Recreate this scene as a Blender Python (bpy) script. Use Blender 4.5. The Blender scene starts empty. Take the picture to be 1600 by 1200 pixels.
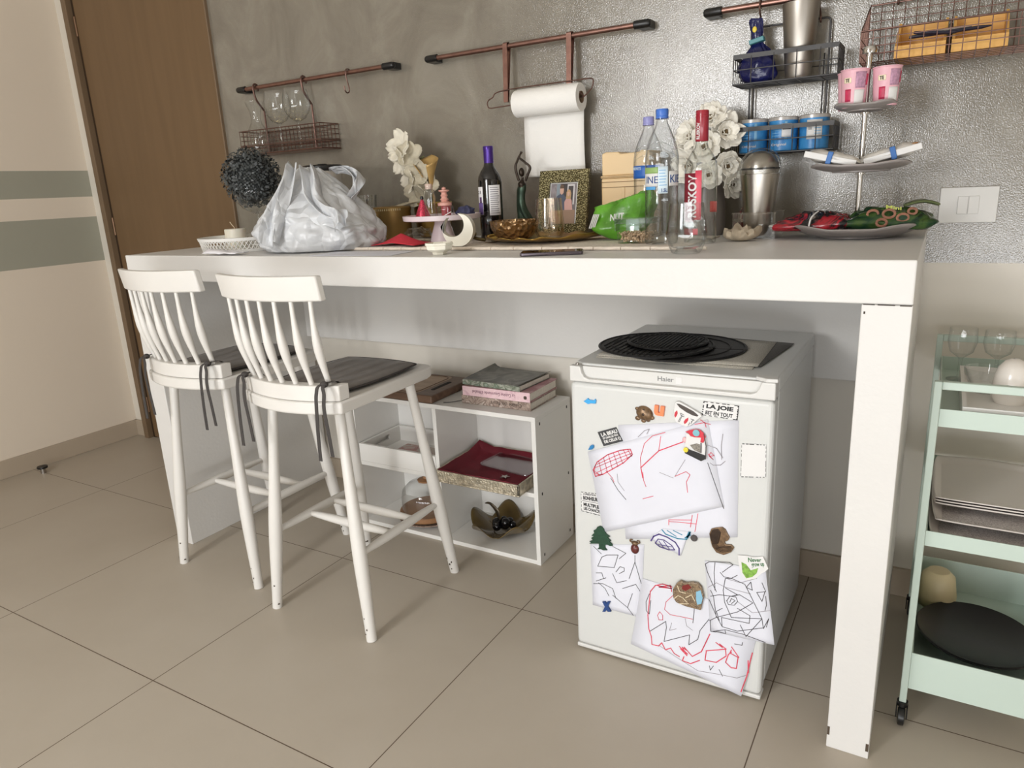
import bpy, bmesh, math, random
from mathutils import Vector, Matrix, noise
random.seed(7)
scene = bpy.context.scene
COL = scene.collection
PI = math.pi

# ------------------------------------------------------------------ camera
F_PX = 1118.25
C_POS = Vector((2.5006, -2.3005, 1.2847))
C_FWD = Vector((-0.49684469, 0.82675407, -0.26386183))
C_RGT = Vector((0.86287124, 0.5031004, -0.04840674))
C_UP = Vector((-0.09272852, 0.25172941, 0.96334507))
cam_data = bpy.data.cameras.new('camera')
cam_data.sensor_fit = 'HORIZONTAL'
cam_data.sensor_width = 36.0
cam_data.lens = 36.0 * F_PX / 1600.0
cam_data.clip_start = 0.02
cam = bpy.data.objects.new('camera', cam_data)
COL.objects.link(cam)
mw = Matrix((C_RGT, C_UP, -C_FWD)).transposed().to_4x4()
mw.translation = C_POS
cam.matrix_world = mw
scene.camera = cam

# ------------------------------------------------------------------ colour management
vs = scene.view_settings
vs.view_transform = 'Standard'
vs.look = 'None'
vs.gamma = 1.0
vs.use_curve_mapping = False
vs.exposure = -0.35
scene.cycles.transparent_max_bounces = 40
scene.cycles.max_bounces = 12
scene.cycles.diffuse_bounces = 6
scene.cycles.glossy_bounces = 5

# ------------------------------------------------------------------ world, window daylight and added fill
world = bpy.data.worlds.new('world')
scene.world = world
world.use_nodes = True
bg = world.node_tree.nodes['Background']
bg.inputs['Color'].default_value = (0.86, 0.92, 1.0, 1)
bg.inputs['Strength'].default_value = 0.35

def area_light(name, loc, target, sx, sy, power, color):
    ld = bpy.data.lights.new(name, 'AREA')
    ld.shape = 'RECTANGLE'
    ld.size = sx
    ld.size_y = sy
    ld.energy = power
    ld.color = color
    o = bpy.data.objects.new(name, ld)
    COL.objects.link(o)
    o.location = loc
    d = Vector(target) - Vector(loc)
    o.rotation_euler = d.to_track_quat('-Z', 'Z').to_euler()
    return o

WIN_X, WIN_Y, WIN_Z = 1.08, -4.2, 1.85
WIN_W, WIN_H = 1.1, 1.3
# the window in the wall behind the camera: one bright gap between its net curtains, softer daylight over the whole opening
area_light('curtain_gap_daylight', (0.92, WIN_Y + 0.04, 1.80), (1.15, 0, 1.0), 0.17, 0.75, 34.0, (1.0, 0.985, 0.96))
area_light('window_daylight', (WIN_X, WIN_Y + 0.02, WIN_Z), (1.2, 0, 0.8), WIN_W, WIN_H, 50.0, (0.97, 0.985, 1.0))
# added low fill at the foot of that wall, brightening under the bar
LOW_X, LOW_W, LOW_H = 2.1, 4.6, 0.74
area_light('added_low_fill', (LOW_X, WIN_Y + 0.02, 0.04 + LOW_H / 2), (1.6, 0, 0.5), LOW_W, LOW_H, 112.0, (0.97, 0.985, 1.0))
# added side fill at the right-hand wall; no window is known there
W2_Y, W2_Z, W2_W, W2_H = -3.3, 1.25, 1.2, 1.6
area_light('added_side_fill', (4.58, W2_Y, W2_Z), (1.5, -0.4, 0.4), W2_W, W2_H, 14.0, (0.97, 0.985, 1.0))

# ------------------------------------------------------------------ helpers
def px(u, v, ax, val):
    """the point of the room on the plane <ax> = val seen at photo pixel (u, v)"""
    d = C_FWD + C_RGT * ((u - 800.0) / F_PX) - C_UP * ((v - 600.0) / F_PX)
    i = 'xyz'.index(ax)
    return C_POS + d * ((val - C_POS[i]) / d[i])

def lin(c):
    c = c / 255.0
    return c / 12.92 if c <= 0.04045 else ((c + 0.055) / 1.055) ** 2.4

def rgb(r, g, b):
    return (lin(r), lin(g), lin(b), 1.0)

MATS = {}

def mat(name, color, rough=0.5, metal=0.0, spec=0.5, vary=0.0, vscale=6.0, bump=0.0, bscale=60.0, c2=None, coat=0.0, trans=0.0, sheen=0.0):
    """principled material; base colour varies with a procedural noise, optional noise bump"""
    if name in MATS:
        return MATS[name]
    m = bpy.data.materials.new(name)
    m.use_nodes = True
    nt = m.node_tree
    b = nt.nodes['Principled BSDF']
    b.inputs['Roughness'].default_value = rough
    b.inputs['Metallic'].default_value = metal
    b.inputs['Specular IOR Level'].default_value = spec
    b.inputs['Coat Weight'].default_value = coat
    b.inputs['Transmission Weight'].default_value = trans
    b.inputs['Sheen Weight'].default_value = sheen
    tc = nt.nodes.new('ShaderNodeTexCoord')
    n = nt.nodes.new('ShaderNodeTexNoise')
    n.inputs['Scale'].default_value = vscale
    n.inputs['Detail'].default_value = 4
    nt.links.new(tc.outputs['Object'], n.inputs['Vector'])
    r = nt.nodes.new('ShaderNodeValToRGB')
    if c2 is None:
        a = tuple(x * (1 - vary) for x in color[:3]) + (1,)
        z = tuple(min(1, x * (1 + vary)) for x in color[:3]) + (1,)
    else:
        a, z = color, c2
    r.color_ramp.elements[0].position = 0.36
    r.color_ramp.elements[1].position = 0.64
    r.color_ramp.elements[0].color = a
    r.color_ramp.elements[1].color = z
    nt.links.new(n.outputs['Fac'], r.inputs['Fac'])
    nt.links.new(r.outputs['Color'], b.inputs['Base Color'])
    if bump > 0:
        n2 = nt.nodes.new('ShaderNodeTexNoise')
        n2.inputs['Scale'].default_value = bscale
        n2.inputs['Detail'].default_value = 3
        nt.links.new(tc.outputs['Object'], n2.inputs['Vector'])
        bp = nt.nodes.new('ShaderNodeBump')
        bp.inputs['Strength'].default_value = bump
        bp.inputs['Distance'].default_value = 0.004
        nt.links.new(n2.outputs['Fac'], bp.inputs['Height'])
        nt.links.new(bp.outputs['Normal'], b.inputs['Normal'])
    MATS[name] = m
    return m

def glass(name, tint=(0.97, 0.98, 0.98), refl=0.9, rough=0.02, edge=0.72):
    """thin-walled glass: clear straight through, fresnel reflections, denser where the wall is seen edge on"""
    if name in MATS:
        return MATS[name]
    m = bpy.data.materials.new(name)
    m.use_nodes = True
    nt = m.node_tree
    nt.nodes.clear()
    out = nt.nodes.new('ShaderNodeOutputMaterial')
    tr = nt.nodes.new('ShaderNodeBsdfTransparent')
    gl = nt.nodes.new('ShaderNodeBsdfGlossy')
    gl.inputs['Roughness'].default_value = rough
    gl.inputs['Color'].default_value = (refl, refl, refl, 1)
    lw = nt.nodes.new('ShaderNodeLayerWeight')
    lw.inputs['Blend'].default_value = 0.5
    rp = nt.nodes.new('ShaderNodeValToRGB')
    rp.color_ramp.elements[0].position = 0.35
    rp.color_ramp.elements[0].color = (*tint, 1)
    rp.color_ramp.elements[1].position = 1.0
    rp.color_ramp.elements[1].color = (tint[0] * edge, tint[1] * edge, tint[2] * edge, 1)
    nt.links.new(lw.outputs['Facing'], rp.inputs['Fac'])
    nt.links.new(rp.outputs['Color'], tr.inputs['Color'])
    pw = nt.nodes.new('ShaderNodeMath')
    pw.operation = 'POWER'
    pw.inputs[1].default_value = 3.5
    nt.links.new(lw.outputs['Facing'], pw.inputs[0])
    fr = nt.nodes.new('ShaderNodeMath')
    fr.operation = 'MULTIPLY_ADD'
    fr.inputs[1].default_value = 0.75
    fr.inputs[2].default_value = 0.055
    nt.links.new(pw.outputs[0], fr.inputs[0])
    mx = nt.nodes.new('ShaderNodeMixShader')
    nt.links.new(fr.outputs[0], mx.inputs['Fac'])
    nt.links.new(tr.outputs['BSDF'], mx.inputs[1])
    nt.links.new(gl.outputs['BSDF'], mx.inputs[2])
    nt.links.new(mx.outputs['Shader'], out.inputs['Surface'])
    MATS[name] = m
    return m

class MB:
    """collects shapes and builds ONE mesh object"""
    def __init__(s):
        s.v = []
        s.f = []

    def add(s, vs, fs):
        o = len(s.v)
        s.v += [tuple(p) for p in vs]
        s.f += [tuple(i + o for i in f) for f in fs]
        return s

    def box(s, x0, x1, y0, y1, z0, z1):
        v = [(x, y, z) for x in (x0, x1) for y in (y0, y1) for z in (z0, z1)]
        return s.add(v, [(0, 1, 3, 2), (4, 6, 7, 5), (0, 4, 5, 1), (2, 3, 7, 6), (0, 2, 6, 4), (1, 5, 7, 3)])

    def obox(s, c, size, rot=None):
        h = [k / 2 for k in size]
        v = []
        for x in (-h[0], h[0]):
            for y in (-h[1], h[1]):
                for z in (-h[2], h[2]):
                    p = Vector((x, y, z))
                    if rot is not None:
                        p = rot @ p
                    v.append(p + Vector(c))
        return s.add(v, [(0, 1, 3, 2), (4, 6, 7, 5), (0, 4, 5, 1), (2, 3, 7, 6), (0, 2, 6, 4), (1, 5, 7, 3)])

    def lathe(s, prof, c=(0, 0, 0), n=32, rot=None, sx=1.0, sy=1.0):
        """profile of (r, z); a radius of 0 closes the end"""
        c = Vector(c)
        rings = []
        vs = []
        for r, z in prof:
            if r <= 1e-6:
                rings.append([len(vs)])
                vs.append(Vector((0, 0, z)))
            else:
                ring = []
                for k in range(n):
                    a = 2 * PI * k / n
                    ring.append(len(vs))
                    vs.append(Vector((r * math.cos(a) * sx, r * math.sin(a) * sy, z)))
                rings.append(ring)
        fs = []
        for A, B in zip(rings[:-1], rings[1:]):
            if len(A) == 1 and len(B) == 1:
                continue
            for k in range(n):
                j = (k + 1) % n
                if len(A) == 1:
                    fs.append((A[0], B[k], B[j]))
                elif len(B) == 1:
                    fs.append((A[k], A[j], B[0]))
                else:
                    fs.append((A[k], A[j], B[j], B[k]))
        if rot is not None:
            vs = [rot @ p for p in vs]
        return s.add([p + c for p in vs], fs)

    def tube(s, pts, r, n=8, closed=False, flat=1.0):
        """tube along points; r is a number or one radius per point; flat squashes the section"""
        P = [Vector(p) for p in pts]
        m = len(P)
        R = r if isinstance(r, (list, tuple)) else [r] * m
        vs = []
        up = None
        for i in range(m):
            if closed:
                t = (P[(i + 1) % m] - P[i - 1])
            else:
                t = P[min(i + 1, m - 1)] - P[max(i - 1, 0)]
            if t.length < 1e-9:
                t = Vector((0, 0, 1))
            t.normalize()
            if up is None:
                up = Vector((0, 0, 1)) if abs(t.z) < 0.9 else Vector((0, 1, 0))
            a = up - t * up.dot(t)
            if a.length < 1e-6:
                a = t.orthogonal()
            a.normalize()
            up = a
            b = t.cross(a)
            for k in range(n):
                q = 2 * PI * k / n
                vs.append(P[i] + a * (math.cos(q) * R[i] * flat) + b * (math.sin(q) * R[i]))
        fs = []
        for i in range(m if closed else m - 1):
            j = (i + 1) % m
            for k in range(n):
                l = (k + 1) % n
                fs.append((i * n + k, i * n + l, j * n + l, j * n + k))
        if not closed:
            fs.append(tuple(range(n)))
            fs.append(tuple(range((m - 1) * n, m * n)))
        return s.add(vs, fs)

    def prism(s, poly, a, b, axis='y'):
        """extrude a 2D outline; axis y: (x,z), axis z: (x,y), axis x: (y,z)"""
        def mk(p, t):
            if axis == 'y':
                return (p[0], t, p[1])
            if axis == 'z':
                return (p[0], p[1], t)
            return (t, p[0], p[1])
        n = len(poly)
        vs = [mk(p, a) for p in poly] + [mk(p, b) for p in poly]
        fs = [tuple(range(n)), tuple(range(n, 2 * n))]
        fs += [(k, (k + 1) % n, n + (k + 1) % n, n + k) for k in range(n)]
        return s.add(vs, fs)

    def sheet(s, fn, nu, nv):
        vs = [fn(i / nu, j / nv) for i in range(nu + 1) for j in range(nv + 1)]
        w = nv + 1
        return s.add(vs, [(i * w + j, (i + 1) * w + j, (i + 1) * w + j + 1, i * w + j + 1) for i in range(nu) for j in range(nv)])

    def ball(s, c, rx, ry=None, rz=None, nu=20, nv=12, rot=None, fn=None):
        ry = rx if ry is None else ry
        rz = rx if rz is None else rz
        prof = []
        vs = [Vector((0, 0, -1))]
        for j in range(1, nv):
            ph = -PI / 2 + PI * j / nv
            for k in range(nu):
                a = 2 * PI * k / nu
                vs.append(Vector((math.cos(ph) * math.cos(a), math.cos(ph) * math.sin(a), math.sin(ph))))
        vs.append(Vector((0, 0, 1)))
        fs = [(0, 1 + (k + 1) % nu, 1 + k) for k in range(nu)]
        for j in range(nv - 2):
            for k in range(nu):
                a = 1 + j * nu
                l = (k + 1) % nu
                fs.append((a + k, a + l, a + nu + l, a + nu + k))
        t = len(vs) - 1
        a = 1 + (nv - 2) * nu
        fs += [(a + k, a + (k + 1) % nu, t) for k in range(nu)]
        out = []
        for d in vs:
            p = Vector((d.x * rx, d.y * ry, d.z * rz))
            if fn:
                p = fn(d, p)
            if rot is not None:
                p = rot @ p
            out.append(p + Vector(c))
        return s.add(out, fs)

    def build(s, name, m, parent=None, smooth=35, bevel=0.0, segs=2, solid=0.0, sub=0, loc=None):
        me = bpy.data.meshes.new(name)
        me.from_pydata(s.v, [], s.f)
        bm = bmesh.new()
        bm.from_mesh(me)
        bmesh.ops.recalc_face_normals(bm, faces=bm.faces)
        bm.to_mesh(me)
        bm.free()
        me.update()
        if smooth:
            for p in me.polygons:
                p.use_smooth = True
            me.set_sharp_from_angle(angle=math.radians(smooth))
        me.materials.append(m)
        o = bpy.data.objects.new(name, me)
        COL.objects.link(o)
        if parent is not None:
            o.parent = parent
        if loc is not None:
            o.location = loc
        if bevel:
            b = o.modifiers.new('bevel', 'BEVEL')
            b.width = bevel
            b.segments = segs
            b.limit_method = 'ANGLE'
            b.angle_limit = math.radians(40)
        if solid:
            q = o.modifiers.new('thickness', 'SOLIDIFY')
            q.thickness = solid
            q.offset = 0.0
        if sub:
            q = o.modifiers.new('smooth', 'SUBSURF')
            q.levels = sub
            q.render_levels = sub
        return o

def tag(o, label, cat, group=None, kind=None):
    o['label'] = label
    o['category'] = cat
    if group:
        o['group'] = group
    if kind:
        o['kind'] = kind
    return o

def thing(name, label, cat, loc=(0, 0, 0), rz=0.0, group=None):
    o = bpy.data.objects.new(name, None)
    o.empty_display_size = 0.05
    COL.objects.link(o)
    o.location = loc
    o.rotation_euler = (0, 0, rz)
    return tag(o, label, cat, group)

def struct(o):
    o['kind'] = 'structure'
    return o

def dup(root, loc=None, rz=None, label=None, group=None):
    r = root.copy()
    COL.objects.link(r)
    if loc is not None:
        r.location = loc
    if rz is not None:
        r.rotation_euler = (0, 0, rz)
    if label:
        r['label'] = label
    if group:
        r['group'] = group
    for ch in list(root.children):
        c = ch.copy()
        COL.objects.link(c)
        c.parent = r
        for g in list(ch.children):
            d = g.copy()
            COL.objects.link(d)
            d.parent = c
    return r

def rotm(ax, ay, az):
    return Matrix.Rotation(az, 3, 'Z') @ Matrix.Rotation(ay, 3, 'Y') @ Matrix.Rotation(ax, 3, 'X')

def lettering(name, body, w, h, fn, m, parent, bold=0.0, depth=0.0006, spacing=1.0):
    """words as a mesh; fn(u, v, d) maps a point of the w x h text block (and its relief d) into space"""
    cu = bpy.data.curves.new(name, 'FONT')
    cu.body = body
    cu.align_x = 'LEFT'
    cu.space_line = 0.85
    cu.space_character = spacing
    cu.resolution_u = 3
    cu.offset = bold
    cu.extrude = 0.01
    tmp = bpy.data.objects.new('tmp', cu)
    COL.objects.link(tmp)
    dg = bpy.context.evaluated_depsgraph_get()
    me = bpy.data.meshes.new_from_object(tmp.evaluated_get(dg))
    bpy.data.objects.remove(tmp)
    bpy.data.curves.remove(cu)
    me.name = name
    xs = [v.co.x for v in me.vertices]
    ys = [v.co.y for v in me.vertices]
    x0, x1, y0, y1 = min(xs), max(xs), min(ys), max(ys)
    for v in me.vertices:
        v.co = fn((v.co.x - x0) / (x1 - x0) * w, (v.co.y - y0) / (y1 - y0) * h, depth if v.co.z > 0 else 0.0)
    me.materials.clear()
    me.materials.append(m)
    me.update()
    o = bpy.data.objects.new(name, me)
    COL.objects.link(o)
    o.parent = parent
    return o

def plane_fn(o, ux, uz, nrm):
    o, ux, uz, nrm = Vector(o), Vector(ux).normalized(), Vector(uz).normalized(), Vector(nrm).normalized()
    return lambda u, v, d: o + ux * u + uz * v + nrm * d

def ribbon(mb, pts, w, fn):
    """flat drawn stroke through 2D points; fn(a, b) places it"""
    P = [Vector(p) for p in pts]
    for i in range(len(P) - 1):
        a, b = P[i], P[i + 1]
        t = b - a
        if t.length < 1e-7:
            continue
        t.normalize()
        nn = Vector((-t.y, t.x)) * (w / 2)
        e = t * (w * 0.3)
        q = [a - e + nn, b + e + nn, b + e - nn, a - e - nn]
        mb.add([fn(*k) for k in q], [(0, 1, 2, 3)])

def smooth_path(pts, k=5):
    """catmull-rom through 3D points"""
    P = [Vector(p) for p in pts]
    out = []
    for i in range(len(P) - 1):
        p0, p1, p2, p3 = P[max(i - 1, 0)], P[i], P[i + 1], P[min(i + 2, len(P) - 1)]
        for j in range(k):
            t = j / k
            out.append(0.5 * ((2 * p1) + (p2 - p0) * t + (2 * p0 - 5 * p1 + 4 * p2 - p3) * t * t + (3 * p1 - p0 - 3 * p2 + p3) * t ** 3))
    out.append(P[-1])
    return out

def arc(c, r, a0, a1, n, fn):
    return [fn(c[0] + r * math.cos(a0 + (a1 - a0) * k / n), c[1] + r * math.sin(a0 + (a1 - a0) * k / n)) for k in range(n + 1)]

def rrect(x0, x1, y0, y1, r, n=4):
    out = []
    for cx, cy, a in ((x1 - r, y1 - r, 0), (x0 + r, y1 - r, PI / 2), (x0 + r, y0 + r, PI), (x1 - r, y0 + r, 1.5 * PI)):
        for k in range(n + 1):
            t = a + PI / 2 * k / n
            out.append((cx + r * math.cos(t), cy + r * math.sin(t)))
    return out

# ------------------------------------------------------------------ common materials
WHITE = mat('white_paint', rgb(212, 210, 207), 0.42, vary=0.015, vscale=3, bump=0.12, bscale=90)
WHITE_B = mat('white_laminate', rgb(224, 222, 218), 0.35, vary=0.012, vscale=4)
STOOLW = mat('white_lacquered_wood', rgb(216, 213, 208), 0.33, vary=0.02, vscale=8, bump=0.05, bscale=40)
FRIDGE = mat('white_enamel', rgb(204, 205, 203), 0.28, vary=0.008, vscale=3, bump=0.08, bscale=220)
PLASTW = mat('white_plastic', rgb(208, 207, 204), 0.35, vary=0.01)
PAPER = mat('paper', rgb(214, 215, 224), 0.8, vary=0.015, vscale=12, spec=0.2)
BLACK = mat('black_plastic', rgb(20, 19, 19), 0.35, vary=0.15, vscale=20)
BLACKW = mat('black_wire', rgb(48, 46, 46), 0.45, vary=0.1, vscale=30)
COPPER = mat('brushed_copper', rgb(146, 112, 102), 0.36, metal=1.0, vary=0.1, vscale=40)
COPPERD = mat('copper_wire', rgb(116, 90, 82), 0.42, metal=0.9, vary=0.15, vscale=60)
STEEL = mat('brushed_steel', rgb(175, 170, 164), 0.3, metal=1.0, vary=0.08, vscale=25)
CHROME = mat('chrome', rgb(205, 203, 200), 0.14, metal=1.0, vary=0.03)
GOLD = mat('aged_gold', rgb(176, 148, 88), 0.36, metal=1.0, vary=0.18, vscale=30, bump=0.1, bscale=120)
GLASS = glass('clear_glass')
PET = glass('clear_bottle_plastic', tint=(0.97, 0.985, 0.995), refl=1.0, rough=0.04, edge=0.36)
ROSEGLASS = glass('pale_amber_glass', tint=(0.975, 0.94, 0.89), refl=1.0, edge=0.55)
GREYC = mat('grey_ceramic', rgb(150, 143, 141), 0.35, vary=0.02)
INK = mat('black_ink', rgb(30, 30, 32), 0.7, vary=0.05)
INKW = mat('white_print', rgb(218, 217, 216), 0.6, vary=0.01)
# ================================================================== the room
def wall_plaster():
    m = bpy.data.materials.new('grey_trowelled_plaster_over_white_dado')
    m.use_nodes = True
    nt = m.node_tree
    b = nt.nodes['Principled BSDF']
    geo = nt.nodes.new('ShaderNodeNewGeometry')
    sep = nt.nodes.new('ShaderNodeSeparateXYZ')
    nt.links.new(geo.outputs['Position'], sep.inputs[0])
    mp = nt.nodes.new('ShaderNodeMapping')
    mp.inputs['Scale'].default_value = (1.0, 1.0, 0.75)
    nt.links.new(geo.outputs['Position'], mp.inputs[0])
    n1 = nt.nodes.new('ShaderNodeTexNoise')
    n1.inputs['Scale'].default_value = 4.5
    n1.inputs['Detail'].default_value = 7
    n1.inputs['Roughness'].default_value = 0.62
    n1.inputs['Distortion'].default_value = 0.9
    nt.links.new(mp.outputs[0], n1.inputs['Vector'])
    r1 = nt.nodes.new('ShaderNodeValToRGB')
    e = r1.color_ramp.elements
    e[0].position = 0.3
    e[0].color = rgb(108, 102, 92)
    e[1].position = 0.72
    e[1].color = rgb(136, 131, 120)
    k = r1.color_ramp.elements.new(0.5)
    k.color = rgb(120, 114, 103)
    nt.links.new(n1.outputs['Fac'], r1.inputs['Fac'])
    # dado: white below 1.03 m, and white left of the door
    lt = nt.nodes.new('ShaderNodeMath')
    lt.operation = 'LESS_THAN'
    lt.inputs[1].default_value = 1.03
    nt.links.new(sep.outputs['Z'], lt.inputs[0])
    lx = nt.nodes.new('ShaderNodeMath')
    lx.operation = 'LESS_THAN'
    lx.inputs[1].default_value = -0.33
    nt.links.new(sep.outputs['X'], lx.inputs[0])
    mxm = nt.nodes.new('ShaderNodeMath')
    mxm.operation = 'MAXIMUM'
    nt.links.new(lt.outputs[0], mxm.inputs[0])
    nt.links.new(lx.outputs[0], mxm.inputs[1])
    mx = nt.nodes.new('ShaderNodeMix')
    mx.data_type = 'RGBA'
    nt.links.new(mxm.outputs[0], mx.inputs[0])
    nt.links.new(r1.outputs['Color'], mx.inputs[6])
    mx.inputs[7].default_value = rgb(214, 208, 197)
    nt.links.new(mx.outputs[2], b.inputs['Base Color'])
    # gloss: the plaster is waxed, the white paint is matt
    mr = nt.nodes.new('ShaderNodeMapRange')
    mr.inputs[3].default_value = 0.18
    mr.inputs[4].default_value = 0.6
    nt.links.new(mxm.outputs[0], mr.inputs[0])
    nt.links.new(mr.outputs[0], b.inputs['Roughness'])
    b.inputs['Specular IOR Level'].default_value = 1.0
    b.inputs['IOR'].default_value = 1.62

    n2 = nt.nodes.new('ShaderNodeTexNoise')
    n2.inputs['Scale'].default_value = 330
    n2.inputs['Detail'].default_value = 2
    nt.links.new(mp.outputs[0], n2.inputs['Vector'])
    n3 = nt.nodes.new('ShaderNodeTexNoise')
    n3.inputs['Scale'].default_value = 22
    n3.inputs['Detail'].default_value = 4
    nt.links.new(mp.outputs[0], n3.inputs['Vector'])
    ad = nt.nodes.new('ShaderNodeMath')
    ad.operation = 'MULTIPLY_ADD'
    ad.inputs[1].default_value = 0.3
    nt.links.new(n3.outputs['Fac'], ad.inputs[0])
    nt.links.new(n2.outputs['Fac'], ad.inputs[2])
    st = nt.nodes.new('ShaderNodeMapRange')
    st.inputs[3].default_value = 0.45
    st.inputs[4].default_value = 0.06
    nt.links.new(mxm.outputs[0], st.inputs[0])
    bp = nt.nodes.new('ShaderNodeBump')
    bp.inputs['Distance'].default_value = 0.0017
    nt.links.new(st.outputs[0], bp.inputs['Strength'])
    nt.links.new(ad.outputs[0], bp.inputs['Height'])
    nt.links.new(bp.outputs['Normal'], b.inputs['Normal'])
    return m

def wall_striped():
    m = bpy.data.materials.new('cream_wall_with_two_grey_green_bands')
    m.use_nodes = True
    nt = m.node_tree
    b = nt.nodes['Principled BSDF']
    b.inputs['Roughness'].default_value = 0.6
    geo = nt.nodes.new('ShaderNodeNewGeometry')
    sep = nt.nodes.new('ShaderNodeSeparateXYZ')
    nt.links.new(geo.outputs['Position'], sep.inputs[0])
    outs = []
    for lo, hi in ((1.012, 1.246), (1.350, 1.483)):
        cmpn = nt.nodes.new('ShaderNodeMath')
        cmpn.operation = 'COMPARE'
        cmpn.inputs[1].default_value = (lo + hi) / 2
        cmpn.inputs[2].default_value = (hi - lo) / 2
        nt.links.new(sep.outputs['Z'], cmpn.inputs[0])
        outs.append(cmpn)
    ad = nt.nodes.new('ShaderNodeMath')
    ad.operation = 'MAXIMUM'
    nt.links.new(outs[0].outputs[0], ad.inputs[0])
    nt.links.new(outs[1].outputs[0], ad.inputs[1])
    mx = nt.nodes.new('ShaderNodeMix')
    mx.data_type = 'RGBA'
    nt.links.new(ad.outputs[0], mx.inputs[0])
    mx.inputs[6].default_value = rgb(219, 207, 191)
    mx.inputs[7].default_value = rgb(155, 154, 140)
    nt.links.new(mx.outputs[2], b.inputs['Base Color'])
    n = nt.nodes.new('ShaderNodeTexNoise')
    n.inputs['Scale'].default_value = 40
    bp = nt.nodes.new('ShaderNodeBump')
    bp.inputs['Strength'].default_value = 0.08
    bp.inputs['Distance'].default_value = 0.004
    nt.links.new(geo.outputs['Position'], n.inputs['Vector'])
    nt.links.new(n.outputs['Fac'], bp.inputs['Height'])
    nt.links.new(bp.outputs['Normal'], b.inputs['Normal'])
    return m

TS, TX, TY = 0.7613, -0.8144, -0.5937      # tile pitch and grid origin

def floor_tiles():
    m = bpy.data.materials.new('beige_porcelain_tiles')
    m.use_nodes = True
    nt = m.node_tree
    b = nt.nodes['Principled BSDF']
    geo = nt.nodes.new('ShaderNodeNewGeometry')
    sep = nt.nodes.new('ShaderNodeSeparateXYZ')
    nt.links.new(geo.outputs['Position'], sep.inputs[0])
    ds = []
    for ax, o in (('X', TX), ('Y', TY)):
        sub = nt.nodes.new('ShaderNodeMath')
        sub.operation = 'SUBTRACT'
        sub.inputs[1].default_value = o - TS * 20
        nt.links.new(sep.outputs[ax], sub.inputs[0])
        pp = nt.nodes.new('ShaderNodeMath')
        pp.operation = 'PINGPONG'
        pp.inputs[1].default_value = TS / 2
        nt.links.new(sub.outputs[0], pp.inputs[0])
        ds.append(pp)
    mn = nt.nodes.new('ShaderNodeMath')
    mn.operation = 'MINIMUM'
    nt.links.new(ds[0].outputs[0], mn.inputs[0])
    nt.links.new(ds[1].outputs[0], mn.inputs[1])
    lt = nt.nodes.new('ShaderNodeMath')
    lt.operation = 'LESS_THAN'
    lt.inputs[1].default_value = 0.0014
    nt.links.new(mn.outputs[0], lt.inputs[0])
    n1 = nt.nodes.new('ShaderNodeTexNoise')
    n1.inputs['Scale'].default_value = 2.2
    n1.inputs['Detail'].default_value = 8
    n1.inputs['Roughness'].default_value = 0.6
    nt.links.new(geo.outputs['Position'], n1.inputs['Vector'])
    r1 = nt.nodes.new('ShaderNodeValToRGB')
    r1.color_ramp.elements[0].position = 0.3
    r1.color_ramp.elements[0].color = rgb(173, 163, 149)
    r1.color_ramp.elements[1].position = 0.7
    r1.color_ramp.elements[1].color = rgb(179, 170, 157)
    nt.links.new(n1.outputs['Fac'], r1.inputs['Fac'])
    mx = nt.nodes.new('ShaderNodeMix')
    mx.data_type = 'RGBA'
    nt.links.new(lt.outputs[0], mx.inputs[0])
    nt.links.new(r1.outputs['Color'], mx.inputs[6])
    mx.inputs[7].default_value = rgb(84, 68, 52)
    nt.links.new(mx.outputs[2], b.inputs['Base Color'])
    b.inputs['Roughness'].default_value = 0.42
    b.inputs['Specular IOR Level'].default_value = 0.4
    return m

XL, XR, YF, ZC = -1.450, 4.6, -4.2, 2.75
W_PL = wall_plaster()
W_ST = wall_striped()
PLAINW = mat('cream_wall_paint', rgb(236, 230, 220), 0.6, vary=0.01, bump=0.06, bscale=40)
CEIL = mat('white_ceiling_paint', rgb(226, 222, 214), 0.7, vary=0.01)
SKIRT = mat('porcelain_skirting', rgb(172, 158, 140), 0.4, vary=0.02, vscale=3)

struct(MB().box(XL - .1, XR + .1, YF - .1, .1, -.06, 0).build('floor', floor_tiles(), smooth=0))
struct(MB().box(XL - .1, XR + .1, YF - .1, .1, ZC, ZC + .06).build('ceiling', CEIL, smooth=0))
DX0, DX1, DZ = -1.350, -0.318, 2.34
struct(MB().box(XL - .1, DX0, 0, .1, 0, ZC).box(DX1, XR + .1, 0, .1, 0, ZC).box(DX0, DX1, 0, .1, DZ, ZC).box(DX0, DX1, .07, .1, 0, DZ).build('wall_back', W_PL, smooth=0))
struct(MB().box(XL - .1, XL, YF - .1, 0, 0, ZC).build('wall_left', W_ST, smooth=0))
ry0, ry1, rz0, rz1 = W2_Y - W2_W / 2, W2_Y + W2_W / 2, W2_Z - W2_H / 2, W2_Z + W2_H / 2
struct(MB().box(XR, XR + .1, YF - .1, ry0, 0, ZC).box(XR, XR + .1, ry1, 0, 0, ZC).box(XR, XR + .1, ry0, ry1, 0, rz0).box(XR, XR + .1, ry0, ry1, rz1, ZC).build('wall_right', PLAINW, smooth=0))
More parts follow.
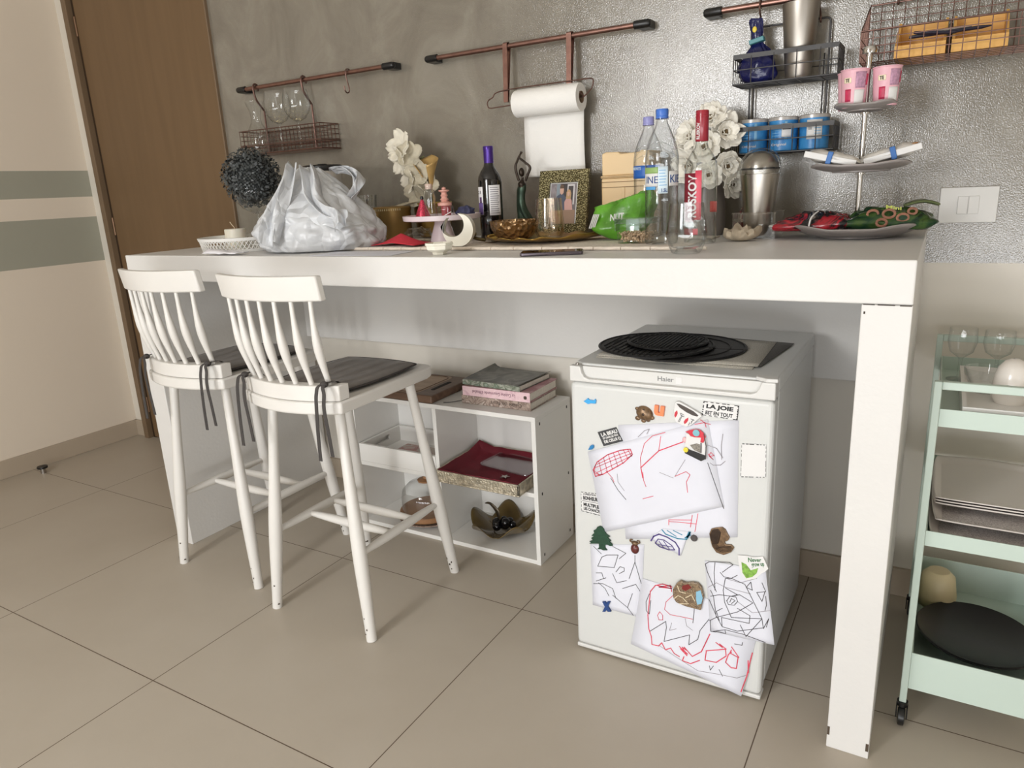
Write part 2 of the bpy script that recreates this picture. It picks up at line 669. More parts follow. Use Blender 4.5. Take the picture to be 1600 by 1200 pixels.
# window wall behind the camera, with the glazed opening the daylight comes through
wx0, wx1, wz0, wz1 = WIN_X - WIN_W / 2, WIN_X + WIN_W / 2, WIN_Z - WIN_H / 2, WIN_Z + WIN_H / 2
fw = MB()
lx0, lx1, lz1 = LOW_X - LOW_W / 2, LOW_X + LOW_W / 2, .04 + LOW_H
fw.box(XL - .1, wx0, YF - .1, YF, lz1, ZC).box(wx0, wx1, YF - .1, YF, lz1, wz0).box(wx0, wx1, YF - .1, YF, wz1, ZC)
fw.box(XL - .1, lx0, YF - .1, YF, 0, lz1).box(lx1, XR + .1, YF - .1, YF, 0, lz1).box(lx0, lx1, YF - .1, YF, 0, .04)
fw.box(wx1, XR + .1, YF - .1, YF, lz1, ZC)
struct(fw.build('wall_front', PLAINW, smooth=0))
ALU = mat('window_frame_white', rgb(225, 225, 222), 0.4)
def window(name, x0, x1, z0, z1):
    f = MB()
    t = .05
    f.box(x0, x1, YF - .08, YF - .03, z0, z0 + t).box(x0, x1, YF - .08, YF - .03, z1 - t, z1)
    f.box(x0, x0 + t, YF - .08, YF - .03, z0, z1).box(x1 - t, x1, YF - .08, YF - .03, z0, z1)
    f.box((x0 + x1) / 2 - .02, (x0 + x1) / 2 + .02, YF - .08, YF - .03, z0, z1)
    o = struct(f.build(name, ALU, smooth=0))
    MB().box(x0 + t, x1 - t, YF - .058, YF - .052, z0 + t, z1 - t).build('pane', GLASS, o, smooth=0)
window('window_1', wx0, wx1, wz0, wz1)
window('added_low_window', lx0, lx1, .04, lz1)  # opening added to go with the low fill light
f2 = MB()
f2.box(XR + .03, XR + .08, ry0, ry1, rz0, rz0 + .05).box(XR + .03, XR + .08, ry0, ry1, rz1 - .05, rz1).box(XR + .03, XR + .08, ry0, ry0 + .05, rz0, rz1).box(XR + .03, XR + .08, ry1 - .05, ry1, rz0, rz1)
w2 = struct(f2.build('added_side_window', ALU, smooth=0))  # frame added around the side fill light
MB().box(XR + .052, XR + .058, ry0 + .05, ry1 - .05, rz0 + .05, rz1 - .05).build('pane', GLASS, w2, smooth=0)
BZ = 0.092
struct(MB().box(DX1, XR, -.014, 0, 0, BZ).build('baseboard_back', SKIRT, smooth=0, bevel=.002))
struct(MB().box(XL, XL + .014, YF, 0, 0, BZ).box(XL, DX0 + .0, -.014, 0, 0, BZ).build('baseboard_left', SKIRT, smooth=0, bevel=.002))

# ------------------------------------------------------------------ door
def wood(name, a, b2, scale=(1, 1, 1), rough=.45, dist=3.0, wscale=4):
    m = bpy.data.materials.new(name)
    m.use_nodes = True
    nt = m.node_tree
    b = nt.nodes['Principled BSDF']
    tc = nt.nodes.new('ShaderNodeTexCoord')
    mp = nt.nodes.new('ShaderNodeMapping')
    mp.inputs['Scale'].default_value = scale
    nt.links.new(tc.outputs['Object'], mp.inputs[0])
    w = nt.nodes.new('ShaderNodeTexNoise')
    w.inputs['Scale'].default_value = wscale
    w.inputs['Detail'].default_value = 6
    w.inputs['Distortion'].default_value = dist
    nt.links.new(mp.outputs[0], w.inputs['Vector'])
    r = nt.nodes.new('ShaderNodeValToRGB')
    r.color_ramp.elements[0].position = .3
    r.color_ramp.elements[1].position = .7
    r.color_ramp.elements[0].color = a
    r.color_ramp.elements[1].color = b2
    nt.links.new(w.outputs['Fac'], r.inputs['Fac'])
    nt.links.new(r.outputs['Color'], b.inputs['Base Color'])
    b.inputs['Roughness'].default_value = rough
    return m
DOORW = wood('door_oak_veneer', rgb(104, 81, 55), rgb(111, 87, 60), (6, 6, .5), .5, .6, 3)
FRAMEW = wood('door_frame_wood', rgb(112, 92, 70), rgb(118, 98, 76), (6, 6, .5), .5, .6, 3)
GAP_SHADE = mat('door_gap_shade', rgb(52, 36, 20), 0.6, vary=.1)  # dark brown stands in for the shade in the door gaps
dr = MB().box(-1.288, -.334, -.006, .036, .006, 2.3).build('door_1', DOORW, smooth=0, bevel=.002)
struct(dr)
MB().box(DX0, -1.312, -.03, .06, 0, DZ).box(DX0, DX1, -.012, .06, 2.31, DZ).box(-.326, -.318, -.014, .06, 0, DZ).build('door_frame', FRAMEW, dr, smooth=0, bevel=.002)
MB().box(-1.312, -1.288, .0, .06, 0, 2.31).box(-.334, -.326, .0, .06, 0, 2.31).build('shaded_gap', GAP_SHADE, dr, smooth=0)
for z in (2.16, 1.19, .20):
    h = MB()
    h.lathe([(0, 0), (.007, 0), (.007, .09), (0, .09)], (-1.296, -.006, z - .045), 12)
    h.box(-1.301, -1.284, -.004, .002, z - .045, z + .045)
    h.build('hinge', mat('hinge_metal', rgb(120, 95, 75), .4, metal=.8, vary=.05), dr)

# light switch plate on the grey wall
sw = thing('light_switch', 'white rectangular double light switch on the grey wall right of the bar', 'light switch', (2.557, 0, 1.183))
MB().box(-.066, .066, -.009, 0, -.046, .046).build('switch_plate', PLASTW, sw, smooth=0, bevel=.002)
for s in (-1, 1):
    MB().box(min(s * .0008, s * .024), max(s * .0008, s * .024), -.0125, -.008, -.023, .023).build('rocker', PLASTW, sw, smooth=0, bevel=.001)

# door stop on the floor
ds = thing('door_stop', 'small steel and black rubber door stop on the floor by the left wall', 'door stop', (-1.335, -.597, 0))
MB().lathe([(0, 0), (.013, 0), (.013, .026), (0, .026)], n=20).build('post', STEEL, ds)
MB().lathe([(0, .026), (.024, .026), (.025, .030), (.024, .036), (0, .037)], n=20).build('rubber_ring', BLACK, ds)

# ================================================================== bar table
L, D, H, T, TT = 2.4694, 0.7705, 1.12, 0.088, 0.085
bar = thing('bar_table', 'long white painted bar table with thick panel ends against the grey wall', 'bar table', (0, 0, 0))
MB().box(0, L, -D, -.006, H - TT, H).build('tabletop', WHITE, bar, smooth=0, bevel=.003)
MB().box(0, T, -D, -.02, 0, H - TT - .0008).build('end_panel', WHITE, bar, smooth=0, bevel=.002)
MB().box(L - T, L, -D, -.02, 0, H - TT - .0008).build('end_panel', WHITE, bar, smooth=0, bevel=.002)
MB().box(T, L - T, -.05, -.018, .688, H - TT - .001).build('back_rail', WHITE, bar, smooth=0, bevel=.002)
CHIP = mat('chipped_paint', rgb(70, 58, 46), .8, vary=.2)
ch = MB()
for (x, z, w, h) in ((L - .012, 1.0335, .02, .0016), (L - .045, 1.0338, .03, .0012), (L - .075, 1.034, .02, .001), (L - T + .006, 1.018, .003, .005), (.012, 1.0335, .004, .003), (.05, 1.0338, .02, .001), (L - T + .003, .045, .005, .022), (L - .004, .03, .006, .02)):
    ch.box(x - w / 2, x + w / 2, -D - .0006, -D + .001, z - h / 2, z + h / 2)
ch.build('paint_chips', CHIP, bar, smooth=0)

# ================================================================== bar stools
def make_stool(label):
    t = thing('bar_stool', label, 'bar stool', (0, 0, 0), 0, 'white spindle back bar stools at the bar')
    # local frame: centre of the stool, -y is the back
    def bow(x, y0, sag, hw=.2):
        return y0 - sag * (1 - (x / hw) ** 2)
    n = 14
    top = []
    hw_r, hw_f = .192, .185
    for k in range(n + 1):
        x = -hw_r + 2 * hw_r * k / n
        top.append((x, bow(x, -.232, .05, hw_r)))
    top += [(hw_f + .004, -.05), (hw_f, .17), (hw_f - .012, .205), (hw_f - .04, .215), (-hw_f + .04, .215), (-hw_f + .012, .205), (-hw_f, .17), (-hw_f - .004, -.05)]
    MB().prism(top, .708, .744, 'z').build('seat', STOOLW, t, bevel=.006, segs=3)
    def curved_block(y0, sag, hw, z0, z1, th, lean):
        b = MB()
        m = 16
        vs = []
        for k in range(m + 1):
            x = -hw + 2 * hw * k / m
            for (zz, dy) in ((z0, 0), (z1, lean)):
                y = bow(x, y0, sag, hw) + dy
                vs += [(x, y, zz), (x, y + th, zz)]
        fs = []
        for k in range(m):
            a, c = k * 4, k * 4 + 4
            fs += [(a, c, c + 2, a + 2), (a + 1, a + 3, c + 3, c + 1), (a + 2, c + 2, c + 3, a + 3), (a, a + 1, c + 1, c)]
        fs += [(0, 2, 3, 1), (m * 4, m * 4 + 1, m * 4 + 3, m * 4 + 2)]
        return b.add(vs, fs)
    curved_block(-.228, .046, .186, .7445, .789, .040, 0).build('lower_back_rail', STOOLW, t, bevel=.003)
    curved_block(-.262, .046, .194, 1.026, 1.093, .022, -.012).build('crest_rail', STOOLW, t, bevel=.004)
    for k in range(7):
        x = -.150 + .05 * k
        y0 = bow(x, -.208, .046, .186)
        y1 = bow(x * 1.06, -.251, .046, .194)
        pts, rad = [], []
        for q in range(15):
            s = q / 14
            pts.append((x * (1 + .06 * s), y0 + (y1 - y0) * s - .010 * math.sin(PI * s), .787 + .242 * s))
            rad.append(.0072 + .0062 * math.exp(-((s - .45) / .24) ** 2) - .0012 * s)
        MB().tube(pts, rad, 12).build('spindle', STOOLW, t)
    tops = {(1, -1): (.135, -.185), (-1, -1): (-.135, -.185), (1, 1): (.140, .125), (-1, 1): (-.140, .125)}
    feet = {(1, -1): (.202, -.228), (-1, -1): (-.202, -.228), (1, 1): (.2, .212), (-1, 1): (-.2, .212)}
    def lp(k, z):
        a, b = tops[k], feet[k]
        s = 1 - z / .71
        return Vector((a[0] + (b[0] - a[0]) * s, a[1] + (b[1] - a[1]) * s, z))
    for k in tops:
        pts, rad = [], []
        for q in range(17):
            z = .71 * (1 - q / 16)
            pts.append(lp(k, z))
            s = q / 16
            rad.append(.0150 + .0065 * math.exp(-((s - .62) / .26) ** 2))
        o = MB().tube(pts, rad, 14).build('leg', STOOLW, t)
        c = MB()
        for q in range(4):
            a = random.uniform(-2.6, -.4)
            z = random.uniform(.015, .09)
            r0 = .0164
            p = lp(k, z)
            w, h = random.uniform(.002, .004), random.uniform(.002, .005)
            da = w / r0
            c.add([(p.x + (r0 + .0012) * math.cos(a + s1 * da), p.y + (r0 + .0012) * math.sin(a + s1 * da), z + s2 * h) for s1, s2 in ((-1, -.6), (.6, -1), (1, .7), (-.5, 1))], [(0, 1, 2, 3)])
        c.build('chipped_paint', CHIP, o, smooth=0)
    def bar_(a, b, name):
        pts = [a + (b - a) * (q / 10) for q in range(11)]
        MB().tube(pts, [.0085 + .0065 * math.sin(PI * q / 10) for q in range(11)], 12).build(name, STOOLW, t)
    mids = {}
    for s in (-1, 1):
        a, b = lp((s, -1), .27), lp((s, 1), .27)
        bar_(a, b, 'side_stretcher')
        mids[s] = (a + (b - a) * .38, a + (b - a) * .66)
    bar_(mids[-1][0], mids[1][0], 'cross_stretcher')
    bar_(mids[-1][1], mids[1][1], 'cross_stretcher')
    return t
stool = make_stool('white spindle back bar stool nearest the camera, right of its twin')
stool.location = (.942, -.704, 0)
stool2 = dup(stool, (.385, -.648, 0), 0, 'white spindle back bar stool further left, beside the bar table end panel')

CUSH = mat('charcoal_cushion_fabric', rgb(98, 91, 85), .85, vary=.08, vscale=40, bump=.05, bscale=300, sheen=.2)
CUSHD = mat('charcoal_piping', rgb(62, 58, 56), .85, vary=.08)
def make_cushion(label):
    t = thing('seat_cushion', label, 'cushion', (0, 0, 0), 0, 'charcoal tie-on cushions on the stools')
    hx, hy = .152, .172
    def pad(top):
        def fn(u, v):
            a, b = 2 * u - 1, 2 * v - 1
            # rounded square
            x = a * math.sqrt(max(0, 1 - b * b * .18)) * hx * 1.05
            y = b * math.sqrt(max(0, 1 - a * a * .18)) * hy * 1.05
            e = max(abs(a), abs(b))
            q = max(0, 1 - e ** 5) ** .6
            w = noise.noise(Vector((a * 2.1, b * 2.1, .3))) * .004
            z = .7445 + .010 + (q * (.012 + w) if top else -q * .0095)
            return (x, y, z)
        return fn
    MB().sheet(pad(True), 24, 24).sheet(pad(False), 24, 24).build('pad', CUSH, t, smooth=80)
    ring = []
    for k in range(64):
        a = 2 * PI * k / 64
        ca, sa = math.cos(a), math.sin(a)
        m = max(abs(ca), abs(sa))
        A, B = ca / m, sa / m
        ring.append((A * math.sqrt(1 - B * B * .18) * hx * 1.05, B * math.sqrt(1 - A * A * .18) * hy * 1.05, .7548))
    MB().tube(ring, .0035, 8, True).build('piping', CUSHD, t)
    for s in (-1, 1):
        # ribbon tied round the end spindle, two tails hanging over the seat edge
        for j, (dx, ln, sw_) in enumerate(((-.012, .155, -.012), (.016, .135, .008))):
            P = [(s * .155, -.175, .757), (s * .158, -.205, .795), (s * .158 + dx * .5, -.262, .797), (s * .158 + dx, -.272, .775), (s * .158 + dx, -.278, .735), (s * .158 + dx + sw_ * .6, -.277, .735 - ln * .5), (s * .158 + dx + sw_, -.275, .735 - ln)]
            pp = smooth_path(P, 5)
            m = MB()
            for th in (0, .0012):
                pass
            vs, fs = [], []
            for p in pp:
                vs += [p + Vector((-.0055, 0, 0)), p + Vector((.0055, .001, 0)), p + Vector((.0055, -.0006, .0)), p + Vector((-.0055, -.0016, 0))]
            for q in range(len(pp) - 1):
                a, b = q * 4, q * 4 + 4
                for e in range(4):
                    fs.append((a + e, a + (e + 1) % 4, b + (e + 1) % 4, b + e))
            m.add(vs, fs)
            m.build('tie', CUSHD, t)
        MB().ball((s * .158, -.252, .797), .013, .010, .009, 10, 8).build('knot', CUSHD, t)
    return t
cu = make_cushion('charcoal tie-on cushion on the stool nearest the camera')
cu.location = (.942, -.704, 0)
dup(cu, (.385, -.648, 0), 0, 'charcoal tie-on cushion on the left stool by the end panel')

# ================================================================== bookcase and what is in it
BX0, BX1, BY0, BY1, BH = .575, 1.398, -.33, -.064, .547
bc = thing('bookcase', 'low white open bookcase of two bays under the bar', 'bookcase', (0, 0, 0))
p = .016
for x in (BX0, .972, BX1 - p):
    MB().box(x, x + p, BY0, BY1, 0, BH - p).build('upright', WHITE_B, bc, smooth=0, bevel=.001)
MB().box(BX0, BX1, BY0, BY1, BH - p, BH).build('top_board', WHITE_B, bc, smooth=0, bevel=.001)
for x0, x1 in ((BX0 + p, .972), (.972 + p, BX1 - p)):
    MB().box(x0, x1, BY0 + .002, BY1, 0, p).build('bottom_board', WHITE_B, bc, smooth=0, bevel=.001)
    MB().box(x0, x1, BY0 + .004, BY1, .254, .254 + p).build('shelf', WHITE_B, bc, smooth=0, bevel=.001)
MB().box(BX0 + p, BX1 - p, BY1 - .004, BY1, p, BH - p).build('back_board', WHITE_B, bc, smooth=0)
sc = MB()
for y in (BY0 + .03, BY1 - .03):
    for z in (BH - .03, .262, .03):
        sc.box(BX1 - .0005, BX1 + .0008, y - .003, y + .003, z - .005, z + .005)
sc.build('screw_hole', mat('dark_hole', rgb(40, 36, 32), .8), bc, smooth=0)

# cutting board
ACA = wood('acacia_wood', rgb(178, 152, 126), rgb(140, 114, 90), (1, 14, 14), .45, .7, 3)
ACD = wood('dark_walnut_wood', rgb(112, 86, 68), rgb(84, 62, 48), (1, 14, 14), .45, .7, 3)
cb = thing('cutting_board', 'dark brown wooden cutting board with slot handle lying on the bookcase', 'cutting board', (0, 0, BH))
MB().box(.70, .975, -.33, -.06, .0005, .030).build('board', ACD, cb, smooth=0, bevel=.005)
MB().prism(rrect(.705, .90, -.322, -.072, .03), .0300, .0304, 'z').build('cutting_face', ACA, cb, smooth=0)
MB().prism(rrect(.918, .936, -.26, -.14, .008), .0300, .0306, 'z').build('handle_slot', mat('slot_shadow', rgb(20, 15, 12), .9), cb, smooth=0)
gr = MB()
gr.tube([(a, b, .0305) for a, b in rrect(.715, .89, -.312, -.082, .03)], .0022, 6, True)
gr.build('juice_groove', ACD, cb)

# books
def print_mat(name, cols, scale, rough=.4, dist=1.5):
    m = bpy.data.materials.new(name)
    m.use_nodes = True
    nt = m.node_tree
    b = nt.nodes['Principled BSDF']
    tc = nt.nodes.new('ShaderNodeTexCoord')
    n = nt.nodes.new('ShaderNodeTexNoise')
    n.inputs['Scale'].default_value = scale
    n.inputs['Detail'].default_value = 4
    n.inputs['Distortion'].default_value = dist
    nt.links.new(tc.outputs['Object'], n.inputs['Vector'])
    r = nt.nodes.new('ShaderNodeValToRGB')
    els = r.color_ramp.elements
    k = len(cols)
    els[0].position, els[0].color = .28, cols[0]
    els[1].position, els[1].color = .72, cols[-1]
    for i in range(1, k - 1):
        e = els.new(.28 + .44 * i / (k - 1))
        e.color = cols[i]
    nt.links.new(n.outputs['Fac'], r.inputs['Fac'])
    nt.links.new(r.outputs['Color'], b.inputs['Base Color'])
    b.inputs['Roughness'].default_value = rough
    return m
PAGES = mat('book_pages', rgb(214, 206, 194), .8, vary=.06, vscale=120)
def book(label, x0, x1, y0, y1, z, h, cover, spine, soft=False, rz=0.0):
    t = thing('book', label, 'book', ((x0 + x1) / 2, (y0 + y1) / 2, z), rz, 'books stacked on the bookcase')
    a, b = (x1 - x0) / 2, (y1 - y0) / 2
    c = .0016 if soft else .003
    MB().box(-a + .004, a - .004, -b + .004, b - .004, c, h - c).build('pages', PAGES, t, smooth=0)
    MB().box(-a, a, -b, b, 0, c).build('back_cover', cover, t, smooth=0, bevel=.0006)
    if soft:
        def fn(dz):
            def g(u, v):
                x, y = -a + 2 * a * u, -b + 2 * b * v
                e = max(0, (u - .86) / .14) ** 2 * .008 + max(0, (.12 - u) / .12) ** 2 * .014 * v
                return (x, y, h - c + dz + e)
            return g
        MB().sheet(fn(c / 2), 20, 8).build('front_cover', cover, t, solid=c)
    else:
        MB().box(-a, a, -b, b, h - c, h).build('front_cover', cover, t, smooth=0, bevel=.0006)
    s = MB().box(-a, a, -b - .0015, -b + .001, 0, h).build('spine', spine, t, smooth=0, bevel=.0008)
    return t, s, a, b
DKFL = print_mat('dark_floral_print', [rgb(60, 56, 52), rgb(92, 86, 80), rgb(176, 170, 160), rgb(74, 64, 58)], 16)
TREEF = print_mat('brown_floral_print', [rgb(92, 78, 70), rgb(176, 158, 146), rgb(122, 102, 92), rgb(206, 192, 182)], 30)
PINKC = print_mat('pink_cover_print', [rgb(196, 152, 158), rgb(160, 112, 116), rgb(196, 160, 162)], 12)
PINKS = print_mat('pink_spine_print', [rgb(218, 180, 188), rgb(226, 196, 200), rgb(206, 168, 178)], 20)
GREYC2 = print_mat('grey_photo_print', [rgb(66, 66, 62), rgb(96, 95, 90), rgb(126, 124, 116), rgb(58, 58, 54)], 9)
GREENS = print_mat('green_photo_spine', [rgb(60, 66, 54), rgb(170, 172, 160), rgb(88, 98, 80), rgb(140, 154, 140)], 30)
t1, s1, a, b = book('thick brown floral print book at the bottom of the stack', 1.068, 1.352, -.272, -.076, BH, .030, TREEF, TREEF)
DB = mat('dark_brown_print', rgb(70, 56, 48), .5)
lettering('spine_title', 'Cuisine des fleurs', .125, .013, plane_fn((a - .035, -b - .0016, .021), (-1, 0, 0), (0, 0, -1), (0, -1, 0)), DB, s1)
t2, s2, a, b = book('pink cookbook in the middle of the stack', 1.074, 1.350, -.272, -.068, BH + .0303, .034, PINKC, PINKS)
lettering('spine_title', 'La Cuisine Gourmande d\'Anabel', .175, .012, plane_fn((a - .058, -b - .0016, .023), (-1, 0, 0), (0, 0, -1), (0, -1, 0)), mat('plum_print', rgb(120, 78, 96), .5), s2)
MB().prism(rrect(a - .024, a - .012, .010, .022, .004), -b - .0022, -b - .0012, 'y').build('emblem', DB, s2, smooth=0)
t3, s3, a, b = book('grey softcover magazine on top of the stack', 1.070, 1.318, -.262, -.06, BH + .0646, .018, GREYC2, GREENS, True, math.radians(-4))
# loose cord lying beside the books
tag(MB().tube(smooth_path([(1.005, -.30, BH + .002), (1.03, -.285, BH + .002), (1.055, -.25, BH + .002), (1.06, -.22, BH + .002)], 6), .0012, 6).build('thin_cord', BLACK), 'thin dark cord lying on the bookcase beside the book stack', 'cord')

# white serving tray in the left bay
wt = thing('serving_tray', 'white wooden tray with slot handles in the left bay of the bookcase', 'tray', (.781, -.20, .2705))
a, b, hh = .186, .125, .072
MB().box(-a, a, -b, b, 0, .008).build('base', WHITE_B, wt, smooth=0)
w_ = MB().box(-a, a, -b, -b + .012, .008, hh).box(-a, a, b - .012, b, .008, hh)
for s in (-1, 1):
    x0, x1 = (-a, -a + .012) if s < 0 else (a - .012, a)
    w_.box(x0, x1, -b + .012, b - .012, .008, .036).box(x0, x1, -b + .012, b - .012, .056, hh).box(x0, x1, -b + .012, -.045, .036, .056).box(x0, x1, .045, b - .012, .036, .056)
w_.build('rim', WHITE_B, wt, smooth=0)
CARDP = print_mat('muted_floral_card', [rgb(150, 138, 128), rgb(186, 176, 166), rgb(170, 110, 104), rgb(128, 140, 128)], 22)
tag(MB().box(-.13, .135, -.085, .085, 0, .003).build('placemat', CARDP, loc=(.80, -.205, .2790)), 'muted floral print card lying in the white tray', 'placemat')

# glass dome with wooden knob on a wooden board, over a floral plate
fp = thing('floral_plate', 'dark floral plate on the bottom of the left bay', 'plate', (.822, -.20, p))
MB().lathe([(0, .001), (.07, .001), (.125, .014), (.126, .018), (.07, .006), (0, .005)], n=48).build('plate_body', TREEF, fp)
gd = thing('cake_board', 'round wooden cake board under a glass dome in the left bay', 'cake dome', (.815, -.20, p + .018))
WOODL = wood('beech_wood', rgb(160, 118, 82), rgb(142, 102, 68), (1, 8, 8), .4, 1, 4)
MB().lathe([(0, 0), (.112, 0), (.115, .004), (.115, .018), (.112, .022), (0, .022)], n=48).build('board', WOODL, gd)
MB().lathe([(.104, .022), (.104, .075), (.098, .105), (.075, .128), (.03, .138), (.0, .139)], n=48).build('glass_dome', GLASS, gd)
MB().lathe([(0, .139), (.034, .139), (.035, .145), (.012, .150), (.011, .158), (.017, .165), (.018, .174), (.010, .180), (0, .181)], n=24).build('knob', WOODL, gd)

# silver box tray with crimson lining in the right bay
SILV = mat('embossed_silver', rgb(196, 186, 166), .34, metal=.7, vary=.25, vscale=70, bump=.9, bscale=120)
CRIM = mat('crimson_cloth', rgb(108, 20, 36), .75, vary=.1, vscale=8, bump=.2, bscale=160)
st_ = thing('silver_tray', 'embossed silver tray lined with crimson cloth in the right bay', 'tray', (1.175, -.228, .2705))
a, b, hh = .176, .15, .044
MB().box(-a, a, -b, b, 0, .006).box(-a, a, -b, -b + .008, .006, hh).box(-a, a, b - .008, b, .006, hh).box(-a, -a + .008, -b, b, .006, hh).box(a - .008, a, -b, b, .006, hh).build('tray_body', SILV, st_, smooth=0, bevel=.002)
def lining(u, v):
    x, y = -a + .01 + (2 * a - .02) * u, -b + .01 + (2 * b - .02) * v
    e = max(abs(2 * u - 1), abs(2 * v - 1))
    z = .012 + max(0, (e - .86) / .14) ** 2 * .034 + noise.noise(Vector((x * 22, y * 22, 1))) * .003
    if u < .2 and v > .7:
        z += .018 * (1 - u / .2) * ((v - .7) / .3)
    return (x, y, z)
MB().sheet(lining, 30, 26).build('cloth_lining', CRIM, st_, solid=.0015)
LIDP = glass('clear_plastic_lid', tint=(.88, .84, .86), refl=1.0, rough=.12, edge=.7)
ld = thing('plastic_lid', 'clear rectangular plastic lid lying on the crimson lining', 'lid', (1.215, -.172, .2935), math.radians(-8))
MB().prism(rrect(-.115, .115, -.07, .07, .02), .0, .004, 'z').build('lid_panel', LIDP, ld)
MB().tube([(x, y, .004) for x, y in rrect(-.115, .115, -.07, .07, .02)], .004, 8, True).build('lid_rim', LIDP, ld)
tag(MB().prism([(0, .016), (.005, .005), (.018, .006), (.008, -.003), (.012, -.016), (0, -.008), (-.012, -.016), (-.008, -.003), (-.018, .006), (-.005, .005)], 0, .003, 'z').build('metal_star', STEEL, loc=(1.235, -.275, .2875)), 'tiny metal star lying on the crimson lining before the lid', 'ornament')

# gold petal bowl with dark ornament
gb = thing('petal_bowl', 'amber brown glass bowl with pointed petals in the bottom right bay', 'bowl', (1.16, -.195, p))
AMB = mat('amber_brown_glass', rgb(112, 92, 52), .12, vary=.15, vscale=8, trans=.35)
def petal(u, v):
    th = 2 * PI * u
    k = abs(math.sin(th * 2.5))
    r = .028 + v * (.072 + .030 * k)
    return (r * math.cos(th), r * math.sin(th), .004 + (v ** 1.6) * (.022 + .052 * k * k))
MB().sheet(petal, 80, 10).lathe([(0, 0), (.028, .0), (.028, .004), (0, .004)], n=24).build('bowl', AMB, gb, solid=.0025)
od = thing('dark_ornament', 'glossy black beaded ornament with curved leaf lying in the amber bowl', 'ornament', (1.165, -.2, p + .018))
o_ = MB()
for k in range(9):
    o_.ball((random.uniform(-.03, .05), random.uniform(-.02, .02), .012 + random.uniform(0, .022)), random.uniform(.012, .019), nu=12, nv=8)
o_.build('bead_cluster', mat('gloss_black', rgb(16, 14, 16), .12, vary=.1), od)
MB().tube(smooth_path([(-.012, 0, .03), (-.022, 0, .07), (-.05, 0, .095), (-.075, 0, .092)], 6), [.004, .005, .006, .007, .008, .008, .009, .009, .009, .008, .008, .007, .006, .005, .005, .004, .003, .002, .001], 8, flat=.35).build('leaf', mat('dark_bronze_leaf', rgb(72, 62, 48), .25, metal=.6, vary=.1), od)
# ================================================================== mini fridge
FX0, FX1, FYF, FYB, FH = 1.7084, 2.2169, -.692, -.125, .8413
fr = thing('mini_fridge', 'white mini fridge covered in drawings and magnets under the bar', 'fridge', (0, 0, 0))
MB().box(FX0 + .002, FX1 - .002, -.634, FYB, .022, .806).build('cabinet', FRIDGE, fr, smooth=0, bevel=.006, segs=3)
MB().prism([(FX0, FYB), (FX1, FYB), (FX1, -.645), (FX1 - .025, -.668), (FX0 + .025, -.668), (FX0, -.645)], .8065, FH, 'z').build('top_board', FRIDGE, fr, smooth=0, bevel=.005, segs=3)
MB().box(FX0 + .004, FX1 - .004, -.642, -.633, .03, .80).build('door_seal', mat('grey_seal', rgb(150, 150, 148), .6), fr, smooth=0)
fd = MB().box(FX0, FX1, FYF, -.641, .018, .7955).build('door', FRIDGE, fr, smooth=0, bevel=.013, segs=4)
hz0 = .797
MB().prism([(FX0, hz0), (FX1, hz0), (FX1, .838), (2.186, .838), (2.181, .822), (2.174, .812), (2.163, .808), (1.762, .806), (1.750, .810), (1.743, .82), (1.738, .838), (FX0, .838)], FYF, -.672, 'y').build('door_cap', PLASTW, fd, smooth=0, bevel=.003, segs=3)
MB().box(1.70 + .04, 2.19, -.679, -.660, .803, .836).build('handle_recess', PLASTW, fd, smooth=0, bevel=.001)
MB().box(FX0 + .001, FX1 - .001, -.673, -.643, hz0, .833).build('door_top', PLASTW, fd, smooth=0, bevel=.002)
MB().box(FX0, FX1, FYF + .002, -.650, .006, .0175).build('plinth', PLASTW, fd, smooth=0, bevel=.003)
lettering('maker_lettering', 'Haier', .040, .0115, plane_fn((1.940, -.6792, .8155), (1, 0, 0), (0, 0, 1), (0, -1, 0)), mat('grey_print', rgb(128, 128, 128), .4), fd, bold=.008)
MB().box(1.985, 2.0, -.6796, -.6788, .812, .829).build('badge_patch', INKW, fd, smooth=0)
MB().prism([(FX1 - .048, -.660), (FX1 + .002, -.664), (FX1 + .004, -.690), (FX1 - .02, -.694), (FX1 - .045, -.680)], .8385, .8475, 'z').build('hinge_cover', PLASTW, fr, smooth=0, bevel=.002)
MB().lathe([(0, .83), (.005, .83), (.005, .842), (0, .842)], (FX0 + .016, -.676, 0), 12).build('hinge_pin', STEEL, fd)
for x in (FX0 + .04, FX1 - .04):
    for y in (-.60, FYB + .05):
        MB().lathe([(0, 0), (.016, 0), (.016, .023), (0, .023)], (x, y, 0), 14).build('foot', BLACK, fr)

def FP(u, v):
    q = px(u, v, 'y', FYF)
    return Vector((q.x, q.z))

def crop(ox, oy, s):
    return lambda pts: [(ox + a / s, oy + b / s) for a, b in pts]

CRAYON = mat('red_crayon', rgb(206, 62, 84), .7, vary=.15, vscale=60)
PENK = mat('black_pen', rgb(62, 58, 60), .7, vary=.2, vscale=60)
PENG = mat('grey_pencil', rgb(140, 134, 140), .8, vary=.1, vscale=60)

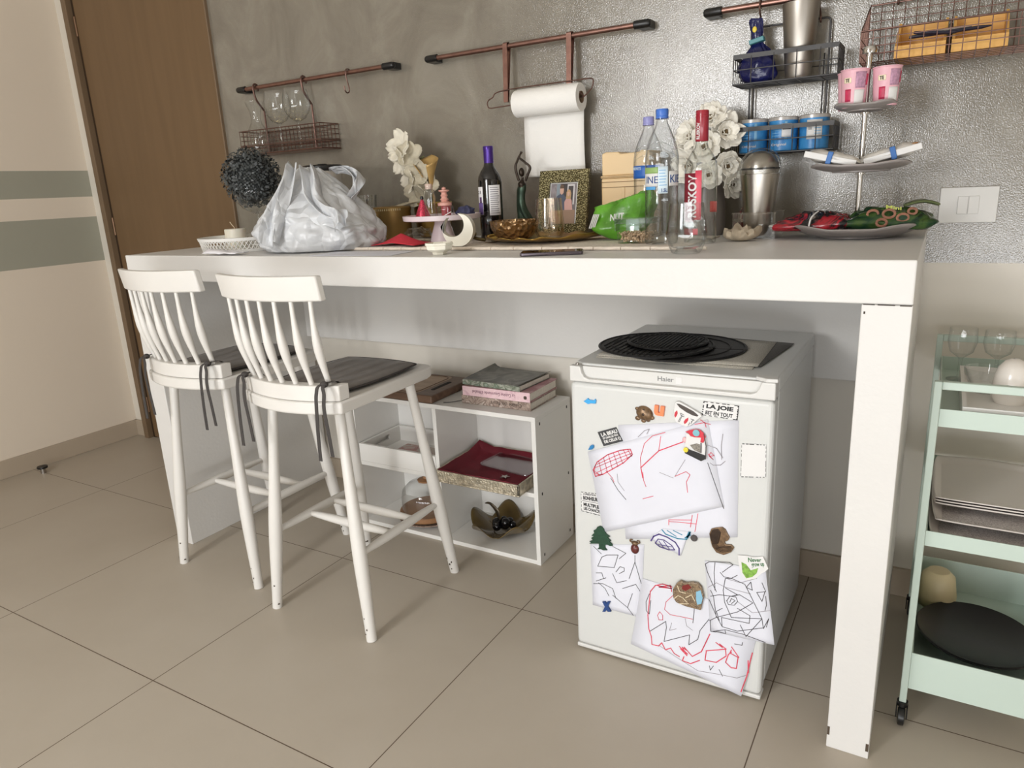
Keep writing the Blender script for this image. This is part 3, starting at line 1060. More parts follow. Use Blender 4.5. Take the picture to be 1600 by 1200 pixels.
def paper(label, corners, off, strokes, curl=0.0, group='children\'s drawings on the fridge door'):
    P = [FP(*c) for c in corners]
    zs = [q.y for q in P]
    z0, z1 = min(zs), max(zs)
    def yf(z):
        t = max(0.0, (z1 - z) / (z1 - z0) - .45) / .55
        return FYF - off - curl * t * t
    t = thing('drawing_sheet', label, 'drawing', (0, 0, 0), 0, group)
    def fn(u, v):
        a = P[0].lerp(P[1], u)
        b = P[3].lerp(P[2], u)
        q = a.lerp(b, v)
        return (q.x, yf(q.y), q.y)
    MB().sheet(fn, 6, 14).build('paper', PAPER, t, solid=.0004)
    # strokes of one colour that touch make one drawn part
    groups = []
    for m, w, pts in strokes:
        pp = [FP(*k) for k in pts]
        bb = [min(p.x for p in pp) - .004, max(p.x for p in pp) + .004, min(p.y for p in pp) - .004, max(p.y for p in pp) + .004]
        hit = [g for g in groups if g[0] is m and g[2][0] < bb[1] and bb[0] < g[2][1] and g[2][2] < bb[3] and bb[2] < g[2][3]]
        items = [(w, pp)]
        for g in hit:
            items += g[1]
            bb = [min(bb[0], g[2][0]), max(bb[1], g[2][1]), min(bb[2], g[2][2]), max(bb[3], g[2][3])]
            groups.remove(g)
        groups.append((m, items, bb))
    for m, items, bb in groups:
        mb = MB()
        for w, pp in items:
            ribbon(mb, pp, w, lambda a, b: (a, yf(b) - .0007, b))
        mb.build({'red_crayon': 'red_crayon_line', 'black_pen': 'black_pen_line'}.get(m.name, 'pencil_line'), m, t, smooth=0)
    return t

c1 = crop(880, 500, 4.0)
c2 = crop(880, 790, 3.87)
c5 = crop(980, 800, 4.2875)
c3 = crop(1040, 620, 8.57)
c4 = crop(900, 610, 9.23)
c6 = crop(900, 760, 6.0)
S1, S2 = .0016, .0026
redl = c5([(437, 20), (425, 100)]), c5([(475, 10), (455, 130)]), c5([(280, 85), (280, 50), (432, 52)]), c5([(280, 62), (330, 65), (462, 78)])
paper('plain white sheet behind the upper drawing, its right edge free', [(966, 664), (1154.5, 656), (1152.5, 839), (978, 842)], .0009, [(CRAYON, S1, k) for k in redl], .0004)
corn = c1([(190, 935), (215, 885), (280, 840), (360, 812), (422, 805), (435, 838), (380, 890), (310, 930), (250, 962), (205, 975), (190, 935)])
hat = [c1(k) for k in ([(225, 880), (245, 965)], [(255, 858), (280, 950)], [(285, 838), (310, 930)], [(315, 825), (345, 915)], [(345, 815), (375, 895)], [(378, 808), (408, 868)], [(405, 805), (430, 850)],
    [(205, 920), (300, 880), (432, 830)], [(215, 950), (330, 895), (434, 845)], [(215, 900), (320, 850), (420, 815)], [(190, 935), (230, 965), (245, 960)], [(205, 900), (195, 950), (235, 970)])]
paper('large drawing sheet at the top with a hatched red oval, tilted left', [(919, 706), (1106, 655), (1132, 791), (944, 831)], .0024,
      [(CRAYON, S2, corn)] + [(CRAYON, S1, k) for k in hat] + [(CRAYON, S1, c1(k)) for k in (
        [(270, 940), (310, 985), (320, 1010)], [(488, 920), (485, 860), (510, 770), (560, 722), (640, 700)], [(612, 725), (600, 815)], [(500, 950), (505, 1000), (520, 1040)],
        [(700, 975), (770, 945), (795, 965), (772, 1010), (780, 1075)], [(860, 622), (888, 640), (895, 668)], [(825, 650), (880, 640), (922, 650)], [(908, 835), (940, 870), (915, 850), (945, 845), (925, 825), (912, 845)], [(500, 1115), (565, 1098)])] +
      [(CRAYON, S2, c1(k)) for k in ([(488, 920), (600, 815), (755, 758)], [(488, 920), (500, 985)])] +
      [(PENK, S1, c1(k)) for k in ([(905, 890), (1005, 1175)], [(300, 985), (345, 1060), (395, 1120)])] +
      [(PENG, .0012, c1(k)) for k in ([(700, 975), (765, 870)], [(605, 950), (690, 985)], [(920, 890), (940, 905), (985, 905), (1015, 880)], [(905, 780), (960, 800), (1000, 860)], [(1000, 710), (990, 780), (992, 870)], [(340, 960), (345, 1010), (385, 1065)], [(470, 730), (510, 690), (540, 680), (525, 710)])], .0)
paper('small sheet of thin black outlines at the lower left, under the tree magnet', [(922.6, 850), (1006.8, 850.5), (1002, 965), (926.5, 945)], .0009,
      [(PENK, S1, c2(k)) for k in ([(300, 245), (380, 287), (340, 320)], [(210, 365), (235, 310), (265, 297), (333, 297), (310, 373), (210, 365)], [(320, 400), (345, 368), (370, 375), (370, 395), (340, 410)], [(200, 405), (235, 405), (245, 440), (260, 435), (200, 455)], [(300, 410), (325, 465), (385, 452)],
        [(435, 300), (435, 340), (400, 440)], [(435, 340), (473, 470)], [(215, 465), (255, 500), (278, 545)], [(185, 470), (240, 470), (300, 500), (320, 560)], [(300, 540), (390, 615), (425, 662)], [(390, 615), (420, 530)], [(360, 500), (440, 475), (475, 530)], [(185, 245), (232, 290)])], .0)
paper('large drawing sheet at the bottom with red and black wavy lines, under the oval magnet', [(1004, 903), (1191, 962), (1160, 1083), (987, 1004)], .0016,
      [(CRAYON, S2, c5(k)) for k in ([(300, 500), (240, 480), (190, 490), (157, 530), (150, 600), (140, 690), (147, 780), (165, 830), (170, 880), (215, 890), (235, 870), (260, 915), (295, 905), (320, 940), (355, 960)],
        [(385, 960), (375, 985), (430, 1005), (490, 985)], [(352, 895), (410, 945), (360, 910), (405, 955), (372, 900), (400, 920)], [(205, 490), (300, 510), (215, 500), (290, 490), (300, 530)],
        [(385, 900), (440, 960), (500, 930), (555, 815)], [(530, 925), (600, 920), (660, 915), (665, 960), (600, 1000), (525, 985), (532, 930)], [(700, 920), (690, 940), (745, 970), (735, 1040), (700, 1035), (662, 1000), (680, 950), (700, 935)],
        [(840, 940), (822, 1010), (805, 1090), (770, 1185)], [(812, 990), (815, 1070)], [(595, 870), (640, 905), (620, 880), (665, 915)], [(700, 900), (750, 970)])] +
      [(CRAYON, S1, c5(k)) for k in ([(310, 555), (262, 600), (252, 650), (290, 685), (360, 698), (440, 715)], [(240, 720), (215, 720), (205, 690), (220, 665), (240, 690), (240, 720)])] +
      [(PENK, S1, c5(k)) for k in ([(160, 590), (150, 680), (130, 660), (128, 600), (150, 545)], [(155, 795), (260, 730), (265, 770), (250, 862), (420, 820), (415, 885), (475, 850), (490, 790), (550, 715)], [(452, 640), (442, 740)], [(555, 1020), (562, 1048), (582, 1022)], [(620, 1045), (645, 1088)], [(720, 880), (770, 890), (775, 870)])] +
      [(PENG, .0013, c5(k)) for k in ([(215, 885), (330, 960), (480, 1050), (620, 1075), (740, 1100), (800, 1085)], [(300, 740), (285, 790), (330, 780)], [(390, 710), (400, 760), (440, 790)])], .012)
paper('drawing sheet of tangled black pen loops at the lower right edge', [(1101.7, 875), (1196.5, 889.5), (1210.7, 1005.8), (1111, 984)], .0026,
      [(PENK, S1, c5(k)) for k in ([(600, 330), (550, 330), (525, 345), (540, 400), (570, 470), (600, 530)], [(590, 335), (585, 400), (590, 520)], [(640, 400), (680, 370), (710, 350), (690, 335), (600, 330)], [(625, 400), (650, 430), (700, 440), (740, 420)],
        [(660, 440), (645, 520), (655, 600), (700, 700), (790, 706), (905, 710)], [(660, 440), (700, 440), (790, 480), (850, 600), (905, 710), (915, 775)], [(560, 560), (620, 550), (700, 560), (755, 550), (845, 605), (740, 665), (600, 700), (555, 720)],
        [(550, 580), (600, 690), (640, 760), (740, 790), (910, 770)], [(580, 790), (660, 780), (780, 810), (930, 865)], [(660, 505), (740, 550), (700, 560)], [(670, 590), (690, 560), (730, 565), (742, 595), (720, 620), (680, 615), (668, 588)], [(690, 600), (700, 575), (725, 590), (700, 610)],
        [(800, 500), (830, 465), (840, 520), (800, 500)], [(870, 535), (925, 530), (905, 595), (870, 535)], [(905, 470), (930, 530)], [(930, 560), (935, 620), (925, 655)], [(600, 700), (580, 560), (560, 520)], [(640, 640), (600, 660), (620, 720)], [(640, 760), (635, 700), (820, 740), (825, 690), (740, 640)], [(760, 750), (800, 825), (905, 710)], [(560, 720), (565, 790), (600, 795)], [(915, 775), (950, 710), (935, 765)], [(660, 785), (665, 805), (600, 790)])] +
      [(PENG, .0013, c5(k)) for k in ([(545, 500), (600, 470), (660, 500), (830, 545)], [(660, 440), (760, 470), (870, 440)], [(740, 595), (840, 670), (970, 655)])], .004)
paper('little cut piece of paper with a purple arch and blue pattern', [(1016, 841), (1036, 825), (1077, 830), (1064, 868)], .0024, [], .0)
PURP = mat('purple_marker', rgb(74, 58, 122), .7, vary=.1)
TEAL = mat('blue_marker', rgb(40, 128, 160), .7, vary=.1)
def drawn(name, m, strokes, off, parent):
    mb = MB()
    for w, pts in strokes:
        ribbon(mb, [FP(*k) for k in pts], w, lambda a, b: (a, FYF - off, b))
    return mb.build(name, m, parent, smooth=0)
little = bpy.data.objects['drawing_sheet.005']
drawn('purple_marker_line', PURP, [(.0036, c5([(162, 190), (180, 160), (215, 145), (270, 165), (325, 200), (350, 240), (350, 285)])), (.0026, c5([(190, 205), (210, 178), (250, 185), (300, 220), (320, 250), (280, 250), (220, 230), (190, 205)])), (.002, c5([(215, 190), (245, 235)])), (.002, c5([(245, 190), (285, 245)])), (.002, c5([(210, 215), (300, 230)]))], .0031, little)
drawn('blue_marker_line', TEAL, [(.003, c5([(235, 115), (260, 145), (340, 175), (400, 180), (425, 130)])), (.0035, c5([(390, 170), (425, 150)])), (.0022, c5([(270, 120), (330, 160)])), (.0022, c5([(310, 120), (370, 150)])), (.006, c5([(405, 165), (420, 135)]))], .0031, little)

# ---- magnets
def quad_fn(corners, off):
    """unit square on the door face; corners TL TR BR BL in photo pixels"""
    P = [FP(*c) for c in corners]
    def fn(u, v, d):
        q = P[3].lerp(P[2], u).lerp(P[0].lerp(P[1], u), v)
        return Vector((q.x, FYF - off - d, q.y))
    return fn

def plate(name, m, pts, y0, y1, parent=None, bevel=0.0):
    return MB().prism([tuple(FP(*k)) for k in pts], FYF - y0, FYF - y1, 'y').build(name, m, parent, smooth=0, bevel=bevel)

G = 'magnets on the fridge door'
BLUEM = mat('sky_blue_plastic', rgb(58, 160, 222), .35, vary=.05)
tag(plate('fish_magnet', BLUEM, c4([(118, 150), (150, 132), (178, 106), (198, 130), (262, 138), (285, 118), (298, 145), (290, 186), (222, 180), (182, 192)]), .0, .005, bevel=.0008), 'sky blue fish-shaped magnet at the top left of the door', 'magnet', G)
tag(plate('drop_magnet', mat('deep_blue_plastic', rgb(38, 120, 176), .35, vary=.05), c4([(183, 852), (212, 795), (238, 778), (262, 782), (266, 818), (240, 846)]), .0, .005, bevel=.0008), 'tiny blue drop-shaped magnet left of the hatched drawing', 'magnet', G)
# turtle
BRONZE = mat('bronze_enamel', rgb(120, 96, 72), .35, metal=.5, vary=.3, vscale=120)
BRONZD = mat('dark_bronze', rgb(58, 44, 34), .35, metal=.5, vary=.2, vscale=90)
tu = thing('turtle_magnet', 'brown turtle magnet left of the orange letter', 'magnet', (0, 0, 0), 0, G)
pc = FP(1007.5, 645.5)
sh = MB()
sh.ball((pc.x, FYF - .001, pc.y), .0225, .012, .0185, 20, 12, rotm(0, math.radians(24), 0))
sh.build('shell', BRONZE, tu)
sp = MB()
for dx, dz in ((0, 0), (-.010, .005), (.010, -.004), (0, .010), (.002, -.010), (-.010, -.006), (.011, .005)):
    sp.ball((pc.x + dx, FYF - .0122 + (abs(dx) + abs(dz)) * .26, pc.y + dz), .0042, .0016, .0038, 6, 6)
sp.build('shell_plates', BRONZD, tu)
fl = MB()
for u, v, r in ((1018.5, 652.5, .0072), (997, 653, .0072), (1006, 657, .0065), (996, 638, .0055), (1013, 656, .006)):
    q = FP(u, v)
    fl.ball((q.x, FYF - .002, q.y), r, .003, r * .8, 10, 8)
fl.build('head_and_flippers', BRONZE, tu)
lu = thing('letter_magnet', 'orange letter u magnet beside the turtle', 'magnet', (0, 0, 0), 0, G)
ORNG = mat('orange_plastic', rgb(232, 130, 84), .4, vary=.05)
lettering('letter_shape', 'u', 1, 1, quad_fn([(1024, 632), (1039.5, 634.5), (1037.5, 650), (1022.5, 647.5)], .0), ORNG, lu, bold=.05, depth=.006)
lx = thing('letter_magnet', 'dark blue letter x magnet at the lower left of the door', 'magnet', (0, 0, 0), 0, G)
lettering('letter_shape', 'x', 1, 1, quad_fn([(942.5, 938.5), (955, 938.5), (956, 954), (942.5, 954)], .001), mat('navy_plastic', rgb(36, 66, 122), .4, vary=.05), lx, bold=.07, depth=.006)
# cup
cu_ = thing('cup_magnet', 'white tilted cup magnet with red almond shapes above the drawing', 'magnet', (0, 0, 0), 0, G)
plate('cup_body', INKW, c3([(142, 70), (128, 150), (122, 230), (140, 300), (165, 335), (290, 388), (350, 370), (405, 328), (450, 285), (498, 248), (480, 215), (320, 120), (200, 55), (165, 52)]), .0022, .009, cu_, .001)
rim = c3([(160, 75), (200, 80), (290, 125), (390, 180), (455, 235), (440, 250), (380, 235), (290, 190), (205, 130)])
plate('cup_inside', mat('dark_brown_enamel', rgb(62, 52, 46), .4, vary=.1), rim, .0088, .0095, cu_)
REDM = mat('red_enamel', rgb(190, 38, 54), .35, vary=.05)
plate('almond', REDM, c3([(170, 165), (178, 205), (165, 240), (145, 265), (132, 235), (140, 195)]), .0088, .0095, cu_)
plate('almond', REDM, c3([(320, 262), (318, 300), (295, 335), (268, 350), (258, 320), (280, 285)]), .0088, .0095, cu_)
lines = MB()
for pts in ([(215, 205), (265, 230)], [(215, 205), (225, 240), (265, 250)], [(238, 235), (200, 320)], [(215, 255), (185, 320)], [(350, 280), (400, 300)], [(360, 320), (390, 290)], [(340, 330), (320, 365)], [(372, 310), (355, 345)]):
    ribbon(lines, [FP(*k) for k in c3(pts)], .0012, lambda a, b: (a, FYF - .0096, b))
lines.build('drawn_line', PENK, cu_, smooth=0)
# tram / robot like souvenir
rb = thing('souvenir_magnet', 'red, white and black souvenir magnet with a yellow dot on the big drawing', 'magnet', (0, 0, 0), 0, G)
plate('plaque', INKW, c3([(285, 470), (400, 520), (540, 500), (562, 640), (555, 815), (490, 845), (400, 800), (262, 738), (265, 640), (285, 560)]), .0022, .008, rb, .001)
plate('red_top', mat('scarlet_enamel', rgb(200, 44, 62), .35, vary=.1), c3([(278, 452), (340, 430), (420, 415), (480, 428), (530, 475), (555, 520), (520, 600), (480, 590), (490, 530), (400, 525), (350, 510), (320, 470)]), .0078, .0105, rb, .0006)
plate('black_base', BLACK, c3([(285, 655), (335, 690), (420, 720), (480, 745), (545, 770), (550, 815), (490, 845), (400, 800), (270, 735)]), .0078, .0105, rb, .0006)
plate('hatched_panel', mat('grey_hatch', rgb(128, 122, 112), .5, vary=.4, vscale=400), c3([(340, 630), (430, 610), (475, 625), (478, 735), (400, 700), (370, 670)]), .0078, .0088, rb)
q = FP(*c3([(430, 463)])[0])
MB().lathe([(0, 0), (.0082, 0), (.0082, .003), (0, .0035)], (q.x, FYF - .0104, q.y), 18, rotm(PI / 2, 0, 0)).build('cyan_disc', mat('cyan_enamel', rgb(120, 178, 190), .3, vary=.05), rb)
q = FP(*c3([(290, 688)])[0])
MB().lathe([(0, 0), (.006, 0), (.006, .003), (0, .0035)], (q.x, FYF - .0104, q.y), 18, rotm(PI / 2, 0, 0)).build('yellow_disc', mat('yellow_enamel', rgb(222, 206, 60), .35, vary=.05), rb)
q = FP(*c3([(265, 568)])[0])
MB().ball((q.x, FYF - .005, q.y), .006, .004, .0075, 12, 8).build('pink_dot', mat('pink_enamel', rgb(226, 176, 180), .4), rb)
st = MB()
for pts in ([(530, 480), (558, 640), (552, 815)], [(490, 600), (490, 730)]):
    ribbon(st, [FP(*k) for k in c3(pts)], .0022, lambda a, b: (a, FYF - .0108, b))
st.build('dark_outline', PENK, rb, smooth=0)

def card(label, corners, off, base, ink, lines_, border=None, bm=None):
    t = thing('motto_magnet', label, 'magnet', (0, 0, 0), 0, G)
    f = quad_fn(corners, off)
    vs = [f(u, v, d) for d in (0, .0012) for u, v in ((0, 0), (1, 0), (1, 1), (0, 1))]
    MB().add(vs, [(0, 1, 2, 3), (4, 5, 6, 7), (0, 1, 5, 4), (1, 2, 6, 5), (2, 3, 7, 6), (3, 0, 4, 7)]).build('card', base, t, smooth=0)
    for body, u0, v0, w, h, b in lines_:
        lettering('motto_lettering', body, 1, 1, (lambda u0, v0, w, h: lambda u, v, d: f(u0 + u * w, v0 + v * h, .0012 + d))(u0, v0, w, h), ink, t, bold=b, depth=.0005)
    if border:
        mb = MB()
        for (u0, v0, u1, v1) in border:
            mb.add([f(u0, v0, .0016), f(u1, v0, .0016), f(u1, v1, .0016), f(u0, v1, .0016)], [(0, 1, 2, 3)])
        mb.build('printed_border', bm or ink, t, smooth=0)
    return t
def dashes(n, w=.03, seed=1):
    r = random.Random(seed)
    out = []
    for k in range(n):
        a = k / n + r.uniform(0, .3) / n
        b = a + r.uniform(.4, .8) / n
        out += [(a, 1 - w, b, 1), (a, 0, b, w), (0, a, w * .7, b), (1 - w * .7, a, 1, b)]
    return out
card('white motto card reading LA JOIE EST EN TOUT', [(1099.5, 626.5), (1155, 633.5), (1152.5, 656.5), (1096.5, 648)], .0004, INKW, INK, [('LA JOIE', .1, .46, .76, .38, .045), ('EST EN TOUT', .1, .10, .76, .27, .03)], dashes(6, .05) + [(.985, 0, 1, 1)])
CHARC = mat('charcoal_card', rgb(56, 56, 58), .6, vary=.05)
card('charcoal motto card with white words at the upper left, half under the paper', [(934, 675), (963, 667), (974, 689), (943.5, 697)], .0004, CHARC, INKW, [('LA BEAU', .12, .62, .84, .26, .04), ('EST DANS LES YEUX', .13, .43, .8, .14, .03), ('DE CELUI Q', .12, .12, .84, .24, .04)])
card('white motto card reading BONHEUR MULTIPLIE LES CHANCES at the left edge', [(908, 768), (935, 771), (940.5, 806), (909, 798)], .0003, INKW, INK, [('L\'OPERATION', .12, .86, .72, .09, .02), ('BONHEUR', .12, .62, .80, .19, .04), ('MULTIPLIE', .12, .30, .84, .17, .04), ('LES CHANCES', .12, .10, .84, .16, .03)], dashes(5, .03, 3) + [(.05, .545, .95, .565), (.05, .02, .9, .035)])
card('small blank white card with a dashed dark border at the right edge', [(1159, 692.5), (1197.5, 694.5), (1197, 746), (1157.5, 745)], .0004, INKW, INK, [], dashes(7, .022, 5))
# tree
tag(plate('tree_magnet', mat('dark_green_enamel', rgb(24, 62, 42), .6, vary=.2, vscale=200), c6([(228, 366), (250, 372), (270, 395), (272, 410), (290, 440), (325, 465), (300, 470), (318, 490), (335, 505), (318, 510), (345, 535), (350, 552), (325, 552), (300, 540), (278, 540), (280, 570), (300, 592), (262, 592), (240, 582), (205, 582), (222, 565), (220, 530), (190, 530), (130, 530), (150, 518), (130, 510), (165, 495), (148, 478), (175, 460), (150, 455), (178, 430), (170, 408), (195, 395), (205, 375)]), .0013, .0055, bevel=.0006), 'dark green cedar tree magnet at the left of the door', 'magnet', G)
sb_ = thing('beetle_magnet', 'small brown and red beetle magnet beside the tree magnet', 'magnet', (0, 0, 0), 0, G)
q = FP(992.5, 856.5)
MB().ball((q.x, FYF - .002, q.y - .001), .0115, .008, .0142, 16, 10).build('wing_case', mat('maroon_enamel', rgb(92, 40, 38), .25, vary=.2, vscale=100), sb_)
q2 = FP(992.5, 848)
MB().ball((q2.x, FYF - .002, q2.y), .0095, .007, .0062, 14, 8).build('head', BRONZE, sb_)
lg = MB()
for s in (-1, 1):
    lg.tube(smooth_path([(q2.x, FYF - .003, q2.y), (q2.x + s * .0125, FYF - .003, q2.y + .003), (q2.x + s * .0115, FYF - .003, q2.y + .0085), (q2.x + s * .006, FYF - .003, q2.y + .008)], 4), .002, 6)
lg.build('leg', BRONZE, sb_)
q = FP(1085, 840)
tag(MB().lathe([(0, 0), (.0085, 0), (.0085, .004), (.0075, .005), (0, .005)], (q.x, FYF - .0008, q.y), 20, rotm(PI / 2, 0, 0)).build('round_magnet', mat('dark_grey_magnet', rgb(70, 66, 66), .4, vary=.1)), 'dark grey round magnet at the corner of the little cut drawing', 'magnet', G)
ph = thing('bust_magnet', 'brown striped bust magnet in profile at the right of the door', 'magnet', (0, 0, 0), 0, G)
plate('bust', BRONZE, c5([(553, 140), (566, 108), (600, 100), (640, 96), (662, 112), (678, 145), (690, 165), (680, 185), (655, 195), (662, 212), (700, 214), (720, 235), (700, 264), (650, 283), (600, 266), (572, 225), (562, 190)]), 0, .006, ph, .0015)
stp = MB()
for k in range(5):
    o_ = k * 14
    ribbon(stp, [FP(*z) for z in c5([(572 + o_ * .5, 200 + o_ * .1), (590 + o_ * .55, 235 - o_ * .1), (640 + o_ * .3, 262 - o_ * .75), (700, 252 - o_ * .55)])], .0016, lambda a, b: (a, FYF - .0064, b))
stp.build('collar_stripe', BRONZD, ph, smooth=0)
plate('headdress', BRONZD, c5([(560, 145), (575, 112), (612, 104), (632, 130), (625, 170), (615, 205), (580, 205), (566, 180)]), .0058, .0085, ph, .001)
sk = thing('sticker', 'white die-cut sticker with green words Never grow up at the right', 'sticker', (0, 0, 0), 0, G)
plate('sticker_body', INKW, c5([(745, 285), (800, 287), (850, 298), (912, 293), (948, 375), (925, 395), (905, 405), (862, 442), (800, 452), (765, 402), (748, 335)]), .0034, .0042, sk)
GRNS = mat('green_print', rgb(52, 104, 56), .6, vary=.1)
lettering('sticker_lettering', 'Never', 1, 1, quad_fn(c5([(812, 300), (900, 304), (902, 328), (814, 330)]), .0042), GRNS, sk, bold=.02)
lettering('sticker_lettering', 'grow up', 1, 1, quad_fn(c5([(834, 340), (918, 336), (924, 364), (838, 370)]), .0042), GRNS, sk, bold=.02)
plate('leaf_print', mat('leaf_green_print', rgb(118, 160, 66), .6, vary=.3, vscale=150), c5([(768, 330), (800, 345), (830, 385), (880, 370), (870, 405), (840, 430), (800, 438), (775, 400)]), .0042, .0046, sk)
ov = thing('oval_magnet', 'chunky brown oval souvenir magnet with a blue patch on the bottom drawing', 'magnet', (0, 0, 0), 0, G)
plate('relief', print_mat('souvenir_print', [rgb(52, 40, 32), rgb(150, 128, 100), rgb(78, 58, 44), rgb(196, 178, 150)], 110, .35), c5([(312, 510), (335, 470), (362, 448), (400, 462), (440, 458), (478, 464), (505, 492), (520, 555), (510, 595), (500, 646), (440, 630), (395, 618), (335, 592), (316, 560)]), .0022, .011, ov, .002)
plate('blue_patch', mat('pale_blue_enamel', rgb(136, 184, 208), .35, vary=.1), c5([(470, 520), (500, 510), (514, 560), (505, 600), (478, 605), (470, 570)]), .0108, .0118, ov)
plate('red_patch', mat('dark_red_enamel', rgb(120, 36, 34), .35, vary=.2), c5([(380, 478), (420, 470), (440, 492), (400, 515), (375, 500)]), .0108, .012, ov)
cr_ = MB()
for pts in ([(325, 565), (350, 545), (380, 560), (410, 590)], [(345, 480), (360, 520), (400, 530)], [(400, 560), (440, 540), (460, 580)], [(360, 600), (420, 600)]):
    ribbon(cr_, [FP(*k) for k in c5(pts)], .0022, lambda a, b: (a, FYF - .0114, b))
cr_.build('cream_line', mat('cream_enamel', rgb(214, 200, 170), .4), ov, smooth=0)

# ---- place mats on the fridge
SILVM = mat('silver_woven_vinyl', rgb(196, 191, 180), .55, metal=0.0, vary=.3, vscale=420, bump=.6, bscale=500)
GRAYM = mat('dark_grey_vinyl', rgb(86, 84, 80), .55, vary=.15, vscale=200, bump=.3, bscale=500)
BLKM = mat('black_vinyl', rgb(26, 25, 25), .5, vary=.2, vscale=120, bump=.4, bscale=260)
ZT = FH + .0004
def rmat(label, cx, cy, sx, sy, z, rz, m, nm='placemat', lift=0.0):
    c, s = math.cos(rz), math.sin(rz)
    def fn(u, v):
        x, y = (u - .5) * sx, (v - .5) * sy
        return (cx + c * x - s * y, cy + s * x + c * y, z + lift * max(0, .15 - v) ** 2 * 20)
    return tag(MB().sheet(fn, 10, 8).build(nm, m, solid=.0016), label, 'placemat', 'placemats piled on the fridge')
rmat('silver woven placemat at the bottom of the pile on the fridge', 1.945, -.455, .40, .30, ZT + .001, math.radians(0), SILVM)
rmat('dark grey placemat slipped askew between the silver placemats', 1.985, -.418, .38, .28, ZT + .003, math.radians(-6), GRAYM)
rmat('silver woven placemat under the black round mats', 1.945, -.452, .41, .285, ZT + .0052, math.radians(2), SILVM)
def round_mat(label, cx, cy, r, z, rings, warp):
    t = thing('round_placemat', label, 'placemat', (cx, cy, z), 0, 'placemats piled on the fridge')
    def fn(u, v):
        a = 2 * PI * u
        rr = r * v
        return (rr * math.cos(a), rr * math.sin(a), warp * (noise.noise(Vector((math.cos(a), math.sin(a), z * 9))) * .5 + .5) * v * v)
    MB().sheet(fn, 64, 10).build('mat_body', BLKM, t, solid=.0022)
    g = MB()
    if rings:
        for k in range(-9, 10):
            x = k * r / 10
            h = math.sqrt(max(0, (r * .9) ** 2 - x * x))
            g.tube([(x, -h + 2 * h * q / 8, .0022 + warp * .55 * (abs(-h + 2 * h * q / 8) ** 2 + x * x) / r / r) for q in range(9)], .0014, 5)
    for f in (.97, .75):
        g.tube([(r * f * math.cos(2 * PI * k / 48), r * f * math.sin(2 * PI * k / 48), .0018 + warp * (noise.noise(Vector((math.cos(2 * PI * k / 48), math.sin(2 * PI * k / 48), z * 9))) * .5 + .5) * f * f) for k in range(48)], .0016, 5, True)
    g.build('raised_rib', BLKM, t)
    return t
round_mat('plain black round placemat lowest of the black ones, sticking out to the right', 1.925, -.452, .172, ZT + .0075, False, .003)
round_mat('black ribbed round placemat on top of the pile at the left', 1.862, -.470, .155, ZT + .0125, True, .004)
round_mat('smallest black ribbed round placemat overlapping on top at the back', 1.885, -.44, .110, ZT + .0185, True, .003)

# ================================================================== trolley
MINT = mat('mint_powder_coat', rgb(188, 203, 193), .45, vary=.015, vscale=4)
ca = thing('trolley', 'mint green three tier metal trolley on black castors at the right', 'trolley', (0, 0, 0))
KX0, KX1, KY0, KY1, KZ = 2.519, 2.832, -.612, -.108, .851
for y, nm in ((KY0, 'front_frame'), (KY1, 'rear_frame')):
    MB().box(KX0, KX0 + .015, y, y + .015, .058, KZ).box(KX1 - .015, KX1, y, y + .015, .058, KZ).box(KX0 + .015, KX1 - .015, y, y + .015, KZ - .017, KZ).build(nm, MINT, ca, smooth=0, bevel=.002)
def ctray(z0, z1, nm):
    b = MB()
    x0, x1, y0, y1 = KX0 + .0155, KX1 - .0155, KY0 + .004, KY1 + .011
    t = .0025
    b.box(x0, x1, y0, y1, z0, z0 + t)
    b.box(x0, x1, y0, y0 + t, z0 + t, z1).box(x0, x1, y1 - t, y1, z0 + t, z1).box(x0, x0 + t, y0 + t, y1 - t, z0 + t, z1).box(x1 - t, x1, y0 + t, y1 - t, z0 + t, z1)
    return b.build(nm, MINT, ca, smooth=0)
ctray(.752, .791, 'tray')
ctray(.472, .508, 'tray')
ctray(.098, .194, 'tray')
for x in (KX0 + .0075, KX1 - .0075):
    for y in (KY0 + .0075, KY1 + .0075):
        c = MB().lathe([(0, .046), (.012, .046), (.012, .058), (0, .058)], (x, y, 0), 14)
        c.obox((x - .011, y - .006, .034), (.003, .02, .03)).obox((x + .011, y - .006, .034), (.003, .02, .03))
        c = c.build('castor', BLACK, ca)
        MB().lathe([(0, -.008), (.016, -.008), (.022, -.006), (.023, 0), (.022, .006), (.016, .008), (0, .008)], (x, y - .010, .0232), 22, rotm(0, PI / 2, 0)).build('wheel', BLACK, c)
# things on the trolley
ws = thing('storage_tray', 'white shallow wooden tray of sticks on the top tier of the trolley', 'tray', (2.69, -.40, .7550))
MB().box(-.115, .115, -.19, .19, 0, .006).box(-.115, .115, -.19, -.182, .006, .040).box(-.115, .115, .182, .19, .006, .040).box(-.115, -.107, -.182, .182, .006, .040).box(.107, .115, -.182, .182, .006, .040).build('tray_body', WHITE_B, ws, smooth=0)
for k, (a0, b0, a1, b1) in enumerate(((-.09, -.15, .095, -.165), (-.08, -.10, .095, -.15), (-.06, -.13, .09, -.12))):
    tag(MB().tube([(2.69 + a0, -.40 + b0, .7645 + k * .0), (2.69 + a1, -.40 + b1, .7645 + k * .0)], .0033, 8).build('wooden_stick', mat('pale_wood', rgb(206, 190, 170), .6, vary=.1)), ['front stick lying in the white tray on the trolley', 'rear stick lying in the white tray on the trolley', 'middle stick lying in the white tray on the trolley'][k], 'stick', 'sticks in the white tray')
eg = thing('egg_shaker', 'white egg-shaped shaker on the top tier of the trolley', 'shaker', (2.672, -.40, .7612))
CER = mat('white_ceramic', rgb(226, 220, 212), .2, vary=.01, coat=.3)
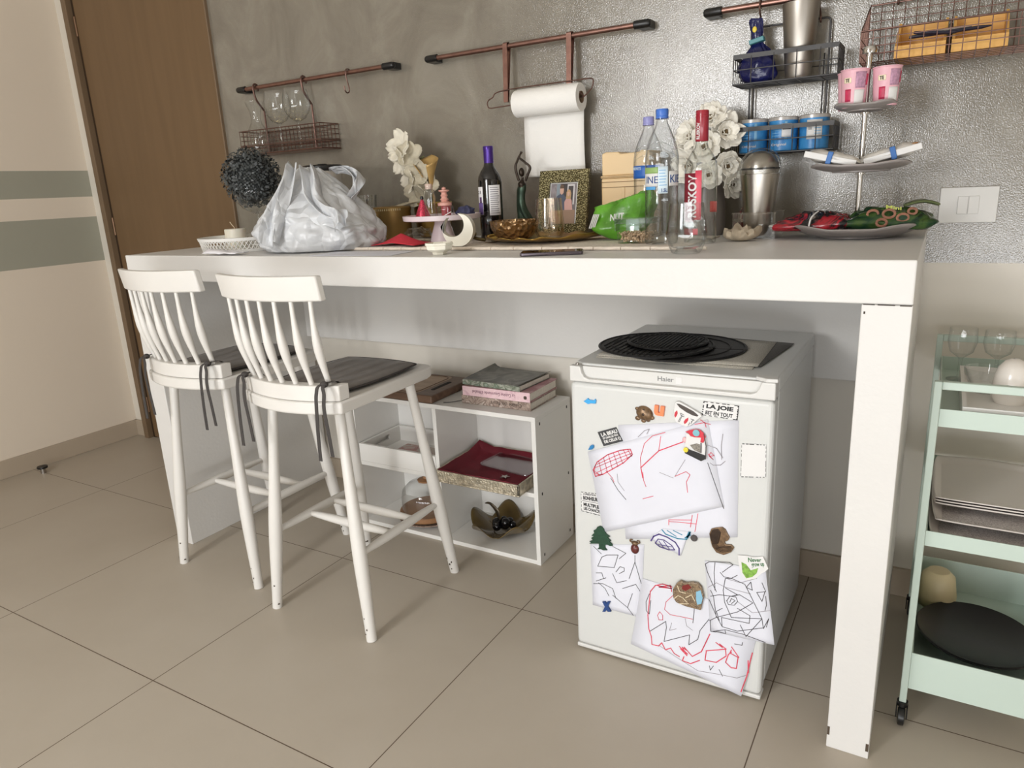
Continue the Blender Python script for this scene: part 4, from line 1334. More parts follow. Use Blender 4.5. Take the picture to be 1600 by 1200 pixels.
MB().lathe([(0, 0), (.031, 0), (.037, .012), (.0385, .035), (.036, .062), (.030, .082), (.019, .096), (.008, .1015), (0, .1025)], n=36).build('shaker_body', CER, eg)
MB().lathe([(0, .1018), (.004, .1022), (.004, .1034), (0, .1036)], n=12).build('shaker_hole', STEEL, eg)
def goblet(label, loc, r=.034, h=.11, g='clear glasses on the trolley'):
    t = thing('drinking_glass', label, 'glass', loc, 0, g)
    MB().lathe([(0, 0), (r * .85, 0), (r * .85, .002), (.006, .006), (.004, .012), (.004, h * .4), (.008, h * .44), (r * .8, h * .55), (r, h * .75), (r * .92, h)], n=28).build('goblet_body', GLASS, t)
    return t
goblet('clear goblet at the left rear of the trolley top tier', (2.575, -.20, .7550), .033, .135)
goblet('clear goblet on the trolley beside the rear frame, behind the egg shaker', (2.655, -.165, .7550), .035, .125)
goblet('clear goblet at the right rear of the trolley top tier', (2.745, -.175, .7550), .034, .12)
bo = thing('glass_bowl', 'clear cut glass bowl on the trolley left of the egg shaker', 'bowl', (2.597, -.30, .7612 ))
MB().lathe([(0, 0), (.022, 0), (.03, .012), (.044, .045), (.046, .06), (.044, .06), (.041, .045), (.027, .014), (0, .006)], n=24).build('bowl_body', GLASS, bo)
bo.location = (2.625, -.33, .7614)
MEL = mat('white_melamine', rgb(214, 206, 200), .3, vary=.01)
LACE = print_mat('grey_lace_print', [rgb(206, 198, 194), rgb(150, 142, 140), rgb(214, 208, 204), rgb(140, 132, 130)], 130, .35, 2.5)
def mtray(label, cx, cy, z, sx, sy, rz, m, rimm, h=.014, g='trays stacked on the trolley', tilt=0):
    t = thing('melamine_tray', label, 'tray', (cx, cy, z), rz, g)
    t.rotation_euler = (tilt, 0, rz)
    def fn(u, v):
        a, b = 2 * u - 1, 2 * v - 1
        e = max(abs(a), abs(b))
        x = a * sx / 2 * (1 - .05 * b * b * (abs(a) > .99) - .03 * abs(b) ** 6)
        y = b * sy / 2 * (1 - .03 * abs(a) ** 6) + .006 * math.cos(a * PI) * (b > 0) * b
        zz = max(0, (e - .84) / .16)
        return (x, y, .0015 + h * (zz ** .8))
    MB().sheet(fn, 36, 36).build('tray_body', rimm, t, solid=.003)
    if m is not rimm:
        MB().box(-sx / 2 * .82, sx / 2 * .82, -sy / 2 * .82, sy / 2 * .82, .0032, .0038).build('printed_centre', m, t, smooth=0)
    return t
mtray('lace print tray at the bottom of the stack on the middle tier', 2.672, -.372, .4765, .272, .45, 0, LACE, MEL, .016)
mtray('lace print tray second from the bottom on the middle tier', 2.676, -.345, .4952, .268, .41, 0, LACE, MEL, .016)
mtray('plain white tray third from the top of the small trays on the trolley', 2.652, -.335, .5128, .222, .30, 0, MEL, MEL, .012)
mtray('plain white tray second from the top of the small trays on the trolley', 2.652, -.335, .5196, .222, .30, 0, MEL, MEL, .012)
mtray('plain white tray on top of the small trays on the trolley', 2.652, -.335, .5264, .222, .30, 0, MEL, MEL, .012)
pn = thing('serving_platter', 'glossy black oval platter in the bottom tier of the trolley', 'platter', (2.672, -.39, .128))
BLKG = mat('gloss_black_melamine', rgb(12, 12, 13), .3, vary=.1, spec=.25)
MB().lathe([(0, 0), (.09, 0), (.128, .020), (.134, .026), (.131, .029), (.09, .006), (0, .005)], n=56, sy=1.45, rot=rotm(math.radians(-9), 0, 0)).build('platter_body', BLKG, pn)
cj = thing('cream_bowl', 'upturned cream bowl at the back of the bottom tier of the trolley', 'bowl', (2.585, -.185, .1008))
MB().lathe([(.046, 0), (.048, .03), (.04, .085), (.026, .1), (0, .104)], n=36).build('bowl_body', mat('cream_plastic', rgb(206, 190, 150), .4, vary=.02), cj, solid=.002)
# ================================================================== rails on the wall
RZ, RY = 1.742, -.046
def rail(label, x0, x1):
    t = thing('wall_rail', label, 'rail', (x0, RY, RZ), 0, 'copper rails on the grey wall')
    ln = x1 - x0
    MB().lathe([(0, 0), (.0082, 0), (.0082, ln), (0, ln)], (0, 0, 0), 20, rotm(0, PI / 2, 0)).build('tube', COPPER, t)
    for s, x in ((1, -.006), (-1, ln + .006)):
        c = MB()
        # cap over the tube end with a foot that reaches the wall
        c.lathe([(0, -.004), (.009, -.002), (.0122, .006), (.0122, .05), (0, .05)], (x, 0, 0), 20, rotm(0, s * PI / 2, 0))
        c.box(min(x, x + s * .04), max(x, x + s * .04), 0, -RY - .001, -.0115, .0115)
        c.build('end_bracket', BLACK, t, bevel=.002)
    return t
rail('left copper rail holding the wire basket of glasses', -.14, .70)
rail('middle copper rail holding the paper towel roll', .862, 1.685)
rail('right copper rail above the black wire caddy', 1.862, 2.71)

def strap_hook(mb, x, wall_y, zb, r=.0042):
    pts = [(x, RY + .010, RZ - .012), (x, RY + .013, RZ + .004), (x, RY + .004, RZ + .0125), (x, RY - .006, RZ + .0125), (x, RY - .0135, RZ + .003), (x, RY - .013, RZ - .02), (x, RY - .004, RZ - .05), (x, wall_y - .004, RZ - .085), (x, wall_y, RZ - .105), (x, wall_y, zb)]
    mb.tube(smooth_path(pts, 5), r, 8)

# copper wire basket with glasses
wb = thing('wire_basket', 'small copper wire basket with glasses hanging from the left rail', 'basket', (0, 0, 0))
x0, x1, y0, y1, z0, z1 = -.092, .372, -.115, -.012, 1.474, 1.567
for x in (-.035, .245):
    h = MB()
    strap_hook(h, x, -.0165, z0)
    h.build('hook', COPPERD, wb)
m = MB()
k = x0
while k <= x1 + 1e-6:
    m.tube([(k, y0, z0), (k, y0, z1)], .0011, 5)
    m.tube([(k, y1, z0), (k, y1, z1)], .0011, 5)
    m.tube([(k, y0, z0), (k, y1, z0)], .0011, 5)
    k += (x1 - x0) / 22
for y in [y0 + (y1 - y0) * q / 5 for q in range(1, 5)]:
    for x in (x0, x1):
        m.tube([(x, y, z0), (x, y, z1)], .0011, 5)
    m.tube([(x0, y, z0), (x1, y, z0)], .0011, 5)
for q in range(1, 5):
    z = z0 + (z1 - z0) * q / 5
    m.tube([(x0, y0, z), (x1, y0, z), (x1, y1, z), (x0, y1, z)], .0011, 5, True)
m.build('wire_mesh', COPPERD, wb)
f = MB()
for z, r in ((z1, .0022), (z0 + .032, .0026), (z0, .0032)):
    f.tube([(x0, y0, z), (x1, y0, z), (x1, y1, z), (x0, y1, z)], r, 7, True)
f.build('wire_rim', COPPERD, wb)
MB().box(x0 + .002, x1 - .002, y0 + .002, y1 - .002, z0 - .003, z0 - .0005).build('base_plate', COPPER, wb, smooth=0)
cf = thing('carafe', 'clear glass carafe at the left end of the small wire basket', 'carafe', (-.038, -.064, z0 + .0015))
MB().lathe([(0, 0), (.04, 0), (.044, .006), (.045, .075), (.036, .1), (.022, .125), (.019, .145), (.024, .175), (.036, .205), (.037, .21)], n=36).build('carafe_body', GLASS, cf)
GOLDD = mat('gold_speckle', rgb(196, 178, 130), .3, metal=.8, vary=.2)
def wine_glass(label, loc, r=.054, hh=.236, group=None, dots=True):
    t = thing('wine_glass', label, 'wine glass', loc, 0, group)
    hb = hh * .48
    prof = [(0, 0), (.034, 0), (.034, .002), (.008, .006), (.0042, .02), (.0042, hb - .012), (.007, hb - .004), (.012, hb)]
    bowl = [(.012, hb), (r * .58, hb + .010), (r * .9, hb + .035), (r, hb + .062), (r * .97, hb + .085), (r * .84, hh)]
    MB().lathe(prof, n=28).build('stem_and_foot', GLASS, t)
    MB().lathe([(.0, hb)] + bowl, n=36).build('bowl', GLASS, t)
    if dots:
        d = MB()
        rr = random.Random(5)
        for k in range(260):
            a = rr.uniform(0, 2 * PI)
            s = rr.uniform(0, 1) ** 1.7
            zz = hb + .004 + s * .06
            i = 0
            while i < len(bowl) - 2 and bowl[i + 1][1] < zz:
                i += 1
            (ra, za), (rb_, zb) = bowl[i], bowl[i + 1]
            rad = ra + (rb_ - ra) * max(0, min(1, (zz - za) / (zb - za))) + .0006
            w = .0009
            ca, sa = math.cos(a), math.sin(a)
            c = Vector((rad * ca, rad * sa, zz))
            tx, tz = Vector((-sa, ca, 0)), Vector((0, 0, 1))
            d.add([c - tx * w, c + tz * w, c + tx * w, c - tz * w], [(0, 1, 2, 3)])
        d.build('gold_speckles', GOLDD, t, smooth=0)
    return t
wg = wine_glass('speckled wine glass beside the carafe in the small wire basket', (.098, -.064, z0 + .0015), group='speckled wine glasses in the wire basket')
dup(wg, (.208, -.064, z0 + .0015), .7, 'speckled wine glass at the right in the small wire basket')
# s-hook
tag(MB().tube(smooth_path([(.482, RY + .014, RZ - .006), (.482, RY + .012, RZ + .008), (.482, RY, RZ + .0125), (.482, RY - .0125, RZ + .006), (.482, RY - .012, RZ - .02), (.482, RY - .002, RZ - .055), (.482, RY - .004, RZ - .07), (.482, RY - .016, RZ - .074), (.482, RY - .026, RZ - .066), (.482, RY - .028, RZ - .05)], 6), .0024, 8).build('hook', COPPERD), 'small empty copper hook on the left rail right of the wire basket', 'hook')

# paper towel holder
ho = thing('paper_towel_holder', 'copper wire paper towel holder hanging from the middle rail', 'paper holder', (0, 0, 0))
for x, zb in ((1.190, 1.566), (1.426, 1.566)):
    b = MB()
    # folded flat strap looped over the rail
    pts = [(x, -.066, zb), (x, RY - .0115, RZ - .01), (x, RY - .0105, RZ + .006), (x, RY, RZ + .0115), (x, RY + .0105, RZ + .006), (x, RY + .0115, RZ - .01), (x, -.060, zb)]
    sp_ = smooth_path(pts, 6)
    for q in range(len(sp_) - 1):
        a, c = sp_[q], sp_[q + 1]
        d = (c - a)
        n_ = Vector((0, -d.z, d.y)).normalized() * .0011
        w = Vector((.0085, 0, 0))
        b.add([a - w - n_, a + w - n_, a + w + n_, a - w + n_, c - w - n_, c + w - n_, c + w + n_, c - w + n_], [(0, 1, 2, 3), (4, 5, 6, 7), (0, 1, 5, 4), (1, 2, 6, 5), (2, 3, 7, 6), (3, 0, 4, 7)])
    b.build('strap', COPPER, ho)
HY, HZ = -.080, 1.553
w = MB()
w.tube(smooth_path([(1.50, -.069, 1.606), (1.19, -.069, 1.603), (1.14, -.072, 1.584), (1.128, HY, 1.575), (1.124, HY, 1.565), (1.128, HY, 1.553), (1.14, HY, 1.550)], 8) + [(1.235, HY, HZ), (1.485, HY, HZ)], .0021, 7)
w.tube(smooth_path([(1.485, HY, HZ), (1.512, HY, 1.575), (1.518, HY, 1.597), (1.50, -.069, 1.606), (1.452, -.069, 1.606)], 6), .0021, 7)
w.tube([(1.485, HY, HZ), (1.478, HY - .012, HZ + .012), (1.47, HY - .013, HZ + .02)], .0021, 7)
w.build('wire_arm', COPPERD, ho)
TOWEL = mat('paper_towel', rgb(236, 234, 230), .85, vary=.01, spec=.15, bump=.25, bscale=260)
pr = thing('paper_towel_roll', 'white paper towel roll with a long sheet hanging down', 'paper towel', (0, 0, 0))
RR = .043
MB().lathe([(.0185, 0), (RR - .001, 0), (RR, .0015), (RR, .2345), (RR - .001, .236), (.0185, .236), (.0185, 0)], (1.240, HY, HZ), 48, rotm(0, PI / 2, 0)).build('roll', TOWEL, pr)
MB().lathe([(.0172, -.001), (.0185, -.001), (.0185, .237), (.0172, .237), (.0172, -.001)], (1.240, HY, HZ), 32, rotm(0, PI / 2, 0)).build('cardboard_core', mat('cardboard', rgb(120, 98, 76), .85, vary=.06), pr)
def hang(u, v):
    x = 1.243 + .2225 * u
    if v < .15:
        a = PI * .5 * (1 - v / .15) 
        return (x, HY + (RR + .0012) * math.cos(a), HZ + (RR + .0012) * math.sin(a))
    t = (v - .15) / .85
    return (x, HY + RR + .0012 - .006 * math.sin(t * PI), HZ - t * (HZ - 1.318) - .0015 * math.sin(u * 3))
MB().sheet(hang, 8, 40).build('hanging_sheet', TOWEL, pr, solid=.0006)

# black two tier wire caddy
cd = thing('wire_caddy', 'black two tier wire caddy hanging from the right rail', 'caddy', (0, 0, 0))
fr_ = MB()
yb = -.017
fr_.tube(smooth_path([(1.984, yb, 1.335), (1.984, yb, 1.5), (1.984, yb, 1.665)], 3) + smooth_path([(1.984, yb, 1.675), (1.986, yb, 1.685), (1.996, yb, 1.689)], 3) + smooth_path([(2.18, yb, 1.689), (2.190, yb, 1.685), (2.192, yb, 1.675)], 3) + [(2.192, yb, 1.335)], .0027, 7)
fr_.tube([(1.995, yb, 1.34), (1.995, yb, 1.60)], .002, 6)
fr_.tube([(2.181, yb, 1.34), (2.181, yb, 1.60)], .002, 6)
fr_.build('back_frame', BLACKW, cd)
for x in (2.012, 2.166):
    MB().tube(smooth_path([(x, RY + .012, RZ - .008), (x, RY + .012, RZ + .006), (x, RY, RZ + .0125), (x, RY - .0125, RZ + .004), (x, RY - .010, RZ - .018), (x, yb - .006, RZ - .046), (x, yb - .0055, RZ - .058), (x, yb + .002, RZ - .062), (x, yb + .005, RZ - .052)], 5), .0024, 7).build('hook', COPPERD, cd)
def tier(z0, z1, nm):
    x0, x1, y0, y1 = 1.962, 2.232, -.130, -.02
    b = MB()
    b.box(x0, x1, y0 - .001, y0 + .0008, z1 - .012, z1).box(x0, x0 + .0018, y0, y1, z1 - .012, z1).box(x1 - .0018, x1, y0, y1, z1 - .012, z1)
    o = b.build(nm, BLACKW, cd, smooth=0)
    g = MB()
    for q in range(1, 5):
        x = x0 + (x1 - x0) * q / 4.6 - .01
        g.tube([(x, y0, z1 - .006), (x, y0, z0), (x, y1, z0)], .0016, 6)
    for q in range(6):
        y = y0 + (y1 - y0) * q / 5
        for x in (x0 + .001, x1 - .001):
            g.tube([(x, y, z1 - .006), (x, y, z0)], .0014, 6)
        g.tube([(x0, y, z0), (x1, y, z0)], .0014, 6)
    zm = z0 + (z1 - z0) * .48
    g.tube([(x0, y0, zm), (x1, y0, zm), (x1, y1, zm), (x0, y1, zm)], .0015, 6, True)
    g.tube([(x0, y0, z0), (x1, y0, z0), (x1, y1, z0), (x0, y1, z0)], .0022, 6, True)
    g.build('basket_wire', BLACKW, o)
tier(1.531, 1.608, 'upper_basket')
tier(1.345, 1.417, 'lower_basket')

CANB = print_mat('blue_can_print', [rgb(36, 112, 178), rgb(58, 138, 198), rgb(44, 122, 188)], 14, .35)
CANL = mat('grey_can_lid', rgb(176, 172, 168), .3, metal=.3, vary=.03)
def can(label, x, rz):
    t = thing('snack_can', label, 'can', (x, -.0755, 1.3478), rz, 'blue snack cans in the caddy')
    MB().lathe([(0, 0), (.036, 0), (.038, .002), (.038, .081), (0, .081)], n=40).build('can_body', CANB, t)
    MB().lathe([(0, .081), (.0395, .081), (.0395, .089), (.037, .091), (0, .0905)], n=40).build('lid', CANL, t)
    return t
PBLUE = mat('pale_blue_print', rgb(132, 184, 220), .5, vary=.05)
def cyl_fn(r, a0, z0):
    """block of print wrapped round a cylinder; a0 is the angle of its left edge, running anticlockwise from above"""
    return lambda u, v, d: Vector(((r + d) * math.cos(a0 + u / r), (r + d) * math.sin(a0 + u / r), z0 + v))
def cyl_patch(name, m, r, a0, a1, z0, z1, parent, n=14, t=.0006):
    def fn(u, v):
        a = a0 + (a1 - a0) * u
        return (r * math.cos(a), r * math.sin(a), z0 + (z1 - z0) * v)
    return MB().sheet(fn, n, 4).build(name, m, parent, solid=t)
# camera sees these from the right front: the facing direction is about -75 degrees
for x, rz, lb, kind in ((2.0125, 0, 'blue snack can at the left end of the lower caddy basket', 0), (2.0935, 0, 'blue snack can in the middle of the lower caddy basket, with a dark round print', 1), (2.1745, 0, 'blue snack can at the right end of the caddy, white panel to the front', 2)):
    t = can(lb, x, rz)
    if kind < 2:
        lettering('can_lettering', 'Original', .042, .009, cyl_fn(.0385, -PI * .72, .012), INKW, t, bold=.01)
        cyl_patch('pale_stripe', PBLUE, .0383, -PI * .42, -PI * .36, .03, .078, t)
        for k in range(5):
            cyl_patch('small_print', PBLUE, .0383, -PI * .72, -PI * .48, .040 + k * .007, .0415 + k * .007, t)
    if kind == 1:
        cyl_patch('white_panel', INKW, .0384, -PI * .48, -PI * .26, .036, .072, t)
        cyl_patch('dark_panel', INK, .0388, -PI * .46, -PI * .28, .056, .071, t)
    if kind == 2:
        cyl_patch('white_panel', INKW, .0384, -PI * .62, -PI * .28, .026, .076, t)
        bc_ = MB()
        for k in range(9):
            a = -PI * .58 + k * .028
            bc_.add([(.0389 * math.cos(a), .0389 * math.sin(a), .05), (.0389 * math.cos(a + .012), .0389 * math.sin(a + .012), .05), (.0389 * math.cos(a + .012), .0389 * math.sin(a + .012), .07), (.0389 * math.cos(a), .0389 * math.sin(a), .07)], [(0, 1, 2, 3)])
        bc_.build('bar_code', INK, t, smooth=0)
        for k in range(6):
            cyl_patch('small_print', PBLUE, .0389, -PI * .45, -PI * .31, .032 + k * .007, .034 + k * .007, t)
# steel tumbler
tb = thing('steel_tumbler', 'tall brushed steel tumbler in the upper caddy basket', 'tumbler', (2.124, -.077, 1.5335))
def vsteel():
    m = mat('brushed_steel_tumbler', rgb(158, 152, 144), .34, metal=1.0, vary=.04, vscale=10)
    m.node_tree.nodes['Principled BSDF'].inputs['Anisotropic'].default_value = .6
    return m
MB().lathe([(0, 0), (.0315, 0), (.033, .003), (.0475, .186), (.048, .189), (.0465, .189), (.032, .006), (0, .006)], n=48).build('tumbler_body', vsteel(), tb)
# blue coffee bag
BAGB = mat('glossy_navy_film', rgb(20, 24, 74), .22, vary=.15, vscale=20, bump=.5, bscale=50)
bb = thing('coffee_bag', 'navy blue foil bag with a teal clip in the upper caddy basket', 'bag', (2.02, -.075, 1.534))
def bagf(d, p):
    t = (d.z + 1) / 2
    prof = [(0, .55), (.06, .86), (.2, 1.0), (.36, .86), (.5, .5), (.6, .27), (.68, .24), (.8, .30), (.95, .34), (1, .3)]
    th = math.atan2(d.y, d.x)
    s = .3
    for (a, ra), (b, rb_) in zip(prof[:-1], prof[1:]):
        if a <= t <= b:
            s = ra + (rb_ - ra) * (t - a) / (b - a)
            break
    w = noise.noise(Vector((math.cos(th) * 2.2, math.sin(th) * 2.2, t * 5)))
    dv = noise.voronoi(Vector((math.cos(th) * 1.6, math.sin(th) * 1.6, t * 4 + 2)))[0]
    s *= 1 + .16 * w + .35 * min(.5, dv[1] - dv[0]) - .08
    fl = .62 if t < .4 else .45
    return Vector((math.cos(th) * .056 * s - .012 * t, math.sin(th) * .056 * s * fl, t * .168 + .004 * w))
MB().ball((0, 0, 0), .058, .046, .08, 36, 26, fn=bagf).build('bag_body', BAGB, bb, smooth=60)
MB().obox((-.006, -.008, .110), (.040, .026, .012), rotm(0, math.radians(-12), 0)).build('clip', mat('teal_clip', rgb(66, 130, 138), .4, vary=.05), bb, smooth=0, bevel=.002)
YEL = mat('yellow_print', rgb(220, 196, 70), .5, vary=.05)
MB().ball((-.014, -.0085, .140), .006, .002, .008, 14, 8).build('yellow_print', YEL, bb)
def sidebag(u, v, d):
    return Vector((-.03 + u, -.043 - d + abs(u - .02) * .1, .052 + v))

# copper wire basket of wooden boxes, upper right
cbk = thing('wire_basket', 'large copper wire basket holding two wooden boxes at the upper right', 'basket', (0, 0, 0))
X0, X1, YB, YFr, Z0 = 2.288, 2.640, -.018, -.200, 1.542
ZF, ZB = 1.612, 1.700
m = MB()
nx = 13
for k in range(nx + 1):
    x = X0 + (X1 - X0) * k / nx
    m.tube([(x, YFr, ZF), (x, YFr, Z0), (x, YB, Z0), (x, YB, ZB)], .0012, 5)
for k in range(1, 4):
    z = Z0 + (ZF - Z0) * k / 4
    m.tube([(X0, YFr, z), (X1, YFr, z)], .0012, 5)
for k in range(1, 8):
    z = Z0 + (ZB - Z0) * k / 8
    m.tube([(X0, YB, z), (X1, YB, z)], .0012, 5)
for x in (X0, X1):
    for k in range(1, 8):
        y = YFr + (YB - YFr) * k / 8
        zt = ZF + (ZB - ZF) * k / 8
        m.tube([(x, y, Z0), (x, y, zt)], .0012, 5)
    for k in range(1, 4):
        z = Z0 + (ZF - Z0) * k / 4
        m.tube([(x, YFr, z), (x, YB, z)], .0012, 5)
for k in range(1, 6):
    y = YFr + (YB - YFr) * k / 6
    m.tube([(X0, y, Z0), (X1, y, Z0)], .0012, 5)
m.build('wire_mesh', COPPERD, cbk)
f = MB()
f.tube([(X0, YFr, ZF), (X1, YFr, ZF), (X1, YB, ZB), (X0, YB, ZB)], .0024, 7, True)
f.build('wire_rim', COPPERD, cbk)
for x in (2.352, 2.575):
    h = MB()
    h.tube(smooth_path([(x, RY + .012, RZ - .006), (x, RY, RZ + .0125), (x, RY - .0125, RZ), (x, YB - .012, RZ - .03), (x, YB - .006, ZB - .004), (x, YB + .003, ZB - .004), (x, YB + .004, ZB + .008)], 5), .0026, 7)
    h.build('hook', COPPERD, cbk)
PINE = wood('pine_wood', rgb(222, 174, 96), rgb(206, 152, 78), (1, 1, 14), .55, .6, 5)
def wbox(label, x0, x1):
    t = thing('wooden_box', label, 'box', ((x0 + x1) / 2, -.10, Z0 + .0025), 0, 'wooden boxes in the upper right basket')
    a = (x1 - x0) / 2
    MB().box(-a, a, -.078, .07, 0, .006).box(-a, a, -.078, -.071, .006, .028).box(-a, a, .064, .07, .006, .094).prism([(-.071, .006), (.064, .006), (.064, .094), (.03, .094), (-.071, .028)], -a, -a + .006, 'x').prism([(-.071, .006), (.064, .006), (.064, .094), (.03, .094), (-.071, .028)], a - .006, a, 'x').build('box_body', PINE, t, smooth=0)
wbox('pine wooden box at the left in the large wire basket', 2.362, 2.470)
wbox('pine wooden box at the right in the large wire basket', 2.482, 2.594)
PENB = mat('navy_pen_plastic', rgb(36, 34, 52), .35, vary=.1)
for k, (xa, xb, y, z, mm, lb) in enumerate(((2.39, 2.56, -.15, 1.5925, PENB, 'dark pen lying across both wooden boxes at the front'), (2.40, 2.50, -.160, 1.588, PENB, 'short dark pen crossing behind the front pen in the basket'), (2.41, 2.52, -.14, 1.5985, STEEL, 'silver pen lying across the wooden boxes in the basket'))):
    tag(MB().tube([(xa, y, z + (.012 if k == 1 else 0)), (xa + .01, y, z + (.011 if k == 1 else 0)), (xb - .02, y + .01, z + .004), (xb, y + .012, z + .005)], [.003, .0042, .0042, .0015], 10).build('pen', mm), lb, 'pen', 'pens in the wooden boxes')
# ================================================================== things on the bar top
Z = H + .0006

# woven runner under most things
RUN = mat('ivory_woven_runner', rgb(218, 208, 196), .8, vary=.12, vscale=150, bump=.6, bscale=260)
rn = thing('table_runner', 'ivory bamboo-ribbed table runner along the middle of the bar', 'table runner', (0, 0, Z))
MB().box(.86, 1.955, -.592, -.19, 0, .0035).build('cloth', RUN, rn, smooth=0)
bb_ = MB()
x = .87
while x < 1.95:
    ln = random.uniform(.05, .09)
    bb_.tube([(x, -.594, .005), (x + ln * .1, -.594, .0058), (x + ln * .5, -.594, .0048), (x + ln * .9, -.594, .0058), (x + ln - .002, -.594, .005)], .0042, 7)
    x += ln
bb_.build('ribbed_edge', mat('pale_bamboo', rgb(226, 214, 200), .5, vary=.08, vscale=30), rn)
ZR = Z + .0042

# pierced white tray with candle and plant glass
tr = thing('pierced_tray', 'round white tray with a pierced rim at the left end of the bar', 'tray', (.375, -.550, Z))
TR = .150
MB().lathe([(0, 0), (TR - .012, 0), (TR - .010, .004), (0, .004)], n=64).build('tray_floor', WHITE_B, tr)
rm = MB()
rm.lathe([(TR - .012, 0), (TR - .008, 0), (TR - .005, .009), (TR - .009, .009), (TR - .012, 0)], n=72)
rm.lathe([(TR - .002, .037), (TR + .003, .037), (TR + .006, .047), (TR + .001, .048), (TR - .002, .037)], n=72)
n = 66
for k in range(n):
    for s in (-1, 1):
        a0, a1 = 2 * PI * k / n, 2 * PI * (k + s * 1.5) / n
        pts = []
        for q in range(5):
            t = q / 4
            a = a0 + (a1 - a0) * t
            r = TR - .007 + .007 * t
            pts.append((r * math.cos(a), r * math.sin(a), .008 + .031 * t))
        rm.tube(pts, .0017, 5)
rm.build('pierced_rim', WHITE_B, tr)
cn = thing('candle', 'white pillar candle with a long curled wick on the pierced tray', 'candle', (.262, -.495, Z + .0045))
WAX = mat('ivory_wax', rgb(236, 230, 216), .45, vary=.02)
WAX.node_tree.nodes['Principled BSDF'].inputs['Subsurface Weight'].default_value = .15
MB().lathe([(0, 0), (.036, 0), (.037, .003), (.0375, .06), (.036, .064), (.03, .062), (0, .060)], n=40).build('wax', WAX, cn)
MB().tube(smooth_path([(0, 0, .059), (-.003, 0, .070), (-.012, 0, .078), (-.022, 0, .089)], 5), .0011, 6).build('wick', mat('wick_cotton', rgb(216, 204, 180), .8), cn)
gg = thing('wine_glass', 'large clear wine glass holding the dark foliage ball on the pierced tray', 'wine glass', (.400, -.50, Z + .0045))
MB().lathe([(0, 0), (.042, 0), (.042, .002), (.008, .007), (.0042, .022), (.0042, .105), (.008, .116), (.018, .120)], n=36).build('stem_and_foot', GLASS, gg)
MB().lathe([(0, .119), (.018, .1195), (.045, .135), (.066, .160), (.0745, .190), (.074, .205)], n=44).build('bowl', GLASS, gg)
fb = thing('foliage_ball', 'ball of small slate black artificial leaves resting in the wine glass', 'topiary ball', (.396, -.50, Z + .2425))
LEAF = mat('slate_leaf', rgb(74, 78, 78), .5, c2=rgb(44, 47, 48), vscale=70)
lf = MB()
rr = random.Random(3)
R0 = .096
for k in range(1500):
    z = 1 - 2 * (k + .5) / 1500
    a = k * 2.399963
    d = Vector((math.sqrt(1 - z * z) * math.cos(a), math.sqrt(1 - z * z) * math.sin(a), z))
    rad = R0 + rr.uniform(-.012, .006) + (.008 if rr.random() < .04 else 0)
    c = d * rad
    t = d.orthogonal().normalized()
    t = Matrix.Rotation(rr.uniform(0, 2 * PI), 3, d) @ t
    u = (t * .8 + d * rr.uniform(.1, .9)).normalized()
    w = d.cross(t).normalized()
    s = rr.uniform(.0065, .0105)
    lf.add([c - u * s * .6, c + w * s * .5, c + u * s, c - w * s * .5], [(0, 1, 2, 3)])
lf.build('leaves', LEAF, fb, smooth=0)
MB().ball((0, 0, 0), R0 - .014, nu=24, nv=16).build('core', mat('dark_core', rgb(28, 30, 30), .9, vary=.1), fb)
# folded white napkin in front of the tray
NAP = mat('white_napkin', rgb(224, 222, 226), .85, vary=.02, bump=.2, bscale=120)
def napf(u, v):
    x, y = .16 * u, .055 * v
    return (x, y, .004 + .011 * math.sin(PI * v) ** .6 * (.6 + .4 * math.cos(u * 3)) + noise.noise(Vector((u * 5, v * 3, 2))) * .004)
tag(MB().sheet(napf, 22, 10).build('folded_napkin', NAP, solid=.002, loc=(.42, -.765, Z + .002)), 'crumpled white napkin lying at the front edge before the pierced tray', 'napkin')

# plastic carrier bag
PLB = bpy.data.materials.new('white_plastic_film')
PLB.use_nodes = True
nt = PLB.node_tree
b_ = nt.nodes['Principled BSDF']
b_.inputs['Base Color'].default_value = rgb(224, 226, 229)
b_.inputs['Roughness'].default_value = .3
b_.inputs['Specular IOR Level'].default_value = .5
tc = nt.nodes.new('ShaderNodeTexCoord')
nn = nt.nodes.new('ShaderNodeTexNoise')
nn.noise_type = 'RIDGED_MULTIFRACTAL'
nn.inputs['Scale'].default_value = 8
nn.inputs['Detail'].default_value = 3
nn.inputs['Distortion'].default_value = .8
bpn = nt.nodes.new('ShaderNodeBump')
bpn.inputs['Strength'].default_value = .9
bpn.inputs['Distance'].default_value = .012
nt.links.new(tc.outputs['Object'], nn.inputs['Vector'])
wn = nt.nodes.new('ShaderNodeTexNoise')
wn.inputs['Scale'].default_value = 7
nt.links.new(tc.outputs['Object'], wn.inputs['Vector'])
wm = nt.nodes.new('ShaderNodeVectorMath')
wm.operation = 'MULTIPLY_ADD'
wm.inputs[1].default_value = (.16, .16, .16)
nt.links.new(wn.outputs['Color'], wm.inputs[0])
nt.links.new(tc.outputs['Object'], wm.inputs[2])
vo = nt.nodes.new('ShaderNodeTexVoronoi')
vo.feature = 'DISTANCE_TO_EDGE'
vo.inputs['Scale'].default_value = 13
nt.links.new(wm.outputs[0], vo.inputs['Vector'])
cr = nt.nodes.new('ShaderNodeMath')
cr.operation = 'MULTIPLY_ADD'
cr.inputs[1].default_value = 1.6
nt.links.new(vo.outputs['Distance'], cr.inputs[0])
nt.links.new(nn.outputs['Fac'], cr.inputs[2])
nt.links.new(cr.outputs[0], bpn.inputs['Height'])
nt.links.new(bpn.outputs['Normal'], b_.inputs['Normal'])
tl_ = nt.nodes.new('ShaderNodeBsdfTranslucent')
tl_.inputs['Color'].default_value = rgb(226, 227, 229)
mxs = nt.nodes.new('ShaderNodeMixShader')
